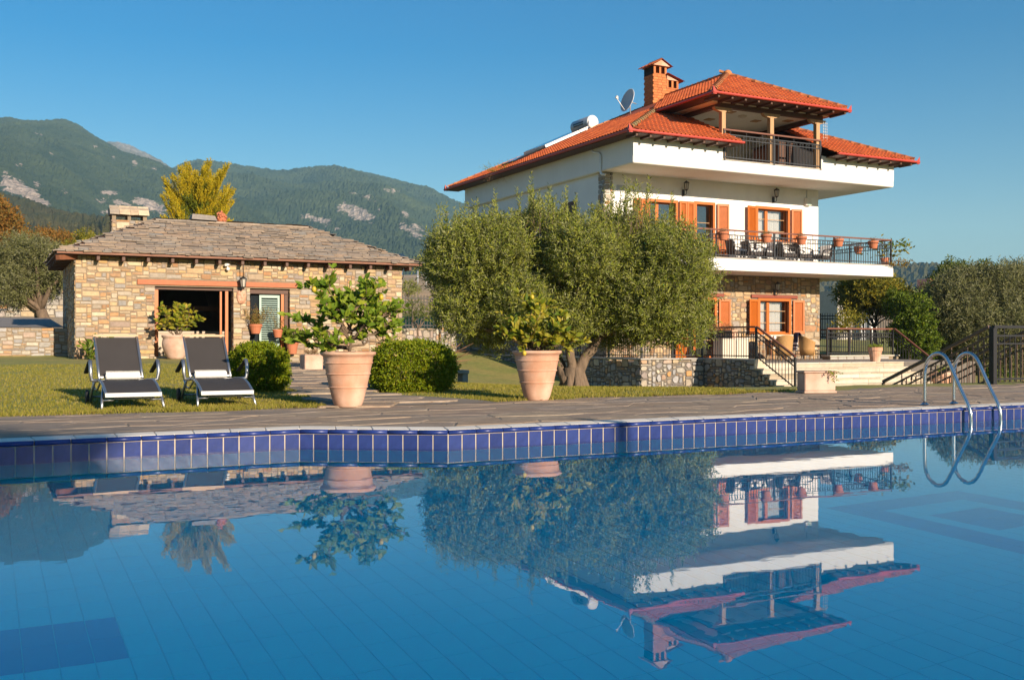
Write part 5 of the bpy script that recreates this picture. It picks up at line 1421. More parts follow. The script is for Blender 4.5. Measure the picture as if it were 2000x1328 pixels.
stone_face(ST, pack(12.0, 1.4, 75, g=.08, hs=HSB, asp=(.8, 2.1)), (T0 + .05, TV + 15.25, -1.04), (0, -1, 0), (0, 0, 1), m_stone2, 76, 60, jit=.30, gap=.014, d=(.02, .05))
def blf(x, y):                                              # stepped flank
    v = (TV + .05) - x; z = -1.19 + y
    if v > FV2: return False
    k = math.ceil((FV2 - v) / TR); return z > TZ - RI * k - .03 or k >= NS
stone_face(ST, pack(TV + .05 - FV2 + TR * (NS - 1), 1.55, 77, g=.055, hs=HSB, asp=(.8, 2.1), blocked=blf), (FL + .05, TV + .05, -1.19), (0, -1, 0), (0, 0, 1), m_stone2, 78, 120, jit=.30, gap=.014, d=(.02, .05))
cpz = CZ - .045
for nm, bx_ in (('coping', (T0 - .03, FL + .02, TV - .03, TV + .38)), ('coping', (T0 - .03, T0 + .36, TV + .38, 43.4)), ('coping', (FL + .02, FL + .36, FV2 - .02, TV - .03))):
    MB().bbox(bx_[0], bx_[1], bx_[2], bx_[3], cpz - .004, CZ, .008).build(nm, m_capstone, ST)
MB().bbox(FL - .02, FL + .40, FV2 - .06, FV2 + .0, TZ - .16, CZ - .0, .01).build('pier_cap', m_steps, ST)
t = MB(); t.box(T0 + .36, T1, TV + .38, WV - .03, TZ - .03, TZ - .012); t.box(FL + .3, T1, FV2 + .3, TV + .38, TZ - .03, TZ - .012); t.build('terrace_floor', m_terrfloor, ST)
rs = random.Random(4)
for k in range(NS):                                          # treads and risers in slabs
    v1 = FV2 - TR * k; z = TZ - RI * k; x = FL + .04 + (.34 if k == 0 else 0)
    while x < SR - .2:
        wd = min(rs.uniform(1.0, 2.1), SR - x)
        if SR - x - wd < .4: wd = SR - x
        MB().bbox(x + .004, x + wd - .004, v1 - .035, v1 + TR + (.1 if k else .3), z - .04, z, .006).build('tread', m_steps, ST)
        x += wd
    x = FL + .04 + (.34 if k == 0 else 0)
    while x < SR - .2:
        wd = min(rs.uniform(1.0, 2.1), SR - x)
        if SR - x - wd < .4: wd = SR - x
        MB().bbox(x + .004, x + wd - .004, v1 - .012, v1 + .05, z - RI - .02, z - .042, .004).build('riser', m_steps, ST)
        x += wd
# raised bed kerb on the right of the terrace
t = MB(); t.box(28.75, 32.4, 29.2, 29.6, -.4, .36); t.build('kerb_core', m_mortar, ST)
x = 28.75
while x < 31.6:
    wd = rs.uniform(.34, .6); MB().bbox(x + .01, min(x + wd, 32.4) - .01, 29.17, 29.3, TZ, .345, .02).build('kerb_stone', m_capstone, ST); x += wd
MB().bbox(28.7, 32.45, 29.14, 29.64, .36, .41, .008).build('coping', m_steps, ST)
railing(ST, (T0 + .1, TV + .12, CZ), (FL + .0, TV + .12, CZ), 1.03, (0, .5, 1), m_rail=m_iron, m_bar=m_black, name='terrace_railing', sp=.12, rings=False)
railing(ST, (T0 + .12, TV + .25, CZ), (T0 + .12, 36.0, CZ), 1.03, (.25, .5, .75, 1), m_rail=m_iron, m_bar=m_black, name='terrace_railing', sp=.12, rings=False)
railing(ST, (FL + .1, TV + .12, CZ), (FL + .1, FV2 + .02, CZ), 1.03, (1,), m_rail=m_railwood, m_bar=m_black, name='terrace_railing', sp=.12)
railing(ST, (FL + .12, FV2 - .0, TZ + .12), (FL + .12, FV2 - TR * 5.6, TZ + .12 - RI * 5.6), 1.05, (1,), m_rail=m_railwood, m_bar=m_black, name='stair_railing', sp=.14)
railing(ST, (28.8, 29.4, .41), (32.3, 29.4, .41), 1.03, (0, .33, .66, 1), m_rail=m_railwood, m_bar=m_black, name='terrace_railing', sp=.12)
railing(ST, (32.3, 29.3, .41), (32.3, 27.5, -.75), 1.03, (1,), m_rail=m_railwood, m_bar=m_black, name='stair_railing', sp=.13)
t = MB(); t.box(SR, 32.4, 27.0, 29.2, -1.6, -.3); t.build('side_landing', m_mortar, ST)
railing(ST, (32.3, 29.5, .41), (32.3, 36, .41), 1.03, (.5, 1), m_rail=m_railwood, m_bar=m_black, name='terrace_railing', sp=.12)
t = MB(); t.box(32.05, 32.4, 29.6, 36.2, -1.6, .40); t.box(30.55, 32.4, WV - .03, 36.2, -1.6, TZ - .03); t.build('terrace_side', m_mortar, ST)
# railing of the steps at the right end of the deck
PR = empty('deck_stair_railing', (16.9, 13, .17), 'brown iron railing running level then down beside the deck steps at right', 'railing')
railing(PR, (16.92, 13.0, .17), (23.5, 13.0, .17), 1.08, (0, .33, .66, 1), m_rail=m_black, m_bar=m_black, sp=.155, rings=False, postw=.10)
m_brn = mat('brown_iron', (.15, .095, .07), .4, var=.1)
railing(PR, (16.92, 13.08, .17), (16.92, 15.65, -.96), 1.08, (1,), m_rail=m_brn, m_bar=m_brn, sp=.12, postw=.05)
railing(PR, (18.2, 13.08, .17), (18.2, 15.65, -.96), 1.08, (1,), m_rail=m_brn, m_bar=m_brn, sp=.12, postw=.05, rings=False)
t = MB()
for k in range(7): t.box(16.8, 18.4, 12.75 + k * .36, 13.12 + k * .36, -1.6, .14 - k * .165)
tag(t.build('deck_steps', m_capstone), 'stone steps descending from the right end of the pool deck', 'steps')
# ---------------------------------------------------------------- foliage
def unit(a): return a / np.maximum(1e-9, np.linalg.norm(a, axis=1, keepdims=True))

def leaf_mesh(name, C, Dr, Nn, Ln, Wd, fold=.25):
    """one folded lozenge per leaf: C base points, Dr directions, Nn normals"""
    n = len(C); Dr = unit(Dr); S = unit(np.cross(Dr, Nn)); Nn = unit(np.cross(S, Dr))
    Ln = np.broadcast_to(np.asarray(Ln, dtype=float).reshape(-1, 1), (n, 1)); Wd = np.broadcast_to(np.asarray(Wd, dtype=float).reshape(-1, 1), (n, 1))
    V = np.empty((n, 4, 3)); V[:, 0] = C; V[:, 1] = C + Dr * Ln * .45 + S * Wd * .5 + Nn * Wd * fold; V[:, 2] = C + Dr * Ln; V[:, 3] = C + Dr * Ln * .45 - S * Wd * .5 + Nn * Wd * fold
    b = (np.arange(n) * 4)[:, None]
    F = np.stack([b + np.array([0, 1, 2]), b + np.array([0, 2, 3])], 1).reshape(-1, 3)
    return np_mesh(name, V.reshape(-1, 3), F)

def twig_leaves(P, Dv, Lt, nl, rs, ll, lw, spread=.9, jitter=.35):
    """leaves set along twigs starting at P with direction Dv and length Lt"""
    n = len(P); Dv = unit(Dv); t = (np.arange(nl) + .5) / nl
    t = np.tile(t, (n, 1)) + rs.uniform(-.04, .04, (n, nl))
    ref = unit(np.cross(Dv, rs.normal(size=(n, 3)))); ref2 = np.cross(Dv, ref)
    ang = np.tile(np.arange(nl) * 2.4, (n, 1)) + rs.uniform(0, 6.28, (n, 1))
    side = ref[:, None] * np.cos(ang)[..., None] + ref2[:, None] * np.sin(ang)[..., None]
    bend = np.cumsum(np.zeros((n, nl)), 1)
    C = P[:, None] + Dv[:, None] * (t * Lt[:, None])[..., None]
    D = Dv[:, None] * .75 + side * spread + rs.normal(size=(n, nl, 3)) * jitter * .5
    Nn = np.cross(D.reshape(-1, 3), rs.normal(size=(n * nl, 3))) ; Nn = unit(Nn) * np.where(rs.uniform(size=(len(Nn), 1)) < .5, 1, -1) + np.array([.08, -.55, .30])
    m = n * nl
    return C.reshape(-1, 3), D.reshape(-1, 3), Nn, ll * rs.uniform(.7, 1.25, m), lw * rs.uniform(.75, 1.2, m)

def in_blob(n, c, r, rs, shell=.55):
    d = unit(rs.normal(size=(n, 3))); q = rs.uniform(shell ** 3, 1, n) ** (1 / 3)
    return np.array(c) + d * q[:, None] * np.array(r), d

def crown(name, parent, blobs, rs, per_area, nl, ll, lw, twig, mt, up=.7, out=.6, shell=.5, rnd=.5, off=None):
    """crown of leafy twigs filling several ellipsoids"""
    Cs = []
    for (c, r) in blobs:
        ar = (r[0] * r[1] * r[2]) ** (2 / 3); n = max(6, int(per_area * ar))
        P, d = in_blob(n, c, r, rs, shell)
        D = d * out + np.array([0, 0, up]) + rs.normal(size=(n, 3)) * rnd
        Lt = twig * rs.uniform(.6, 1.35, n)
        Cs.append(twig_leaves(P, D, Lt, nl, rs, ll, lw))
    A = [np.concatenate([c[i] for c in Cs]) for i in range(5)]
    o_ = np.array(woff(parent)) if parent is not None else 0
    return link(name, leaf_mesh(name, A[0] - o_, A[1], A[2], A[3], A[4]), mt, parent, 'stuff' if parent is not None else None)

def at(px, py, D):
    """the place seen at this bearing and height, D metres ahead"""
    x = (px - 1000) / 2000 * D; return Vector((x * cs + D * sn, -x * sn + D * cs, 1 - (py - 664) / 2000 * D))

def wob(p0, p1, n, amp, r):
    p0, p1 = Vector(p0), Vector(p1); out = []
    for i in range(n + 1):
        t = i / n; k = math.sin(math.pi * t) * amp
        out.append(p0.lerp(p1, t) + Vector((r.uniform(-k, k), r.uniform(-k, k), r.uniform(-k, k) * .6)))
    return out

def limb(t, p0, p1, r0, r1, r, n=6, amp=.08, sides=7):
    pts = wob(p0, p1, n, amp, r); t.tube(pts, [(r0 + (r1 - r0) * i / n) * r.uniform(.9, 1.1) for i in range(n + 1)], sides); return pts

G_OLIVE = [(.15, .19, .022), (.22, .25, .034), (.29, .30, .05), (.11, .145, .016), (.34, .33, .05), (.19, .225, .028), (.14, .175, .022)]
m_olive = leaf_mat('olive_leaf', G_OLIVE, back=(.25, .26, .10), trans=.22, rough=.42)
m_olive2 = leaf_mat('silvery_olive_leaf', [(.14, .15, .048), (.19, .19, .068), (.105, .12, .036), (.23, .22, .085)], back=(.24, .24, .13), trans=.28)
m_lemon = leaf_mat('lemon_leaf', [(.12, .20, .016), (.19, .28, .022), (.09, .16, .012), (.27, .33, .028), (.14, .24, .018), (.34, .36, .030), (.12, .21, .016)], trans=.38)
m_lemon_y = leaf_mat('yellowing_lemon_leaf', [(.10, .16, .015), (.34, .30, .02), (.16, .22, .02), (.42, .33, .03), (.08, .14, .014), (.26, .28, .02), (.48, .36, .06), (.12, .18, .016)], trans=.35, rough=.38)
m_hedge = leaf_mat('hedge_leaf', [(.13, .19, .006), (.20, .26, .008), (.09, .14, .006), (.27, .31, .010), (.16, .22, .007), (.34, .29, .014)], trans=.3)
m_gold = leaf_mat('golden_conifer_foliage', [(.56, .40, .014), (.45, .35, .016), (.30, .29, .018), (.64, .46, .018), (.40, .33, .016), (.58, .42, .014)], trans=.3, rough=.6)
m_goldin = leaf_mat('green_conifer_foliage', [(.14, .18, .016), (.20, .21, .018), (.10, .14, .014)], trans=.25, rough=.6)
m_autumn = leaf_mat('autumn_leaf', [(.26, .12, .025), (.32, .16, .03), (.20, .10, .025), (.24, .17, .04), (.16, .11, .03)], trans=.3, rough=.6)
m_ygreen = leaf_mat('yellowing_leaf', [(.14, .16, .022), (.28, .24, .025), (.10, .12, .02), (.42, .32, .025), (.19, .19, .025), (.11, .13, .022)], trans=.3, rough=.5)
m_bright = leaf_mat('bright_vine_leaf', [(.10, .17, .015), (.17, .23, .02), (.07, .12, .014), (.22, .25, .022)], trans=.35, rough=.45)
m_dry = leaf_mat('dry_stalk_leaf', [(.30, .18, .08), (.22, .12, .06), (.34, .17, .10), (.28, .22, .10)], trans=.2, rough=.7)
m_redplant = leaf_mat('reddish_plant_leaf', [(.24, .13, .035), (.30, .24, .04), (.18, .14, .03), (.33, .15, .06), (.16, .18, .03)], trans=.25, rough=.6)
m_heather = leaf_mat('lime_cushion_leaf', [(.20, .26, .025), (.26, .31, .03), (.16, .21, .02)], trans=.3, rough=.5)
m_leafy = leaf_mat('dark_tree_leaf', [(.09, .13, .018), (.13, .17, .022), (.07, .10, .015), (.17, .20, .025)], trans=.35, rough=.5)
m_lemonfruit = mat('lemon_peel', (.50, .36, .03), .45, var=.1, ns=20)

# ---------------------------------------------------------------- the big olive tree
rs = np.random.default_rng(3)
OT = at(1122, 768, 21.8); OT.z = zg(OT.x, OT.y) - .03
OL = empty('olive_tree', OT, 'big bushy olive tree with three leaning trunks before the villa', 'tree')
t = MB(); r_ = random.Random(9); S = 21.8 / 2000
base = OT.copy()
def op(px, py, dd=0): return at(px, py, 21.8 + dd)
t.tube([base + Vector((0, 0, -.2)), base + Vector((0, 0, .05)), base + Vector((-.02, 0, .28)), base + Vector((-.02, 0, .52))], [.34, .28, .24, .20], 12)
for k in range(9):
    a = k * .7 + .2; rr = r_.uniform(.26, .36); t.tube([base + Vector((rr * math.cos(a), rr * math.sin(a), -.12)), base + Vector((rr * .75 * math.cos(a), rr * .75 * math.sin(a), .14)), base + Vector((rr * .5 * math.cos(a), rr * .5 * math.sin(a), .5))], [.11, .085, .04], 6)
tk = []
tk.append(t.tube(wob(base + Vector((-.02, 0, .3)), op(1172, 655, .1), 6, .05, r_), [.17, .14, .12, .11, .105, .10, .095], 9) and op(1172, 655, .1))
tk.append(t.tube(wob(base + Vector((-.06, 0, .35)), op(1108, 660, -.1), 6, .03, r_), [.13, .11, .10, .095, .09, .085, .08], 8) and op(1108, 660, -.1))
tk.append(t.tube(wob(base + Vector((-.12, 0, .22)), op(1078, 690, .3), 5, .04, r_), [.17, .15, .13, .12, .11, .10], 8) and op(1078, 690, .3))
trunk = t.build('trunk', m_bark, OL)
for src, targets in ((tk[0], [(1240, 560, .6), (1310, 590, -.4), (1215, 500, 0), (1180, 520, 1.2)]), (tk[1], [(1120, 500, -.5), (1060, 520, .6), (1140, 540, -1)]), (tk[2], [(960, 600, .3), (930, 640, -.4), (1000, 520, .8), (900, 560, 0)])):
    for px, py, dd in targets:
        t = MB(); p = limb(t, src, op(px, py, dd), .085, .03, r_, 6, .12)
        for k in range(4):
            q = p[2 + k]; t2 = q + Vector((r_.uniform(-.8, .8), r_.uniform(-.7, .7), r_.uniform(.1, .9))); limb(t, q, t2, .028, .009, r_, 4, .06, 5)
        t.build('limb', m_bark, OL)
lobes = [(905, 515, 58), (948, 562, 78), (975, 478, 56), (1045, 462, 62), (1060, 560, 88), (1128, 486, 62), (1150, 585, 80), (1222, 474, 62), (1240, 575, 84), (1305, 525, 66), (1318, 606, 58), (905, 612, 48), (955, 648, 42), (1090, 628, 56), (1205, 632, 58), (1268, 640, 44), (868, 480, 26), (1356, 560, 32), (872, 545, 34), (1010, 600, 50), (1340, 650, 34), (1170, 520, 60), (935, 455, 34), (1275, 470, 36), (1100, 440, 30), (1190, 440, 28)]
blobs = []
for px, py, rp_ in lobes:
    rr = rp_ * S; dd = r_.uniform(-1.0, 1.0) if rp_ > 45 else r_.uniform(-.5, .5)
    if py < 500: py += 20; rr *= .92
    blobs.append((op(px, py, dd), (rr, rr * 1.35, rr)))
crown('foliage', OL, blobs, rs, 1550, 15, .09, .024, .34, m_olive, up=.8, out=.45, shell=.62, rnd=.42)
# upright shoots along the top
P = []; 
for px, py in [(858, 470), (870, 455), (890, 452), (930, 440), (945, 445), (960, 432), (985, 445), (1030, 415), (1042, 405), (1052, 420), (1075, 425), (1095, 420), (1085, 432), (1120, 440), (1150, 445), (1165, 432), (1180, 430), (1215, 418), (1225, 412), (1238, 416), (1250, 420), (1262, 415), (1290, 440), (1320, 460), (1345, 480), (1380, 530), (1140, 455), (1000, 455), (1068, 440), (1200, 438), (905, 462), (1305, 452)]:
    for k in range(7):
        P.append(op(px + r_.uniform(-12, 12), py + r_.uniform(6, 40), r_.uniform(-1.0, 1.0)))
P = np.array([tuple(p) for p in P]); Dn = np.array([0, 0, 1.0]) + rs.normal(size=(len(P), 3)) * .16
C = twig_leaves(P, Dn, rs.uniform(.35, .95, len(P)), 44, rs, .085, .023, spread=.7)
link('shoots', leaf_mesh('shoots', C[0] - np.array(woff(OL)), *C[1:]), m_olive, OL, 'stuff')
t = MB()
for p, d in zip(P, Dn): t.tube([Vector(p) - Vector(d) * .25, Vector(p) + Vector(d) * .3], .006, 4, False)
t.build('shoot_stems', m_twig, OL, 'stuff')

# ---------------------------------------------------------------- clay pots and potted trees
def pot(P, h, rt, rb, mt, label, cat='pot', name='clay_pot', bands=(), rim=.03, prof=None, group=None, soil=True):
    o = empty(name, P, label, cat, group); x, y, z = P
    if prof is None:
        prof = [(0, 0), (rb * .96, 0), (rb, .012)]
        n = 14
        for i in range(1, n):
            f = i / n; r_ = rb + (rt - rb) * (f ** .82); zz = f * (h - .05)
            prof.append((r_, zz))
        prof2 = []
        for (r_, zz) in prof:
            prof2.append((r_, zz))
        prof = prof2 + [(rt * .985, h - .05), (rt + rim * .6, h - .045), (rt + rim, h - .03), (rt + rim, h - .01), (rt + rim * .6, h), (rt - .02, h - .004), (rt - .03, h - .07)]
    t = MB(); t.lathe(prof, P, 40); b = t.build('pot_body', mt, o)
    rb_ = MB()
    for f in bands:
        zz = f * h; r_ = rb + (rt - rb) * (min(1, zz / (h - .05)) ** .82)
        rb_.lathe([(r_ - .004, zz - .014), (r_ + .010, zz - .006), (r_ + .012, zz + .003), (r_ - .004, zz + .014)], P, 40)
    if rb_.v: rb_.build('raised_band', mt, b)
    if soil: MB().lathe([(rt - .015, h - .065), (0, h - .05)], P, 24).build('soil', m_soil, o)
    return o

LEAF = {}
def leaf_proto(name, L_, W_, mt):
    t = MB(); n = 5; vs = []; 
    for i in range(n + 1):
        f = i / n; w_ = W_ * math.sin(math.pi * f ** .85) * .5 + (.001 if i in (0, n) else 0); z = -.18 * L_ * f * f
        vs += [(-w_, f * L_, z + w_ * .35), (0, f * L_, z), (w_, f * L_, z + w_ * .35)]
    fs = []
    for i in range(n):
        a = 3 * i; fs += [(a, a + 1, a + 4, a + 3), (a + 1, a + 2, a + 5, a + 4)]
    t.add(vs, fs, True); me = t.mesh(name); me.materials.append(mt); return me

def potted_tree(P, label, branches, mt, seed, L_, W_, nleaf, fruits=0, cat='potted tree', stem=.028, name='lemon_tree', size=(0.05, .16), group=None, lim=300):
    """small tree in a pot; branches are end points relative to P. Every leaf in view is a part."""
    r = random.Random(seed); o = empty(name, P, label, cat, group); P = Vector(P)
    me = leaf_proto('leaf', L_, W_, mt); t = MB(); ends = []
    for (e, start) in branches:
        e = Vector(e); st = Vector((r.uniform(-.03, .03), r.uniform(-.03, .03), 0)) if start is None else Vector(start)
        pts = wob(P + st, P + e, 6, .05, r); t.tube(pts, [stem * .72 * (1 - .75 * i / 6) for i in range(7)], 6)
        for k in range(9):
            i = r.randint(2, 6); q = pts[i]; d = (pts[min(6, i)] - pts[max(0, i - 2)]).normalized()
            d = (d * .5 + Vector((r.uniform(-1, 1), r.uniform(-1, 1), r.uniform(-.3, .9)))).normalized(); ln = r.uniform(.10, .30)
            t.tube([q, q + d * ln * .5 + Vector((0, 0, .01)), q + d * ln], [.007, .005, .003], 4, False); ends.append((q, q + d * ln))
        ends.append((pts[4], pts[6]))
    t.build('branches', m_twig, o)
    Ms = []
    for k in range(nleaf):
        a, b = ends[k % len(ends)]; f = r.uniform(.25, 1.05); p = a.lerp(b, f)
        ax = (b - a).normalized(); d = (ax * .5 + Vector((r.uniform(-1, 1), r.uniform(-1, 1), r.uniform(-.35, .75)))).normalized()
        nn = Vector((r.uniform(-.7, .8), r.uniform(-1.5, .0), r.uniform(.0, 1))).normalized(); sd = d.cross(nn).normalized(); nn = sd.cross(d)
        s = r.uniform(.62, 1.15); Ms.append(frame(p, sd, d, nn) @ Matrix.Scale(s, 4))
    cam_d = lambda M: M.translation.x * sn + M.translation.y * cs
    Ms.sort(key=cam_d)
    for M in Ms[:lim]: inst('leaf', me, o, M)
    joined('inner_leaves', me, Ms[lim:], mt, o)
    for k in range(fruits):
        a, b = ends[(k * 7) % len(ends)]; p = a.lerp(b, .8) - Vector((0, .05, .05)); MB().sphere(p, .030, 10, 8, (1, 1, 1.25)).build('lemon', m_lemonfruit, o)
    return o

PA = Vector((4.04, 12.28, .17)); PB = Vector((6.82, 12.46, .17))
pot(PA, .685, .315, .165, m_terra, 'large banded terracotta pot under the taller lemon tree beside the path', bands=(.36, .60, .80, .935))
potted_tree(PA + Vector((0, 0, .62)), 'tall open lemon tree in the large pot beside the path', [
    ((.02, .0, .92), None), ((-.42, -.05, .80), (0, 0, .25)), ((.36, .05, .84), (0, 0, .45)), ((.70, -.30, .66), (0, 0, .3)), ((.56, -.1, .42), (0, 0, .2)), ((-.52, .15, .46), (0, 0, .15)), ((-.60, .1, .18), (0, 0, .1)), ((-.30, -.3, .55), (0, 0, .2)), ((.25, -.35, .5), (0, 0, .2)), ((-.15, .3, .7), (0, 0, .3)), ((.2, .3, .62), (0, 0, .3)), ((.62, .1, .22), (0, 0, .12)), ((-.42, -.25, .22), (0, 0, .1)), ((-.3, .1, .88), (0, 0, .5)), ((.5, .25, .72), (0, 0, .35)), ((.15, -.25, .78), (0, 0, .45))],
    m_lemon, 5, .105, .058, 1700, 4)
pot(PB, .685, .315, .165, m_terra, 'large banded terracotta pot under the yellowing lemon bush before the olive', bands=(.36, .60, .80, .935))
potted_tree(PB + Vector((0, 0, .62)), 'low yellowing lemon bush in the large pot before the olive tree', [
    ((-.10, 0, .66), None), ((-.30, .0, .42), (0, 0, .08)), ((-.46, -.1, .24), (0, 0, .05)), ((.32, -.1, .52), (0, 0, .08)), ((.42, .1, .40), (0, 0, .05)), ((.36, -.2, .18), (0, 0, .05)), ((-.2, -.3, .3), (0, 0, .05)), ((.1, -.32, .36), (0, 0, .05)), ((.05, .3, .45), (0, 0, .05)), ((-.3, .25, .3), (0, 0, .05)), ((.2, .2, .6), (0, 0, .1))],
    m_lemon_y, 8, .108, .056, 1400, 8, stem=.02)
# plants by the outbuilding
zq = zg(5.1, 31.6)
PC = Vector((5.12, 31.9, zg(5.1, 31.9)))
pot(PC, .72, .37, .20, m_terra_pale, 'ribbed pale clay pot by the outbuilding doorway', prof=[(0, 0), (.23, 0), (.26, .06), (.34, .22), (.39, .38), (.395, .48), (.375, .58), (.365, .62), (.40, .65), (.41, .69), (.40, .72), (.36, .71), (.35, .64)], bands=())
potted_tree(PC + Vector((0, 0, .64)), 'leafy citrus bush in the ribbed pot by the outbuilding doorway', [((.05, 0, .95), None), ((-.35, 0, .75), None), ((.4, 0, .7), None), ((-.45, -.1, .4), None), ((.5, -.1, .5), None), ((0, -.35, .6), None), ((.2, .3, .8), None), ((-.2, .3, .7), None), ((.15, -.2, .85), None)], m_lemon_y, 15, .17, .085, 420, 0, stem=.03)

def simple_plant(parent, P, n, h, rad, mt, seed, ll=.06, lw=.02, nl=10, up=1.0, out=.6, nm='foliage'):
    rr = np.random.default_rng(seed); a = rr.uniform(0, 6.28, n); q = np.sqrt(rr.uniform(0, 1, n)) * rad
    B = np.stack([P[0] + q * .5 * np.cos(a), P[1] + q * .5 * np.sin(a), np.full(n, P[2])], 1)
    D = np.stack([np.cos(a) * out * q / max(rad, .01), np.sin(a) * out * q / max(rad, .01), np.full(n, up)], 1) + rr.normal(size=(n, 3)) * .18
    C = twig_leaves(B, D, h * rr.uniform(.55, 1.1, n), nl, rr, ll, lw, spread=.8)
    return link(nm, leaf_mesh(nm, C[0] - np.array(woff(parent)), *C[1:]), mt, parent, 'stuff')

def small_pot(P, h, r, mt, label, plant=None, cat='flower pot', name='flower_pot', group=None):
    o = empty(name, P, label, cat, group)
    MB().lathe([(0, 0), (r * .68, 0), (r * .94, h * .74), (r, h * .74), (r * 1.04, h * .78), (r * 1.04, h), (r * .92, h), (r * .9, h * .9)], P, 18, smooth=False).build('pot_body', mt, o)
    MB().lathe([(r * .92, h * .9), (0, h * .92)], P, 14).build('soil', m_soil, o)
    if plant: simple_plant(o, (P[0], P[1], P[2] + h * .9), *plant)
    return o
small_pot((7.66, FV - .16, 1.20), .30, .20, m_terra_o, 'clay pot of reddish dry stalks hung on the outbuilding pier', (60, .62, .30, m_redplant, 61, .07, .018, 14))
small_pot((8.35, FV - .22, 1.08), .26, .16, m_terra_o, 'clay pot of sparse yellow stalks before the green louvred door', (30, .75, .22, m_redplant, 62, .06, .014, 14))
small_pot((8.82, FV - .2, .55), .42, .20, m_terra_o, 'clay pot of broad green leaves beside the outbuilding side door', (34, .5, .32, m_bright, 63, .16, .09, 5))
TB = empty('planter_box', (7.6, 24.5, .35), 'square pale clay planter box on the path behind the lemon tree', 'planter')
zb_ = zg(7.9, 24)
pb = at(608, 725, 24.5); pb.z = zg(pb.x, pb.y) + .03
TB.location = pb; WOFF[TB.name] = pb.copy()
MB().bbox(pb.x - .22, pb.x + .22, pb.y - .22, pb.y + .22, pb.z, pb.z + .36, .015).build('box_body', m_terra_pale, TB); MB().box(pb.x - .18, pb.x + .18, pb.y - .18, pb.y + .18, pb.z + .355, pb.z + .365).build('soil', m_soil, TB)
simple_plant(TB, (pb.x, pb.y, pb.z + .36), 40, .16, .2, m_dry, 64, .06, .012, 8)
p_ = at(187, 690, 29.6); p_.z = zg(p_.x, p_.y)
o = empty('climbing_plant', p_, 'young broad leaved plant against the outbuilding wall behind the left lounger', 'plant')
simple_plant(o, p_, 22, .75, .3, m_bright, 66, .17, .09, 7); MB().tube([p_, p_ + Vector((.03, 0, .5))], .014, 5).build('stem', m_twig, o)

# clipped bushes
def hedge(c, r, label, seed, n, mt=None, ll=.042, lw=.024):
    rr = np.random.default_rng(seed); x, y = c; z = zg(x, y); o = empty('clipped_bush', (x, y, z), label, 'bush', None)
    # rounded box: points on a superellipsoid shell
    d = unit(rr.normal(size=(n, 3))); pw = .55
    q = np.sign(d) * np.abs(d) ** pw; q = q / np.max(np.abs(q), axis=1, keepdims=True) * (np.linalg.norm(d, axis=1, keepdims=True))
    k = 1 / (np.sum(np.abs(d) ** 3.2, axis=1, keepdims=True) ** (1 / 3.2)); q = d * k
    dep = rr.uniform(.78, 1.02, (n, 1)) ** .5
    bump = 1 + .05 * np.sin(d[:, :1] * 9 + seed) * np.cos(d[:, 2:] * 8)
    P = np.array([x, y, z + r[2] * .96]) + q * dep * bump * np.array(r)
    P = P[P[:, 2] > z + .01]; d = d[:len(P)]
    m_ = len(P); dd = unit(P - np.array([x, y, z + r[2] * .8]))
    C = twig_leaves(P, dd + rr.normal(size=(m_, 3)) * .5 + np.array([0, 0, .35]), .09 * rr.uniform(.6, 1.5, m_), 5, rr, ll, lw, spread=.9)
    link('foliage', leaf_mesh('foliage', C[0] - np.array(woff(o)), *C[1:]), mt or m_hedge, o, 'stuff')
    t = MB()
    for k in range(14):
        a = k * .45; t.tube([Vector((x + .08 * math.cos(a), y + .08 * math.sin(a), z - .03)), Vector((x + r[0] * .5 * math.cos(a), y + r[1] * .5 * math.sin(a), z + r[2] * .8)), Vector((x + r[0] * .82 * math.cos(a), y + r[1] * .82 * math.sin(a), z + r[2] * 1.5))], [.02, .014, .006], 5)
    t.build('stems', m_twig, o)
    return o
hedge((3.82, 16.05), (.37, .48, .335), 'clipped green bush beside the right lounger, left of the path', 5, 4200)
hedge((5.99, 15.0), (.60, .46, .365), 'wide clipped green bush right of the path behind the lemon pots', 6, 5200)
o = empty('dry_branches', (8.0, 16.8, .2), 'bare dry twigs sticking out beside the wide clipped bush', 'twigs'); t = MB()
for k in range(14):
    p = at(868 + rng.uniform(-10, 10), 705 + rng.uniform(-14, 10), 17.4); q = p + Vector((rng.uniform(.15, .5), rng.uniform(-.3, .1), rng.uniform(-.02, .3))); t.tube(wob(p, q, 3, .03, rng), [.008, .006, .005, .003], 4)
t.build('twig', m_dry, o)
sb_ = at(902, 727, 26); o = empty('stone_bench', sb_, 'small pale stone bench behind the wide clipped bush', 'bench')
zz = zg(sb_.x, sb_.y); MB().bbox(sb_.x - .55, sb_.x + .12, sb_.y - .2, sb_.y + .2, zz + .25, zz + .34, .015).build('seat', m_capstone, o); MB().bbox(sb_.x - .05, sb_.x + .10, sb_.y - .17, sb_.y + .17, zz, zz + .25, .01).build('leg', m_capstone, o); MB().bbox(sb_.x - .5, sb_.x - .35, sb_.y - .17, sb_.y + .17, zz, zz + .25, .01).build('leg', m_capstone, o)

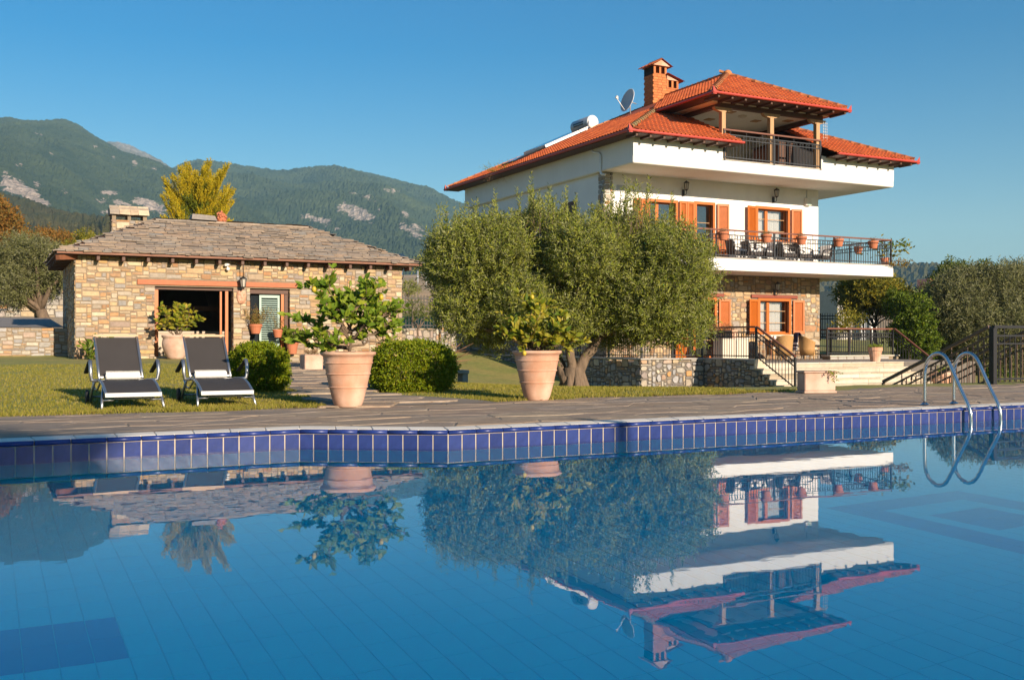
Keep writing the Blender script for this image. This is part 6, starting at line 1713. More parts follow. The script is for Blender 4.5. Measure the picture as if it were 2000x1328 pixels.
# ---------------------------------------------------------------- loungers
def make_lounger():
    o = empty('sun_lounger', (0, 0, 0)); o['category'] = 'sun lounger'
    W = .31
    prof = [(0.0, .175), (.06, .20), (.16, .235), (.30, .275), (.46, .305), (.62, .318), (.80, .318), (1.00, .310), (1.16, .305)]
    back = [(1.17, .325), (1.35, .50), (1.55, .70), (1.74, .872)]
    t = MB()
    for s in (-1, 1): t.tube([(s * W, y, z) for y, z in prof], .019, 8)
    t.beam((-W - .01, 0, .172), (W + .01, 0, .172), .03, .048); t.beam((-W, 1.16, .30), (W, 1.16, .30), .03, .03)
    fr = t.build('seat_frame', m_alu, o)
    t = MB(); vs = []; n = 24
    def pz(y):
        for (a, b), (c, d) in zip(prof, prof[1:]):
            if y <= c: return b + (d - b) * (y - a) / (c - a)
        return prof[-1][1]
    for i in range(n + 1):
        y = .02 + 1.13 * i / n; z = pz(y) + .012
        for x in (-W + .012, -.15, 0, .15, W - .012): vs.append((x, y, z - .018 * (1 - (x / W) ** 2)))
    t.add(vs, [(i * 5 + k, i * 5 + k + 1, (i + 1) * 5 + k + 1, (i + 1) * 5 + k) for i in range(n) for k in range(4)], True)
    t.build('seat_sling', m_mesh, o)
    bw = .265
    t = MB()
    for s in (-1, 1): t.tube([(s * bw, y, z) for y, z in back], .018, 8)
    t.beam((-bw, 1.19, .345), (bw, 1.19, .345), .025, .025); t.build('back_frame', m_alu, o)
    t = MB(); vs = []
    for i in range(13):
        f = i / 12; y = 1.19 + f * .535; z = .343 + f * .515
        for x in (-bw + .012, -.13, 0, .13, bw - .012): vs.append((x, y + .016 * (1 - (x / bw) ** 2), z))
    t.add(vs, [(i * 5 + k, i * 5 + k + 1, (i + 1) * 5 + k + 1, (i + 1) * 5 + k) for i in range(12) for k in range(4)], True); t.build('back_sling', m_mesh, o)
    t = MB(); t.beam((-bw - .02, 1.745, .885), (bw + .02, 1.745, .885), .05, .030); t.beam((-bw * .6, 1.745, .897), (bw * .6, 1.745, .897), .045, .022); t.build('top_rail', m_woodtop, o)
    for s in (-1, 1):
        t = MB(); t.tube([(s * W, .30, .262), (s * (W + .03), .12, .12), (s * (W + .045), .03, .0)], .017, 8); t.build('front_leg', m_alu, o)
        t = MB(); t.tube([(s * (W + .02), 1.02, .31), (s * (W + .05), 1.14, .16), (s * (W + .06), 1.20, .015)], .017, 8); t.build('rear_leg', m_alu, o)
        t = MB(); t.tube([(s * W, .62, .30), (s * (W + .01), .86, .20), (s * (W + .02), 1.10, .20), (s * (W + .02), 1.28, .30)], .013, 6); t.build('side_brace', m_alu, o)
        t = MB(); t.tube([(s * (W + .02), .80, .315), (s * (W + .085), .80, .325), (s * (W + .095), .79, .40), (s * (W + .095), .80, .50), (s * (W + .095), .86, .555), (s * (W + .095), .94, .555)], .023, 8); t.build('arm_post', m_alu, o)
        t = MB(); M = Matrix.Translation((s * (W + .095), .85, .56)) @ Matrix.Rotation(R(-17), 4, 'X'); t.bbox(-.028, .028, 0, .55, -.012, .014, .006, M); t.build('armrest', m_mesh, o)
        w_ = MB(); vs = MB(); w_.lathe([(.02, -.018), (.085, -.018), (.092, -.008), (.092, .008), (.085, .018), (.02, .018)], (0, 0, 0), 20)
        wo = w_.build('wheel', m_rubber, o); wo.location = (s * (W + .09), 1.28, .092); wo.rotation_euler = (0, R(90), 0)
    t = MB(); t.tube([(-W - .02, .11, .105), (-.22, .13, .105), (-.20, .13, .122), (.20, .13, .122), (.22, .13, .105), (W + .02, .11, .105)], .013, 6); t.build('foot_stretcher', m_alu, o)
    t = MB(); t.tube([(.12, .13, .12), (.12, .16, .22)], .01, 6); t.build('stretcher_pin', m_alu, o)
    MB().tube([(-W - .06, 1.28, .092), (W + .06, 1.28, .092)], .012, 6).build('axle', m_alu, o)
    return o
L1 = make_lounger(); L1.location = (1.60, 12.98, zg(1.6, 13) + .005); L1['group'] = 'sun loungers on the lawn by the pool'; L1['label'] = 'left black mesh sun lounger, farther from the clipped bush'
L2 = copy_tree(L1); L2.location = (2.70, 12.95, zg(2.7, 13) + .005); L2['label'] = 'right black mesh sun lounger, next to the clipped bush'
L1.rotation_euler.z = R(.5); L2.rotation_euler.z = R(-1)
for L_, lab in ((L1, 'rolled white towel on the left sun lounger'), (L2, 'rolled white towel on the right sun lounger, next to the bush')):
    t = MB(); vs = []; n = 60; segs = 20
    for i in range(segs + 1):
        x = -.205 + .41 * i / segs
        for k in range(n):
            a = k / n * 2.25 * 2 * math.pi; rr = .026 + .036 * k / n + rng.uniform(-.001, .001); vs.append((x + .004 * math.sin(k * .35) * (1 if i in (0, segs) else 0), rr * math.cos(a), rr * math.sin(a)))
    t.add(vs, [(i * n + k, i * n + k + 1, (i + 1) * n + k + 1, (i + 1) * n + k) for i in range(segs) for k in range(n - 1)], True)
    o = t.build('rolled_towel', m_towel); o.location = L_.location + Vector((0.0, 1.09, .368)); tag(o, lab, 'towel', 'rolled towels on the loungers')

# ---------------------------------------------------------------- pool ladder
LA = empty('pool_ladder', (10.97, 9.0, .17), 'stainless steel pool ladder with two arched handrails', 'pool ladder')
for u in (10.70, 11.24):
    pts = [(u, 9.22, .17), (u, 9.22, .45), (u, 9.215, .60), (u, 9.19, .70), (u, 9.13, .78), (u, 9.05, .825), (u, 8.97, .825), (u, 8.90, .785), (u, 8.84, .70), (u, 8.76, .55), (u, 8.66, .36), (u, 8.58, .22), (u, 8.545, .14), (u, 8.53, .05), (u, 8.53, -.2), (u, 8.53, -.75)]
    sm = [Vector(p) for p in pts]
    fine = []
    for i in range(len(sm) - 1):
        p0, p1, p2, p3 = sm[max(0, i - 1)], sm[i], sm[i + 1], sm[min(len(sm) - 1, i + 2)]
        for k in range(4):
            tt = k / 4; fine.append(.5 * ((2 * p1) + (p2 - p0) * tt + (2 * p0 - 5 * p1 + 4 * p2 - p3) * tt * tt + (3 * p1 - p0 - 3 * p2 + p3) * tt ** 3))
    fine.append(sm[-1])
    t = MB(); t.tube(fine, .0235, 14); t.build('handrail', m_steel, LA)
    MB().lathe([(.024, .028), (.03, .022), (.055, .006), (.06, .0)], (u, 9.22, .1745), 20).build('base_flange', m_steel, LA)
for z in (-.22, -.48, -.72): MB().bbox(10.70, 11.24, 8.49, 8.575, z - .015, z + .015, .005).build('step', m_steel, LA)

# trough, terrace pots, chairs -------------------------------------
TR = empty('clay_trough', (11.55, 12.2, .17), 'rectangular pale clay trough at the edge of the paving before the stairs', 'planter')
Mt = Matrix.Translation((11.62, 12.10, .172)) @ Matrix.Rotation(R(-18), 4, 'Z')
t = MB(); t.bbox(-.27, .27, -.16, .16, 0, .035, .008, Mt); t.bbox(-.255, .255, -.145, .145, .035, .315, .012, Mt); t.bbox(-.28, .28, -.17, .17, .315, .345, .010, Mt); t.build('trough_body', m_terra_pale, TR)
t = MB(); t.box(-.24, .24, -.13, .13, .343, .348, Mt); t.build('soil', m_soil, TR)
rr = np.random.default_rng(4); B = np.array([tuple(Mt @ Vector((.10 + .03 * k, -.16, .34 - .03 * k * 0))) for k in range(5)])
C = twig_leaves(B, np.tile(np.array([[.05, -.5, -.55]]), (5, 1)) + rr.normal(size=(5, 3)) * .3, np.full(5, .16), 12, rr, .032, .022)
link('trailing_plant', leaf_mesh('trailing_plant', C[0] - np.array(woff(TR)), *C[1:]), m_hedge, TR, 'stuff')
small_pot((27.45, 25.75, TZ + .0), .50, .235, m_terra, 'clay pot of lime green cushion plants on the top terrace stair', (90, .16, .28, m_heather, 71, .05, .02, 10, .8, .9))
small_pot((28.95, 24.2, zg(28.95, 24.2)), .72, .42, m_terra, 'wide clay pot with a yellowing plant at the right foot of the stairs', (40, .30, .22, m_heather, 72, .06, .025, 10))
def rail_pots():
    us = [(21.9, 'leftmost clay pot on the balcony rail, half behind the olive'), (23.75, 'clay pot on the balcony rail before the upper floor door'), (25.75, 'clay pot with dry shoots on the balcony rail left of the upper window middle'), (27.47, 'clay pot on the balcony rail under the upper window right shutter'), (29.35, 'empty looking clay pot on the balcony rail beside the white wall corner'), (31.2, 'clay pot with reddish plant on the balcony rail near its right corner')]
    for k, (u, l) in enumerate(us):
        o = small_pot((u, SV0 - .13, 4.60), .30, .20, m_terra_o, l, (26, .18 if k not in (4,) else .04, .16, m_dry if k % 2 else m_redplant, 80 + k, .045, .016, 8), group='clay pots hung along the balcony rail')
        t = MB(); t.tube([(u + .19 * math.cos(a * .35), SV0 - .13 + .19 * math.sin(a * .35), 4.80) for a in range(19)], .008, 4, False); t.tube([(u, SV0 + .05, 4.80), (u, SV0 + .06, 5.0)], .008, 4); t.build('hanger', m_black, o)
rail_pots()
small_pot((LB + .12, 31.4, 4.60), .30, .18, m_terra_o, 'clay pot on the far balcony side rail', (16, .12, .12, m_dry, 90, .04, .015, 8), group='clay pots hung along the balcony rail')
o = empty('rubber_plant', (32.55, 29.4, 4.4), 'broad leaved plant spilling over the right corner of the balcony', 'plant')
simple_plant(o, (32.35, 29.75, 4.3), 14, 1.0, .3, m_ygreen, 91, .20, .09, 6, .6, .9); simple_plant(o, (32.50, 29.3, 3.95), 34, .42, .34, m_redplant, 92, .11, .05, 6, .5, 1.0, 'flowers'); simple_plant(o, (32.75, 29.55, 4.78), 12, .55, .25, m_hedge, 93, .17, .06, 6, .2, 1.2, 'side_leaves')
MB().tube([(32.3, 29.75, 4.0), (32.3, 29.7, 4.5), (32.5, 29.6, 4.9)], .015, 5).build('stem', m_twig, o); MB().lathe([(0, 0), (.13, 0), (.18, .3), (.16, .3)], (32.25, 29.75, 4.0), 14).build('pot_body', m_terra_o, o)

def armchair(mt, cu, wicker=False):
    """square garden armchair facing -Y, 0.62 m wide"""
    o = empty('garden_armchair', (0, 0, 0)); o['category'] = 'chair'
    MB().bbox(-.29, .29, -.28, .28, .24, .36, .012).build('seat', mt, o)
    t = MB(); M = Matrix.Translation((0, .27, .34)) @ Matrix.Rotation(R(-12), 4, 'X'); t.bbox(-.29, .29, -.03, .03, 0, .48, .012, M); t.build('backrest', mt, o)
    for s in (-1, 1):
        t = MB(); vs = []
        pts = [Vector((s * .29, .27, .60)), Vector((s * .30, .10, .615)), Vector((s * .30, -.10, .595)), Vector((s * .30, -.24, .56)), Vector((s * .29, -.29, .50)), Vector((s * .29, -.30, .40)), Vector((s * .28, -.29, .0))]
        for a, b in zip(pts, pts[1:]): t.beam(a, b, .055, .03, (0, 0, 1) if abs((b - a).z) < .05 else (0, 1, 0))
        t.build('arm', mt, o)
        MB().bbox(s * .27 - .02, s * .27 + .02, .22, .26, 0, .26, .004).build('leg', mt, o)
    t = MB(); t.bbox(-.26, .26, -.27, .22, .36, .44, .03); t.build('seat_cushion', cu, o)
    t = MB(); t.bbox(-.25, .25, -.085, -.03, .08, .46, .025, M); t.build('back_cushion', cu, o)
    return o
A1 = armchair(m_dkwicker, m_cushion)
spots = [(26.0 - .45, 30.75, R(80), 'dark armchair with white cushions beside the balcony door, first from the left'), (26.35, 30.8, R(80), 'second dark balcony armchair from the left, back towards the door'), (27.0, 30.8, R(-85), 'third dark balcony armchair from the left, facing the door'), (28.0, 30.75, R(75), 'dark balcony armchair right of the post under the upper window'), (28.85, 30.8, R(80), 'dark balcony armchair under the right shutter'), (29.9, 30.85, R(-80), 'rightmost dark balcony armchair by the wall corner')]
for k, (x, y, a, l) in enumerate(spots):
    c_ = A1 if k == 0 else copy_tree(A1); c_.location = (x, y, 4.0); c_.rotation_euler.z = a; c_['label'] = l; c_['group'] = 'dark armchairs along the balcony wall'
def side_table(P, mt, label, w_=.5, h=.5):
    o = empty('side_table', P, label, 'table'); x, y, z = P
    MB().bbox(x - w_ / 2, x + w_ / 2, y - w_ / 2, y + w_ / 2, z + h - .03, z + h, .006).build('tabletop', mt, o)
    for a in (-1, 1):
        for b in (-1, 1): MB().box(x + a * w_ * .42 - .015, x + a * w_ * .42 + .015, y + b * w_ * .42 - .015, y + b * w_ * .42 + .015, z, z + h - .03).build('leg', mt, o)
    return o
side_table((26.7, 31.1, 4.0), m_dkwicker, 'low dark side table between the left balcony armchairs', .45, .78); side_table((28.45, 31.1, 4.0), m_dkwicker, 'low dark side table under the upper window', .45, .78)
def tub_chair():
    """wicker tub chair facing -Y"""
    o = empty('wicker_chair', (0, 0, 0)); o['category'] = 'chair'
    t = MB(); n = 28; vs = []; a0, a1 = R(-38), R(218)
    for i in range(n + 1):
        f = i / n; a = a0 + (a1 - a0) * f; top = .64 + .26 * math.sin(math.pi * f) ** 1.3
        for r_, z in ((.27, .16), (.30, .40), (.33, top - .03), (.345, top), (.315, top), (.30, top - .04), (.27, .40), (.245, .18)):
            vs.append((r_ * math.cos(a), r_ * math.sin(a), z))
    t.add(vs, [(i * 8 + k, (i + 1) * 8 + k, (i + 1) * 8 + (k + 1) % 8, i * 8 + (k + 1) % 8) for i in range(n) for k in range(8)] + [tuple(range(8)), tuple(n * 8 + k for k in range(8))[::-1]], True); t.build('tub_shell', m_wicker, o)
    MB().lathe([(0, .40), (.26, .40), (.265, .18), (0, .18)], (0, -.02, 0), 20, smooth=False).build('seat', m_wicker, o)
    MB().lathe([(0, .455), (.22, .455), (.25, .44), (.25, .40), (0, .40)], (0, -.03, 0), 20).build('cushion', m_cushion, o)
    for a in (45, 135, 225, 315):
        x, y = .23 * math.cos(R(a)), .23 * math.sin(R(a)); MB().tube([(x, y, .2), (x * 1.12, y * 1.12, 0)], .018, 6).build('leg', m_wicker, o)
    return o
w1 = tub_chair(); w1.location = (27.7, 29.3, TZ); w1.rotation_euler.z = R(70); w1['label'] = 'wicker tub chair with the navy towel over its back'; w1['group'] = 'wicker chairs on the terrace'
w2 = copy_tree(w1); w2.location = (27.1, 30.5, TZ); w2.rotation_euler.z = R(10); w2['label'] = 'wicker tub chair nearest the ground floor window'
w3 = copy_tree(w1); w3.location = (26.0, 28.7, TZ); w3.rotation_euler.z = R(160); w3['label'] = 'wicker tub chair seen from behind through the stair railing'
for w_ in (w1, w2, w3): w_.scale = (1.0, 1.0, 1.04)
o = side_table((26.75, 30.2, TZ), m_railwood, 'brown terrace table holding the candle jars', .75, .74)
for k, (x, y) in enumerate(((26.62, 30.1), (26.85, 30.15))): tag(MB().lathe([(0, 0), (.06, 0), (.06, .16), (.05, .17), (.05, .03), (0, .03)], (x, y, TZ + .742), 14).build('candle_jar', m_cushion), ('left' if k == 0 else 'right') + ' pale candle jar on the brown terrace table', 'candle', 'candle jars')
# towel over the chair back
t = MB(); vs = []; nx, ny = 10, 22; cx, cy_ = 27.7, 29.3; ca = R(70)
path_ = [(-.02, .50, .52), (.08, .50, .60), (.22, .50, .78), (.33, .50, .965), (.40, .50, 1.0), (.455, .5, .95), (.46, .5, .80), (.47, .5, .62), (.49, .5, .45), (.50, .5, .34)]
def pp(f):
    f = f * (len(path_) - 1); i = min(len(path_) - 2, int(f)); k = f - i; a, b = path_[i], path_[i + 1]
    return a[0] + (b[0] - a[0]) * k, a[2] + (b[2] - a[2]) * k
st_f = []
for j in range(ny + 1):
    y, z = pp(j / ny)
    for i in range(nx + 1):
        x = (-.22 + .44 * i / nx) * (.85 if j < 8 else 1.0) + .05; yy = y + .018 * math.sin(i * 1.5) * (j / ny) - .06 * (x * x) * 6 * (1 if j > 8 else .3); X = x * math.cos(ca) - yy * math.sin(ca); Y = x * math.sin(ca) + yy * math.cos(ca)
        vs.append((cx + X, cy_ + Y, TZ + z * 1.04))
m_tw = mat('navy_towel_cloth', (.012, .018, .065), .95)
t.add(vs, [(j * (nx + 1) + i, j * (nx + 1) + i + 1, (j + 1) * (nx + 1) + i + 1, (j + 1) * (nx + 1) + i) for j in range(ny) for i in range(nx)], True)
tw = t.build('draped_towel', m_navy); tag(tw, 'navy towel with white striped end draped over a wicker chair', 'towel')
tw.data.materials.append(m_stripe)
for p in tw.data.polygons:
    j = p.index // nx
    if j in (17, 19, 21): p.material_index = 1
mdf = tw.modifiers.new('thick', 'SOLIDIFY'); mdf.thickness = .012
# dry flower box hung on the terrace rail, beige storage box
o = empty('flower_box', (23.2, 27.9, 1.1), 'clay flower box of dry brown plants hung on the terrace railing', 'planter')
MB().bbox(22.00, 22.24, 26.75, 27.75, 1.05, 1.33, .015).build('box_body', m_terra, o)
simple_plant(o, (22.1, 27.4, 1.32), 120, .34, .6, m_dry, 95, .05, .012, 10, .5, 1.0)
o = empty('storage_cabinet', (23.6, 30.6, TZ), 'beige outdoor storage cabinet behind the terrace railing', 'cabinet')
MB().bbox(24.0, 25.2, 29.7, 30.3, TZ, TZ + .78, .015).build('carcass', m_cream, o); MB().bbox(23.97, 25.23, 29.67, 30.33, TZ + .78, TZ + .82, .01).build('lid', m_soffit, o); MB().box(24.59, 24.61, 29.69, 29.702, TZ + .05, TZ + .75).build('door_gap', m_dark, o)
o = empty('patio_chair', (24.9, 32.2, LGZ), 'white plastic chair at the left end of the roof loggia', 'chair')
x, y, z = 24.3, 30.6, LGZ
MB().bbox(x - .24, x + .24, y - .22, y + .24, z + .40, z + .44, .01).build('seat', m_tankwhite, o); t = MB(); t.bbox(x - .24, x + .24, y + .22, y + .26, z + .44, z + .85, .012); t.build('backrest', m_tankwhite, o)
for a in (-1, 1):
    MB().tube([(x + a * .25, y - .2, z + .42), (x + a * .27, y - .2, z + .63), (x + a * .27, y + .2, z + .65)], .018, 6).build('arm', m_tankwhite, o)
    for b in (-1, 1): MB().tube([(x + a * .22, y + b * .2, z + .41), (x + a * .25, y + b * .23, z)], .017, 6).build('leg', m_tankwhite, o)
o = empty('gutter_weeds', (19.45, 38.6, 8.1), 'yellowish weeds growing from the villa roof gutter', 'plant'); simple_plant(o, (19.4, 38.4, 8.1), 80, .5, 1.3, m_ygreen, 97, .07, .02, 10, .3, 1.0); simple_plant(o, (19.3, 38.9, 8.05), 30, .45, .7, m_dry, 98, .06, .012, 10, -.6, .6, 'dry_stalks')
WM = empty('wind_chime', (28.75, 29.45, 9.2), 'hanging shell chime strings beside the right loggia post', 'ornament'); t = MB()
for k in range(3):
    xx, yy = 28.62 + .09 * k, 29.42; t.tube([(xx, yy, 9.40), (xx + .01, yy, 8.6 + .2 * (k % 2))], .006, 4)
    for j in range(6): t.sphere((xx, yy, 9.3 - j * .11), .022, 6, 4)
t.build('strings', m_soffit, WM)

# ---------------------------------------------------------------- trees and plants further off
def tree(name, base, label, blobs, mt, seed, per=900, nl=10, ll=.09, lw=.03, twig=.35, trunk_r=.14, cat='tree', group=None, up=.5, out=.6, bark=None, shell=.5, limbs=6):
    r = random.Random(seed); rr = np.random.default_rng(seed); base = Vector(base); o = empty(name, base, label, cat, group)
    top = sum((Vector(b[0]) for b in blobs), Vector()) / len(blobs)
    t = MB(); fork = base.lerp(top, .45); t.tube(wob(base - Vector((0, 0, .2)), fork, 5, .08, r), [trunk_r * 1.35, trunk_r * 1.05, trunk_r, trunk_r * .92, trunk_r * .85, trunk_r * .8], 9)
    for b in blobs[:limbs * 2]: limb(t, fork, Vector(b[0]), trunk_r * .5, trunk_r * .12, r, 5, .15, 6)
    t.build('trunk', bark or m_bark, o)
    crown('foliage', o, blobs, rr, per, nl, ll, lw, twig, mt, up=up, out=out, shell=shell); return o
def B(lst, D, seed, spread=1.0):
    r = random.Random(seed); return [(tuple(at(px, py, D + r.uniform(-spread, spread))), (rp_ * D / 2000, rp_ * D / 2000 * 1.2, rp_ * D / 2000)) for px, py, rp_ in lst]
# golden conifer: a sheaf of upright plumes
g = at(385, 620, 40); g.z = zg(g.x, g.y)
o = empty('golden_conifer', g, 'golden yellow conifer with upright plumes behind the slate roof', 'tree')
MB().tube([g - Vector((0, 0, .2)), g + Vector((0, 0, 4.5))], [.2, .08], 8).build('trunk', m_bark, o)
r = random.Random(4); rr = np.random.default_rng(4); Ps, Ds, Ls = [], [], []; Pi, Di = [], []
plumes = [(331, 372), (340, 338), (352, 325), (368, 338), (380, 330), (405, 320), (392, 345), (415, 352), (432, 340), (445, 322), (440, 362), (450, 372), (324, 352), (360, 352), (422, 376), (345, 380), (376, 372), (400, 380), (330, 400), (452, 395), (436, 410), (350, 415), (385, 405), (415, 412), (322, 385), (455, 372), (320, 420), (445, 432), (370, 432), (400, 436), (340, 440), (428, 440), (362, 325), (398, 332), (428, 352), (374, 350), (410, 338), (388, 360)]
for k, (px, py) in enumerate(plumes * 2):
    D = 40 + r.uniform(-1.1, 1.1); tip = at(px + r.uniform(-5, 5), py + r.uniform(-3, 10), D); core = Vector((g.x, g.y, tip.z - r.uniform(1.0, 1.5))); st = core.lerp(tip, .35); st.z = tip.z - r.uniform(.9, 1.4)
    for j in range(26):
        f = j / 26; q = st.lerp(tip, f); w_ = .20 * (1 - f) + .02
        for m_ in range(3):
            a = r.uniform(0, 6.28); p = q + Vector((math.cos(a), math.sin(a), 0)) * w_ * r.uniform(.2, 1)
            d = (tip - st).normalized() * .9 + Vector((math.cos(a), math.sin(a), 0)) * .5 + Vector((0, 0, .4)); (Ps if f > .25 else Pi).append(p); (Ds if f > .25 else Di).append(d)
for nm, P_, D_, mt in (('golden_sprays', Ps, Ds, m_gold), ('inner_sprays', Pi, Di, m_goldin)):
    P_ = np.array([tuple(p) for p in P_]); D_ = np.array([tuple(p) for p in D_]); C = twig_leaves(P_, D_, .20 * rr.uniform(.7, 1.3, len(P_)), 9, rr, .075, .03, spread=.55)
    link(nm, leaf_mesh(nm, C[0] - np.array(woff(o)), *C[1:]), mt, o, 'stuff')
# left side
bs_ = at(105, 607, 47); bs_.z = zg(bs_.x, bs_.y)
tree('olive_tree', bs_, 'silvery olive on the upper drive left of the outbuilding, with a stout trunk', B([(45, 500, 26), (15, 525, 34), (62, 535, 36), (100, 512, 28), (100, 552, 24), (28, 560, 28), (70, 492, 20), (-4, 548, 34), (122, 530, 20), (-45, 525, 44), (58, 562, 20), (30, 478, 14)], 47, 3), m_olive2, 31, 700, 11, .16, .045, .5, .30, shell=.4)
tree('autumn_tree', at(10, 640, 62), 'rusty brown autumn tree at the far left edge', B([(0, 432, 26), (-30, 460, 38), (18, 458, 24), (-14, 412, 20), (32, 474, 17), (-50, 410, 32), (8, 486, 24)], 62, 3), m_autumn, 32, 420, 10, .22, .10, .5, .2)
tree('autumn_shrub', at(100, 560, 66), 'low rusty shrub between the silvery olive and the outbuilding roof', B([(85, 470, 18), (105, 480, 20), (130, 478, 16), (70, 478, 16)], 66, 2), m_autumn, 33, 380, 9, .2, .09, .5, .12)
tree('shrubby_tree', at(175, 560, 54), 'yellow green shrubby tree just behind the outbuilding chimney', B([(170, 480, 18), (150, 500, 24), (185, 492, 16), (130, 510, 20), (200, 500, 16), (165, 466, 10), (120, 530, 26)], 54, 2), m_ygreen, 34, 430, 9, .16, .06, .5, .12)
# between outbuilding and olive
tree('field_shrub', at(805, 640, 46), 'olive green shrub behind the fence right of the outbuilding', B([(800, 562, 12), (810, 568, 10), (795, 572, 10)], 46, .5), m_olive, 35, 900, 10, .07, .025, .16, .05)
tree('dark_fence_tree', at(812, 668, 41), 'small dark tree in shade at the iron fence', B([(812, 604, 16), (832, 614, 13), (800, 618, 12), (842, 606, 9)], 43, .4), m_leafy, 36, 700, 9, .07, .025, .2, .05)
tree('field_bush', at(830, 530, 120), 'dark bushes along the top of the ploughed field', B([(835, 518, 12), (850, 515, 12), (820, 520, 9), (862, 518, 10)], 120, 3), m_olive, 37, 160, 8, .35, .14, .8, .2)
# right side
tree('olive_tree', at(1905, 720, 46), 'wide grey green olive behind the deck railing at the right edge', B([(1860, 600, 46), (1900, 580, 48), (1935, 600, 50), (1965, 575, 44), (1990, 600, 54), (1890, 640, 50), (1950, 650, 52), (1850, 650, 40), (1925, 690, 46), (1985, 680, 50), (2030, 620, 60), (1880, 690, 36), (1960, 720, 40), (1870, 560, 26), (1920, 545, 18), (1955, 548, 20), (1992, 545, 22), (2040, 560, 40)], 46, 3), m_olive2, 41, 700, 12, .17, .045, .55, .30, shell=.45)
tree('leafy_tree', at(1850, 715, 50), 'taller dark leafy tree rising left of the wide right olive', B([(1862, 535, 16), (1850, 560, 24), (1875, 560, 18), (1835, 585, 28), (1815, 610, 30), (1830, 640, 34), (1800, 650, 26), (1845, 690, 40), (1880, 545, 12), (1915, 530, 9)], 50, 2), m_leafy, 42, 480, 11, .18, .07, .55, .2)
tree('vine_bush', at(1775, 715, 44), 'bright green leafy vine bush beyond the terrace stair rail', B([(1780, 640, 28), (1765, 610, 22), (1790, 600, 18), (1760, 660, 24), (1800, 670, 28), (1785, 690, 28), (1750, 590, 16), (1805, 630, 16)], 44, 1.2), m_bright, 43, 560, 9, .13, .075, .35, .06)
tree('persimmon_tree', at(1715, 690, 52), 'spreading tree of yellowing leaves beyond the right terrace railing', B([(1655, 575, 18), (1672, 568, 24), (1690, 565, 28), (1715, 575, 26), (1735, 570, 22), (1700, 590, 28), (1672, 598, 20), (1660, 602, 12), (1740, 600, 20), (1755, 580, 16), (1720, 555, 14), (1680, 555, 14)], 52, 2), m_ygreen, 44, 620, 9, .15, .075, .45, .10)
tree('pale_shrub', at(1660, 660, 44), 'low yellow shrub behind the terrace railing, below the persimmon', B([(1652, 632, 12), (1668, 630, 14), (1640, 645, 10), (1660, 616, 9)], 44, 1), m_ygreen, 45, 420, 9, .13, .05, .4, .05)
tree('low_bush', at(1910, 748, 23), 'small lime green bush at the foot of the deck railing', B([(1950, 735, 14), (1962, 742, 12), (1940, 742, 10)], 23, .3), m_bright, 46, 900, 8, .06, .03, .2, .02)
def field_tree(px, py, D, rp_, mt, seed, label): return tree('field_tree', at(px, 645, D), label, B([(px, py, rp_), (px + rp_ * .8, py + rp_ * .4, rp_ * .8), (px - rp_ * .8, py + rp_ * .3, rp_ * .8)], D, 2), mt, seed, 130, 8, .4, .2, .9, .15, group='trees on the far farmland')
field_tree(1765, 575, 130, 9, m_olive, 51, 'distant dark field tree right of the persimmon'); field_tree(1700, 546, 300, 8, m_olive, 52, 'distant tree on the low ridge above the persimmon')
# white farm wall and fences far right
o = empty('farm_building', at(1625, 640, 75), 'white farm building with a grey roof beyond the right terrace', 'building')
def far_box(nm, px0, px1, py0, py1, D, dep, mt, par):
    a, b = at(px0, py1, D), at(px1, py1, D); z1 = 1 - (py0 - 664) / 2000 * D; z0 = min(1 - (py1 - 664) / 2000 * D, 1)
    x0, x1 = min(a.x, b.x), max(a.x, b.x); y = min(a.y, b.y)
    return MB().box(x0, x1, y, y + dep, z0, z1).build(nm, mt, par)
far_box('wall', 1604, 1700, 578, 650, 75, 6, m_white, o); far_box('roof', 1602, 1702, 570, 578, 75, 6.2, m_capstone, o)
o = empty('concrete_post', at(1690, 650, 62), 'grey concrete gate post beside a white wall beyond the terrace', 'post'); far_box('post_shaft', 1674, 1692, 612, 660, 62, .6, m_tankgrey, o); far_box('wall_panel', 1692, 1712, 612, 660, 62.4, .3, m_white, o)
o = empty('hilltop_house', at(1822, 552, 700), 'small distant house on the horizon behind the right trees', 'house'); far_box('wall', 1812, 1826, 546, 556, 700, 10, m_cream, o); far_box('tower', 1826, 1834, 541, 556, 705, 8, m_terra_pale, o); far_box('roof', 1810, 1828, 545, 547, 699, 11, m_terra_o, o)
def iron_fence(p0, p1, h, label, name='iron_fence', sp=.14, post=2.4):
    p0, p1 = Vector(p0), Vector(p1); d = p1 - p0; L_ = d.length; o = empty(name, p0.lerp(p1, .5), label, 'fence'); up = Vector((0, 0, 1))
    for f in (.10, h - .28, h - .12): MB().beam(p0 + up * f, p1 + up * f, .035, .05).build('rail', m_black, o)
    b = MB(); b.box(-.013, .013, -.013, .013, 0, h); b.add([(-.02, 0, h), (0, 0, h + .07), (.02, 0, h)], [(0, 1, 2)]); me = b.mesh('bar'); me.materials.append(m_black)
    n = int(L_ / sp); far = []
    for k in range(n + 1):
        M = Matrix.Translation(p0 + d * (k / n))
        if k < 290: inst('bar', me, o, M)
        else: far.append(M)
    joined('bars_beyond', me, far, m_black, o)
    for k in range(int(L_ / post) + 1): q = p0 + d.normalized() * (k * post); MB().box(q.x - .03, q.x + .03, q.y - .03, q.y + .03, q.z - .1, q.z + h + .02).build('post', m_black, o)
    return o
iron_fence((31.5, 45.5, 1.0), (44, 40, 1.1), 1.35, 'black iron boundary fence beyond the right terrace railing')
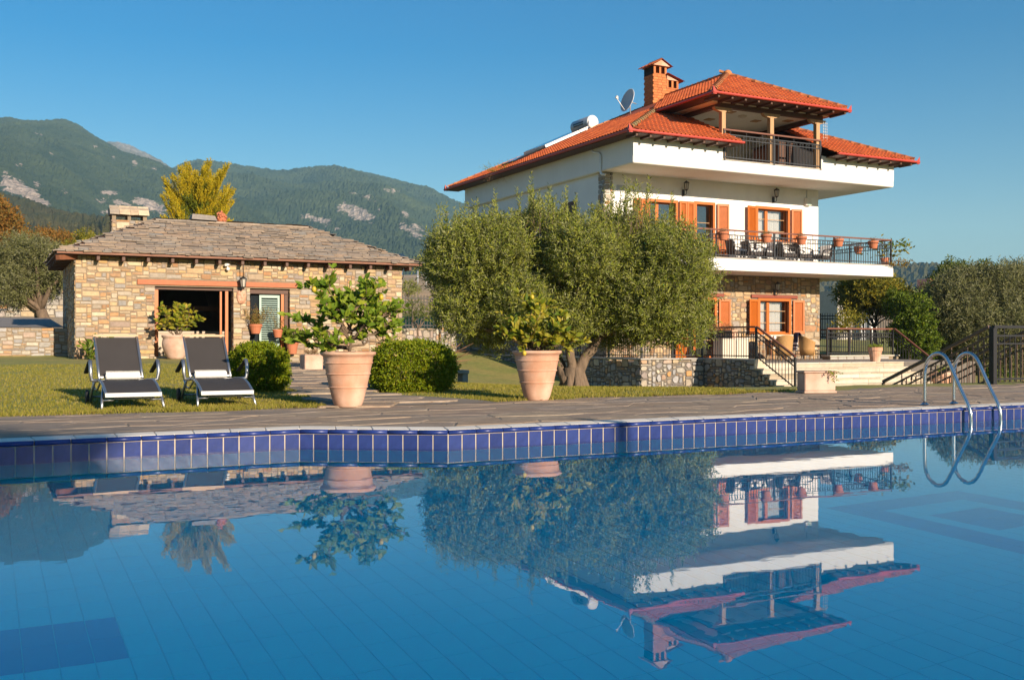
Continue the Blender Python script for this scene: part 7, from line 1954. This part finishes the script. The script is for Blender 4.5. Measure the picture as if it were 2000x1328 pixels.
# boundary wall, pillar and fence between outbuilding and villa
BW = empty('boundary_wall', (17, 41.5, 1), 'shaded low stone boundary wall with a pillar behind the olive', 'wall')
MB().box(12.6, 20.0, 41.6, 42.0, -.6, 1.52).build('wall_core', m_mortar_dk, BW); MB().box(17.85, 18.55, 41.4, 42.1, -.6, 3.05).build('pillar_core', m_mortar_dk, BW)
stone_face(BW, pack(7.4, 1.7, 81, g=.07, hs=HSB, asp=(.9, 2.2)), (12.6, 41.6, -.2), (1, 0, 0), (0, 0, 1), m_stone2, 82, 110, jit=.28)
stone_face(BW, pack(.7, 3.0, 83, g=.06, hs=HSB, asp=(.9, 2.0)), (17.85, 41.4, .05), (1, 0, 0), (0, 0, 1), m_stone2, 84, 60, jit=.28); stone_face(BW, pack(.7, 3.0, 85, g=.06), (17.85, 42.1, .05), (0, -1, 0), (0, 0, 1), m_stone2, 86, 0)
iron_fence((13.2, 41.8, 1.54), (17.8, 41.8, 1.54), 1.4, 'black iron fence panel on the wall right of the outbuilding'); iron_fence((18.6, 41.8, 1.3), (20.2, 41.8, 1.3), 1.4, 'black iron fence panel right of the stone pillar, behind the olive')
iron_fence((-14, 52.2, 3.36), (5, 52.2, 3.36), 1.2, 'dark fence on the garden wall above the upper drive', sp=.3)
# field posts
for k, (px, py) in enumerate([(816, 536), (832, 536)]):
    q = at(px, py, 90); tag(MB().tube([q - Vector((0, 0, 1.2)), q + Vector((0, 0, .3))], .07, 6).build('field_post', m_tankgrey), ('left' if k == 0 else 'right') + ' pale post of the field fence behind the olive', 'post', 'field fence posts')

# ---------------------------------------------------------------- grass blades
rr = np.random.default_rng(12); n = 210000
vv_ = 12.2 + (rr.uniform(0, 1, n) ** 1.7) * 16; uu = rr.uniform(-1.5, 1, n) + rr.uniform(0, 1, n) * 20
keep = []
zz_ = np.empty(n)
for k in range(n):
    u, v = uu[k], vv_[k]; D = u * sn + v * cs; X = u * cs - v * sn
    if abs(X / D) > .53 or v < deck_far(u) - .06: continue
    l, r2 = path_lr(v)
    if l - .03 < u < r2 + .03 and v < 32: continue
    if (u > 19.2 and v > 23) or (u > 11.3 and v > 12.9) or u > 12.2: continue
    if noise.noise((u * .8, v * .8, 4)) < -.35 and rr.uniform() < .6: continue
    zz_[k] = zg(u, v); keep.append(k)
keep = np.array(keep); P = np.stack([uu[keep], vv_[keep], zz_[keep]], 1); m_ = len(P)
D = np.stack([rr.normal(0, .5, m_), rr.normal(0, .5, m_), np.ones(m_)], 1); D = unit(D); S_ = unit(np.cross(D, rr.normal(size=(m_, 3))))
hh = rr.uniform(.018, .045, (m_, 1)) * (1 + .6 * (P[:, 1:2] < 12.75)); wd = rr.uniform(.004, .008, (m_, 1))
V = np.empty((m_, 3, 3)); V[:, 0] = P - S_ * wd; V[:, 1] = P + S_ * wd; V[:, 2] = P + D * hh + np.array([0, 0, .004])
m_grass = leaf_mat('grass_blade', [(.25, .245, .026), (.36, .30, .05), (.20, .21, .020), (.46, .35, .10), (.28, .25, .032), (.22, .22, .024)], trans=.4, rough=.6)
go = link('grass', np_mesh('grass', V.reshape(-1, 3), np.arange(m_ * 3).reshape(-1, 3)), m_grass, None); tag(go, 'short mown grass blades of the lawn', 'grass', None, 'stuff')
# fallen leaves on the paving edge
n = 130; P = np.stack([rr.uniform(0, 12, n), 12.35 + rr.normal(0, .16, n), np.full(n, .185)], 1); C = leaf_mesh('leaf', P, np.stack([rr.normal(size=n), rr.normal(size=n), np.zeros(n)], 1), np.tile([[0, 0, 1.0]], (n, 1)) + rr.normal(size=(n, 3)) * .2, .045, .022)
tag(link('fallen_leaves', C, m_dry, None), 'dry fallen leaves along the edge of the paving', 'leaves', None, 'stuff')

# ---------------------------------------------------------------- behind the camera: the tree and pole whose shade reaches the pool's far edge
tree('shade_tree', (2.2, -9.0, .15), 'broad tree on the near side of the pool, outside the picture', [((1.2, -9.0, 6.05), (1.7, 1.4, .55)), ((2.6, -9.2, 5.75), (.9, .9, .35)), ((-.6, -9.0, 6.0), (1.2, 1.2, .7))], m_olive, 61, 600, 10, .14, .05, .5, .12, shell=.2)
o = empty('parasol_pole', (7.7, -5.6, .15), 'pole of a closed parasol on the near side of the pool, outside the picture', 'parasol'); MB().tube([(7.7, -5.6, .15), (7.7, -5.6, 4.9)], .085, 10).build('pole', m_alu, o); MB().lathe([(.3, .0), (.3, .05), (.05, .08), (.05, .3)], (7.7, -5.6, .15), 16).build('base', m_capstone, o)

# ---------------------------------------------------------------- air
hz = bpy.data.materials.new('haze'); hz.use_nodes = True; N = hz.node_tree.nodes; L = hz.node_tree.links; N.remove(N['Principled BSDF'])
pv = N.new('ShaderNodeVolumePrincipled'); pv.inputs['Color'].default_value = (.38, .72, 1.0, 1); pv.inputs['Density'].default_value = .00015; pv.inputs['Anisotropy'].default_value = .0
L.new(pv.outputs[0], N['Material Output'].inputs['Volume'])
hb = MB().box(-9000, 9000, -9000, 9000, -4, 660).build('haze', hz, None, 'stuff'); hb['label'] = 'thin blue air haze in front of the mountains'
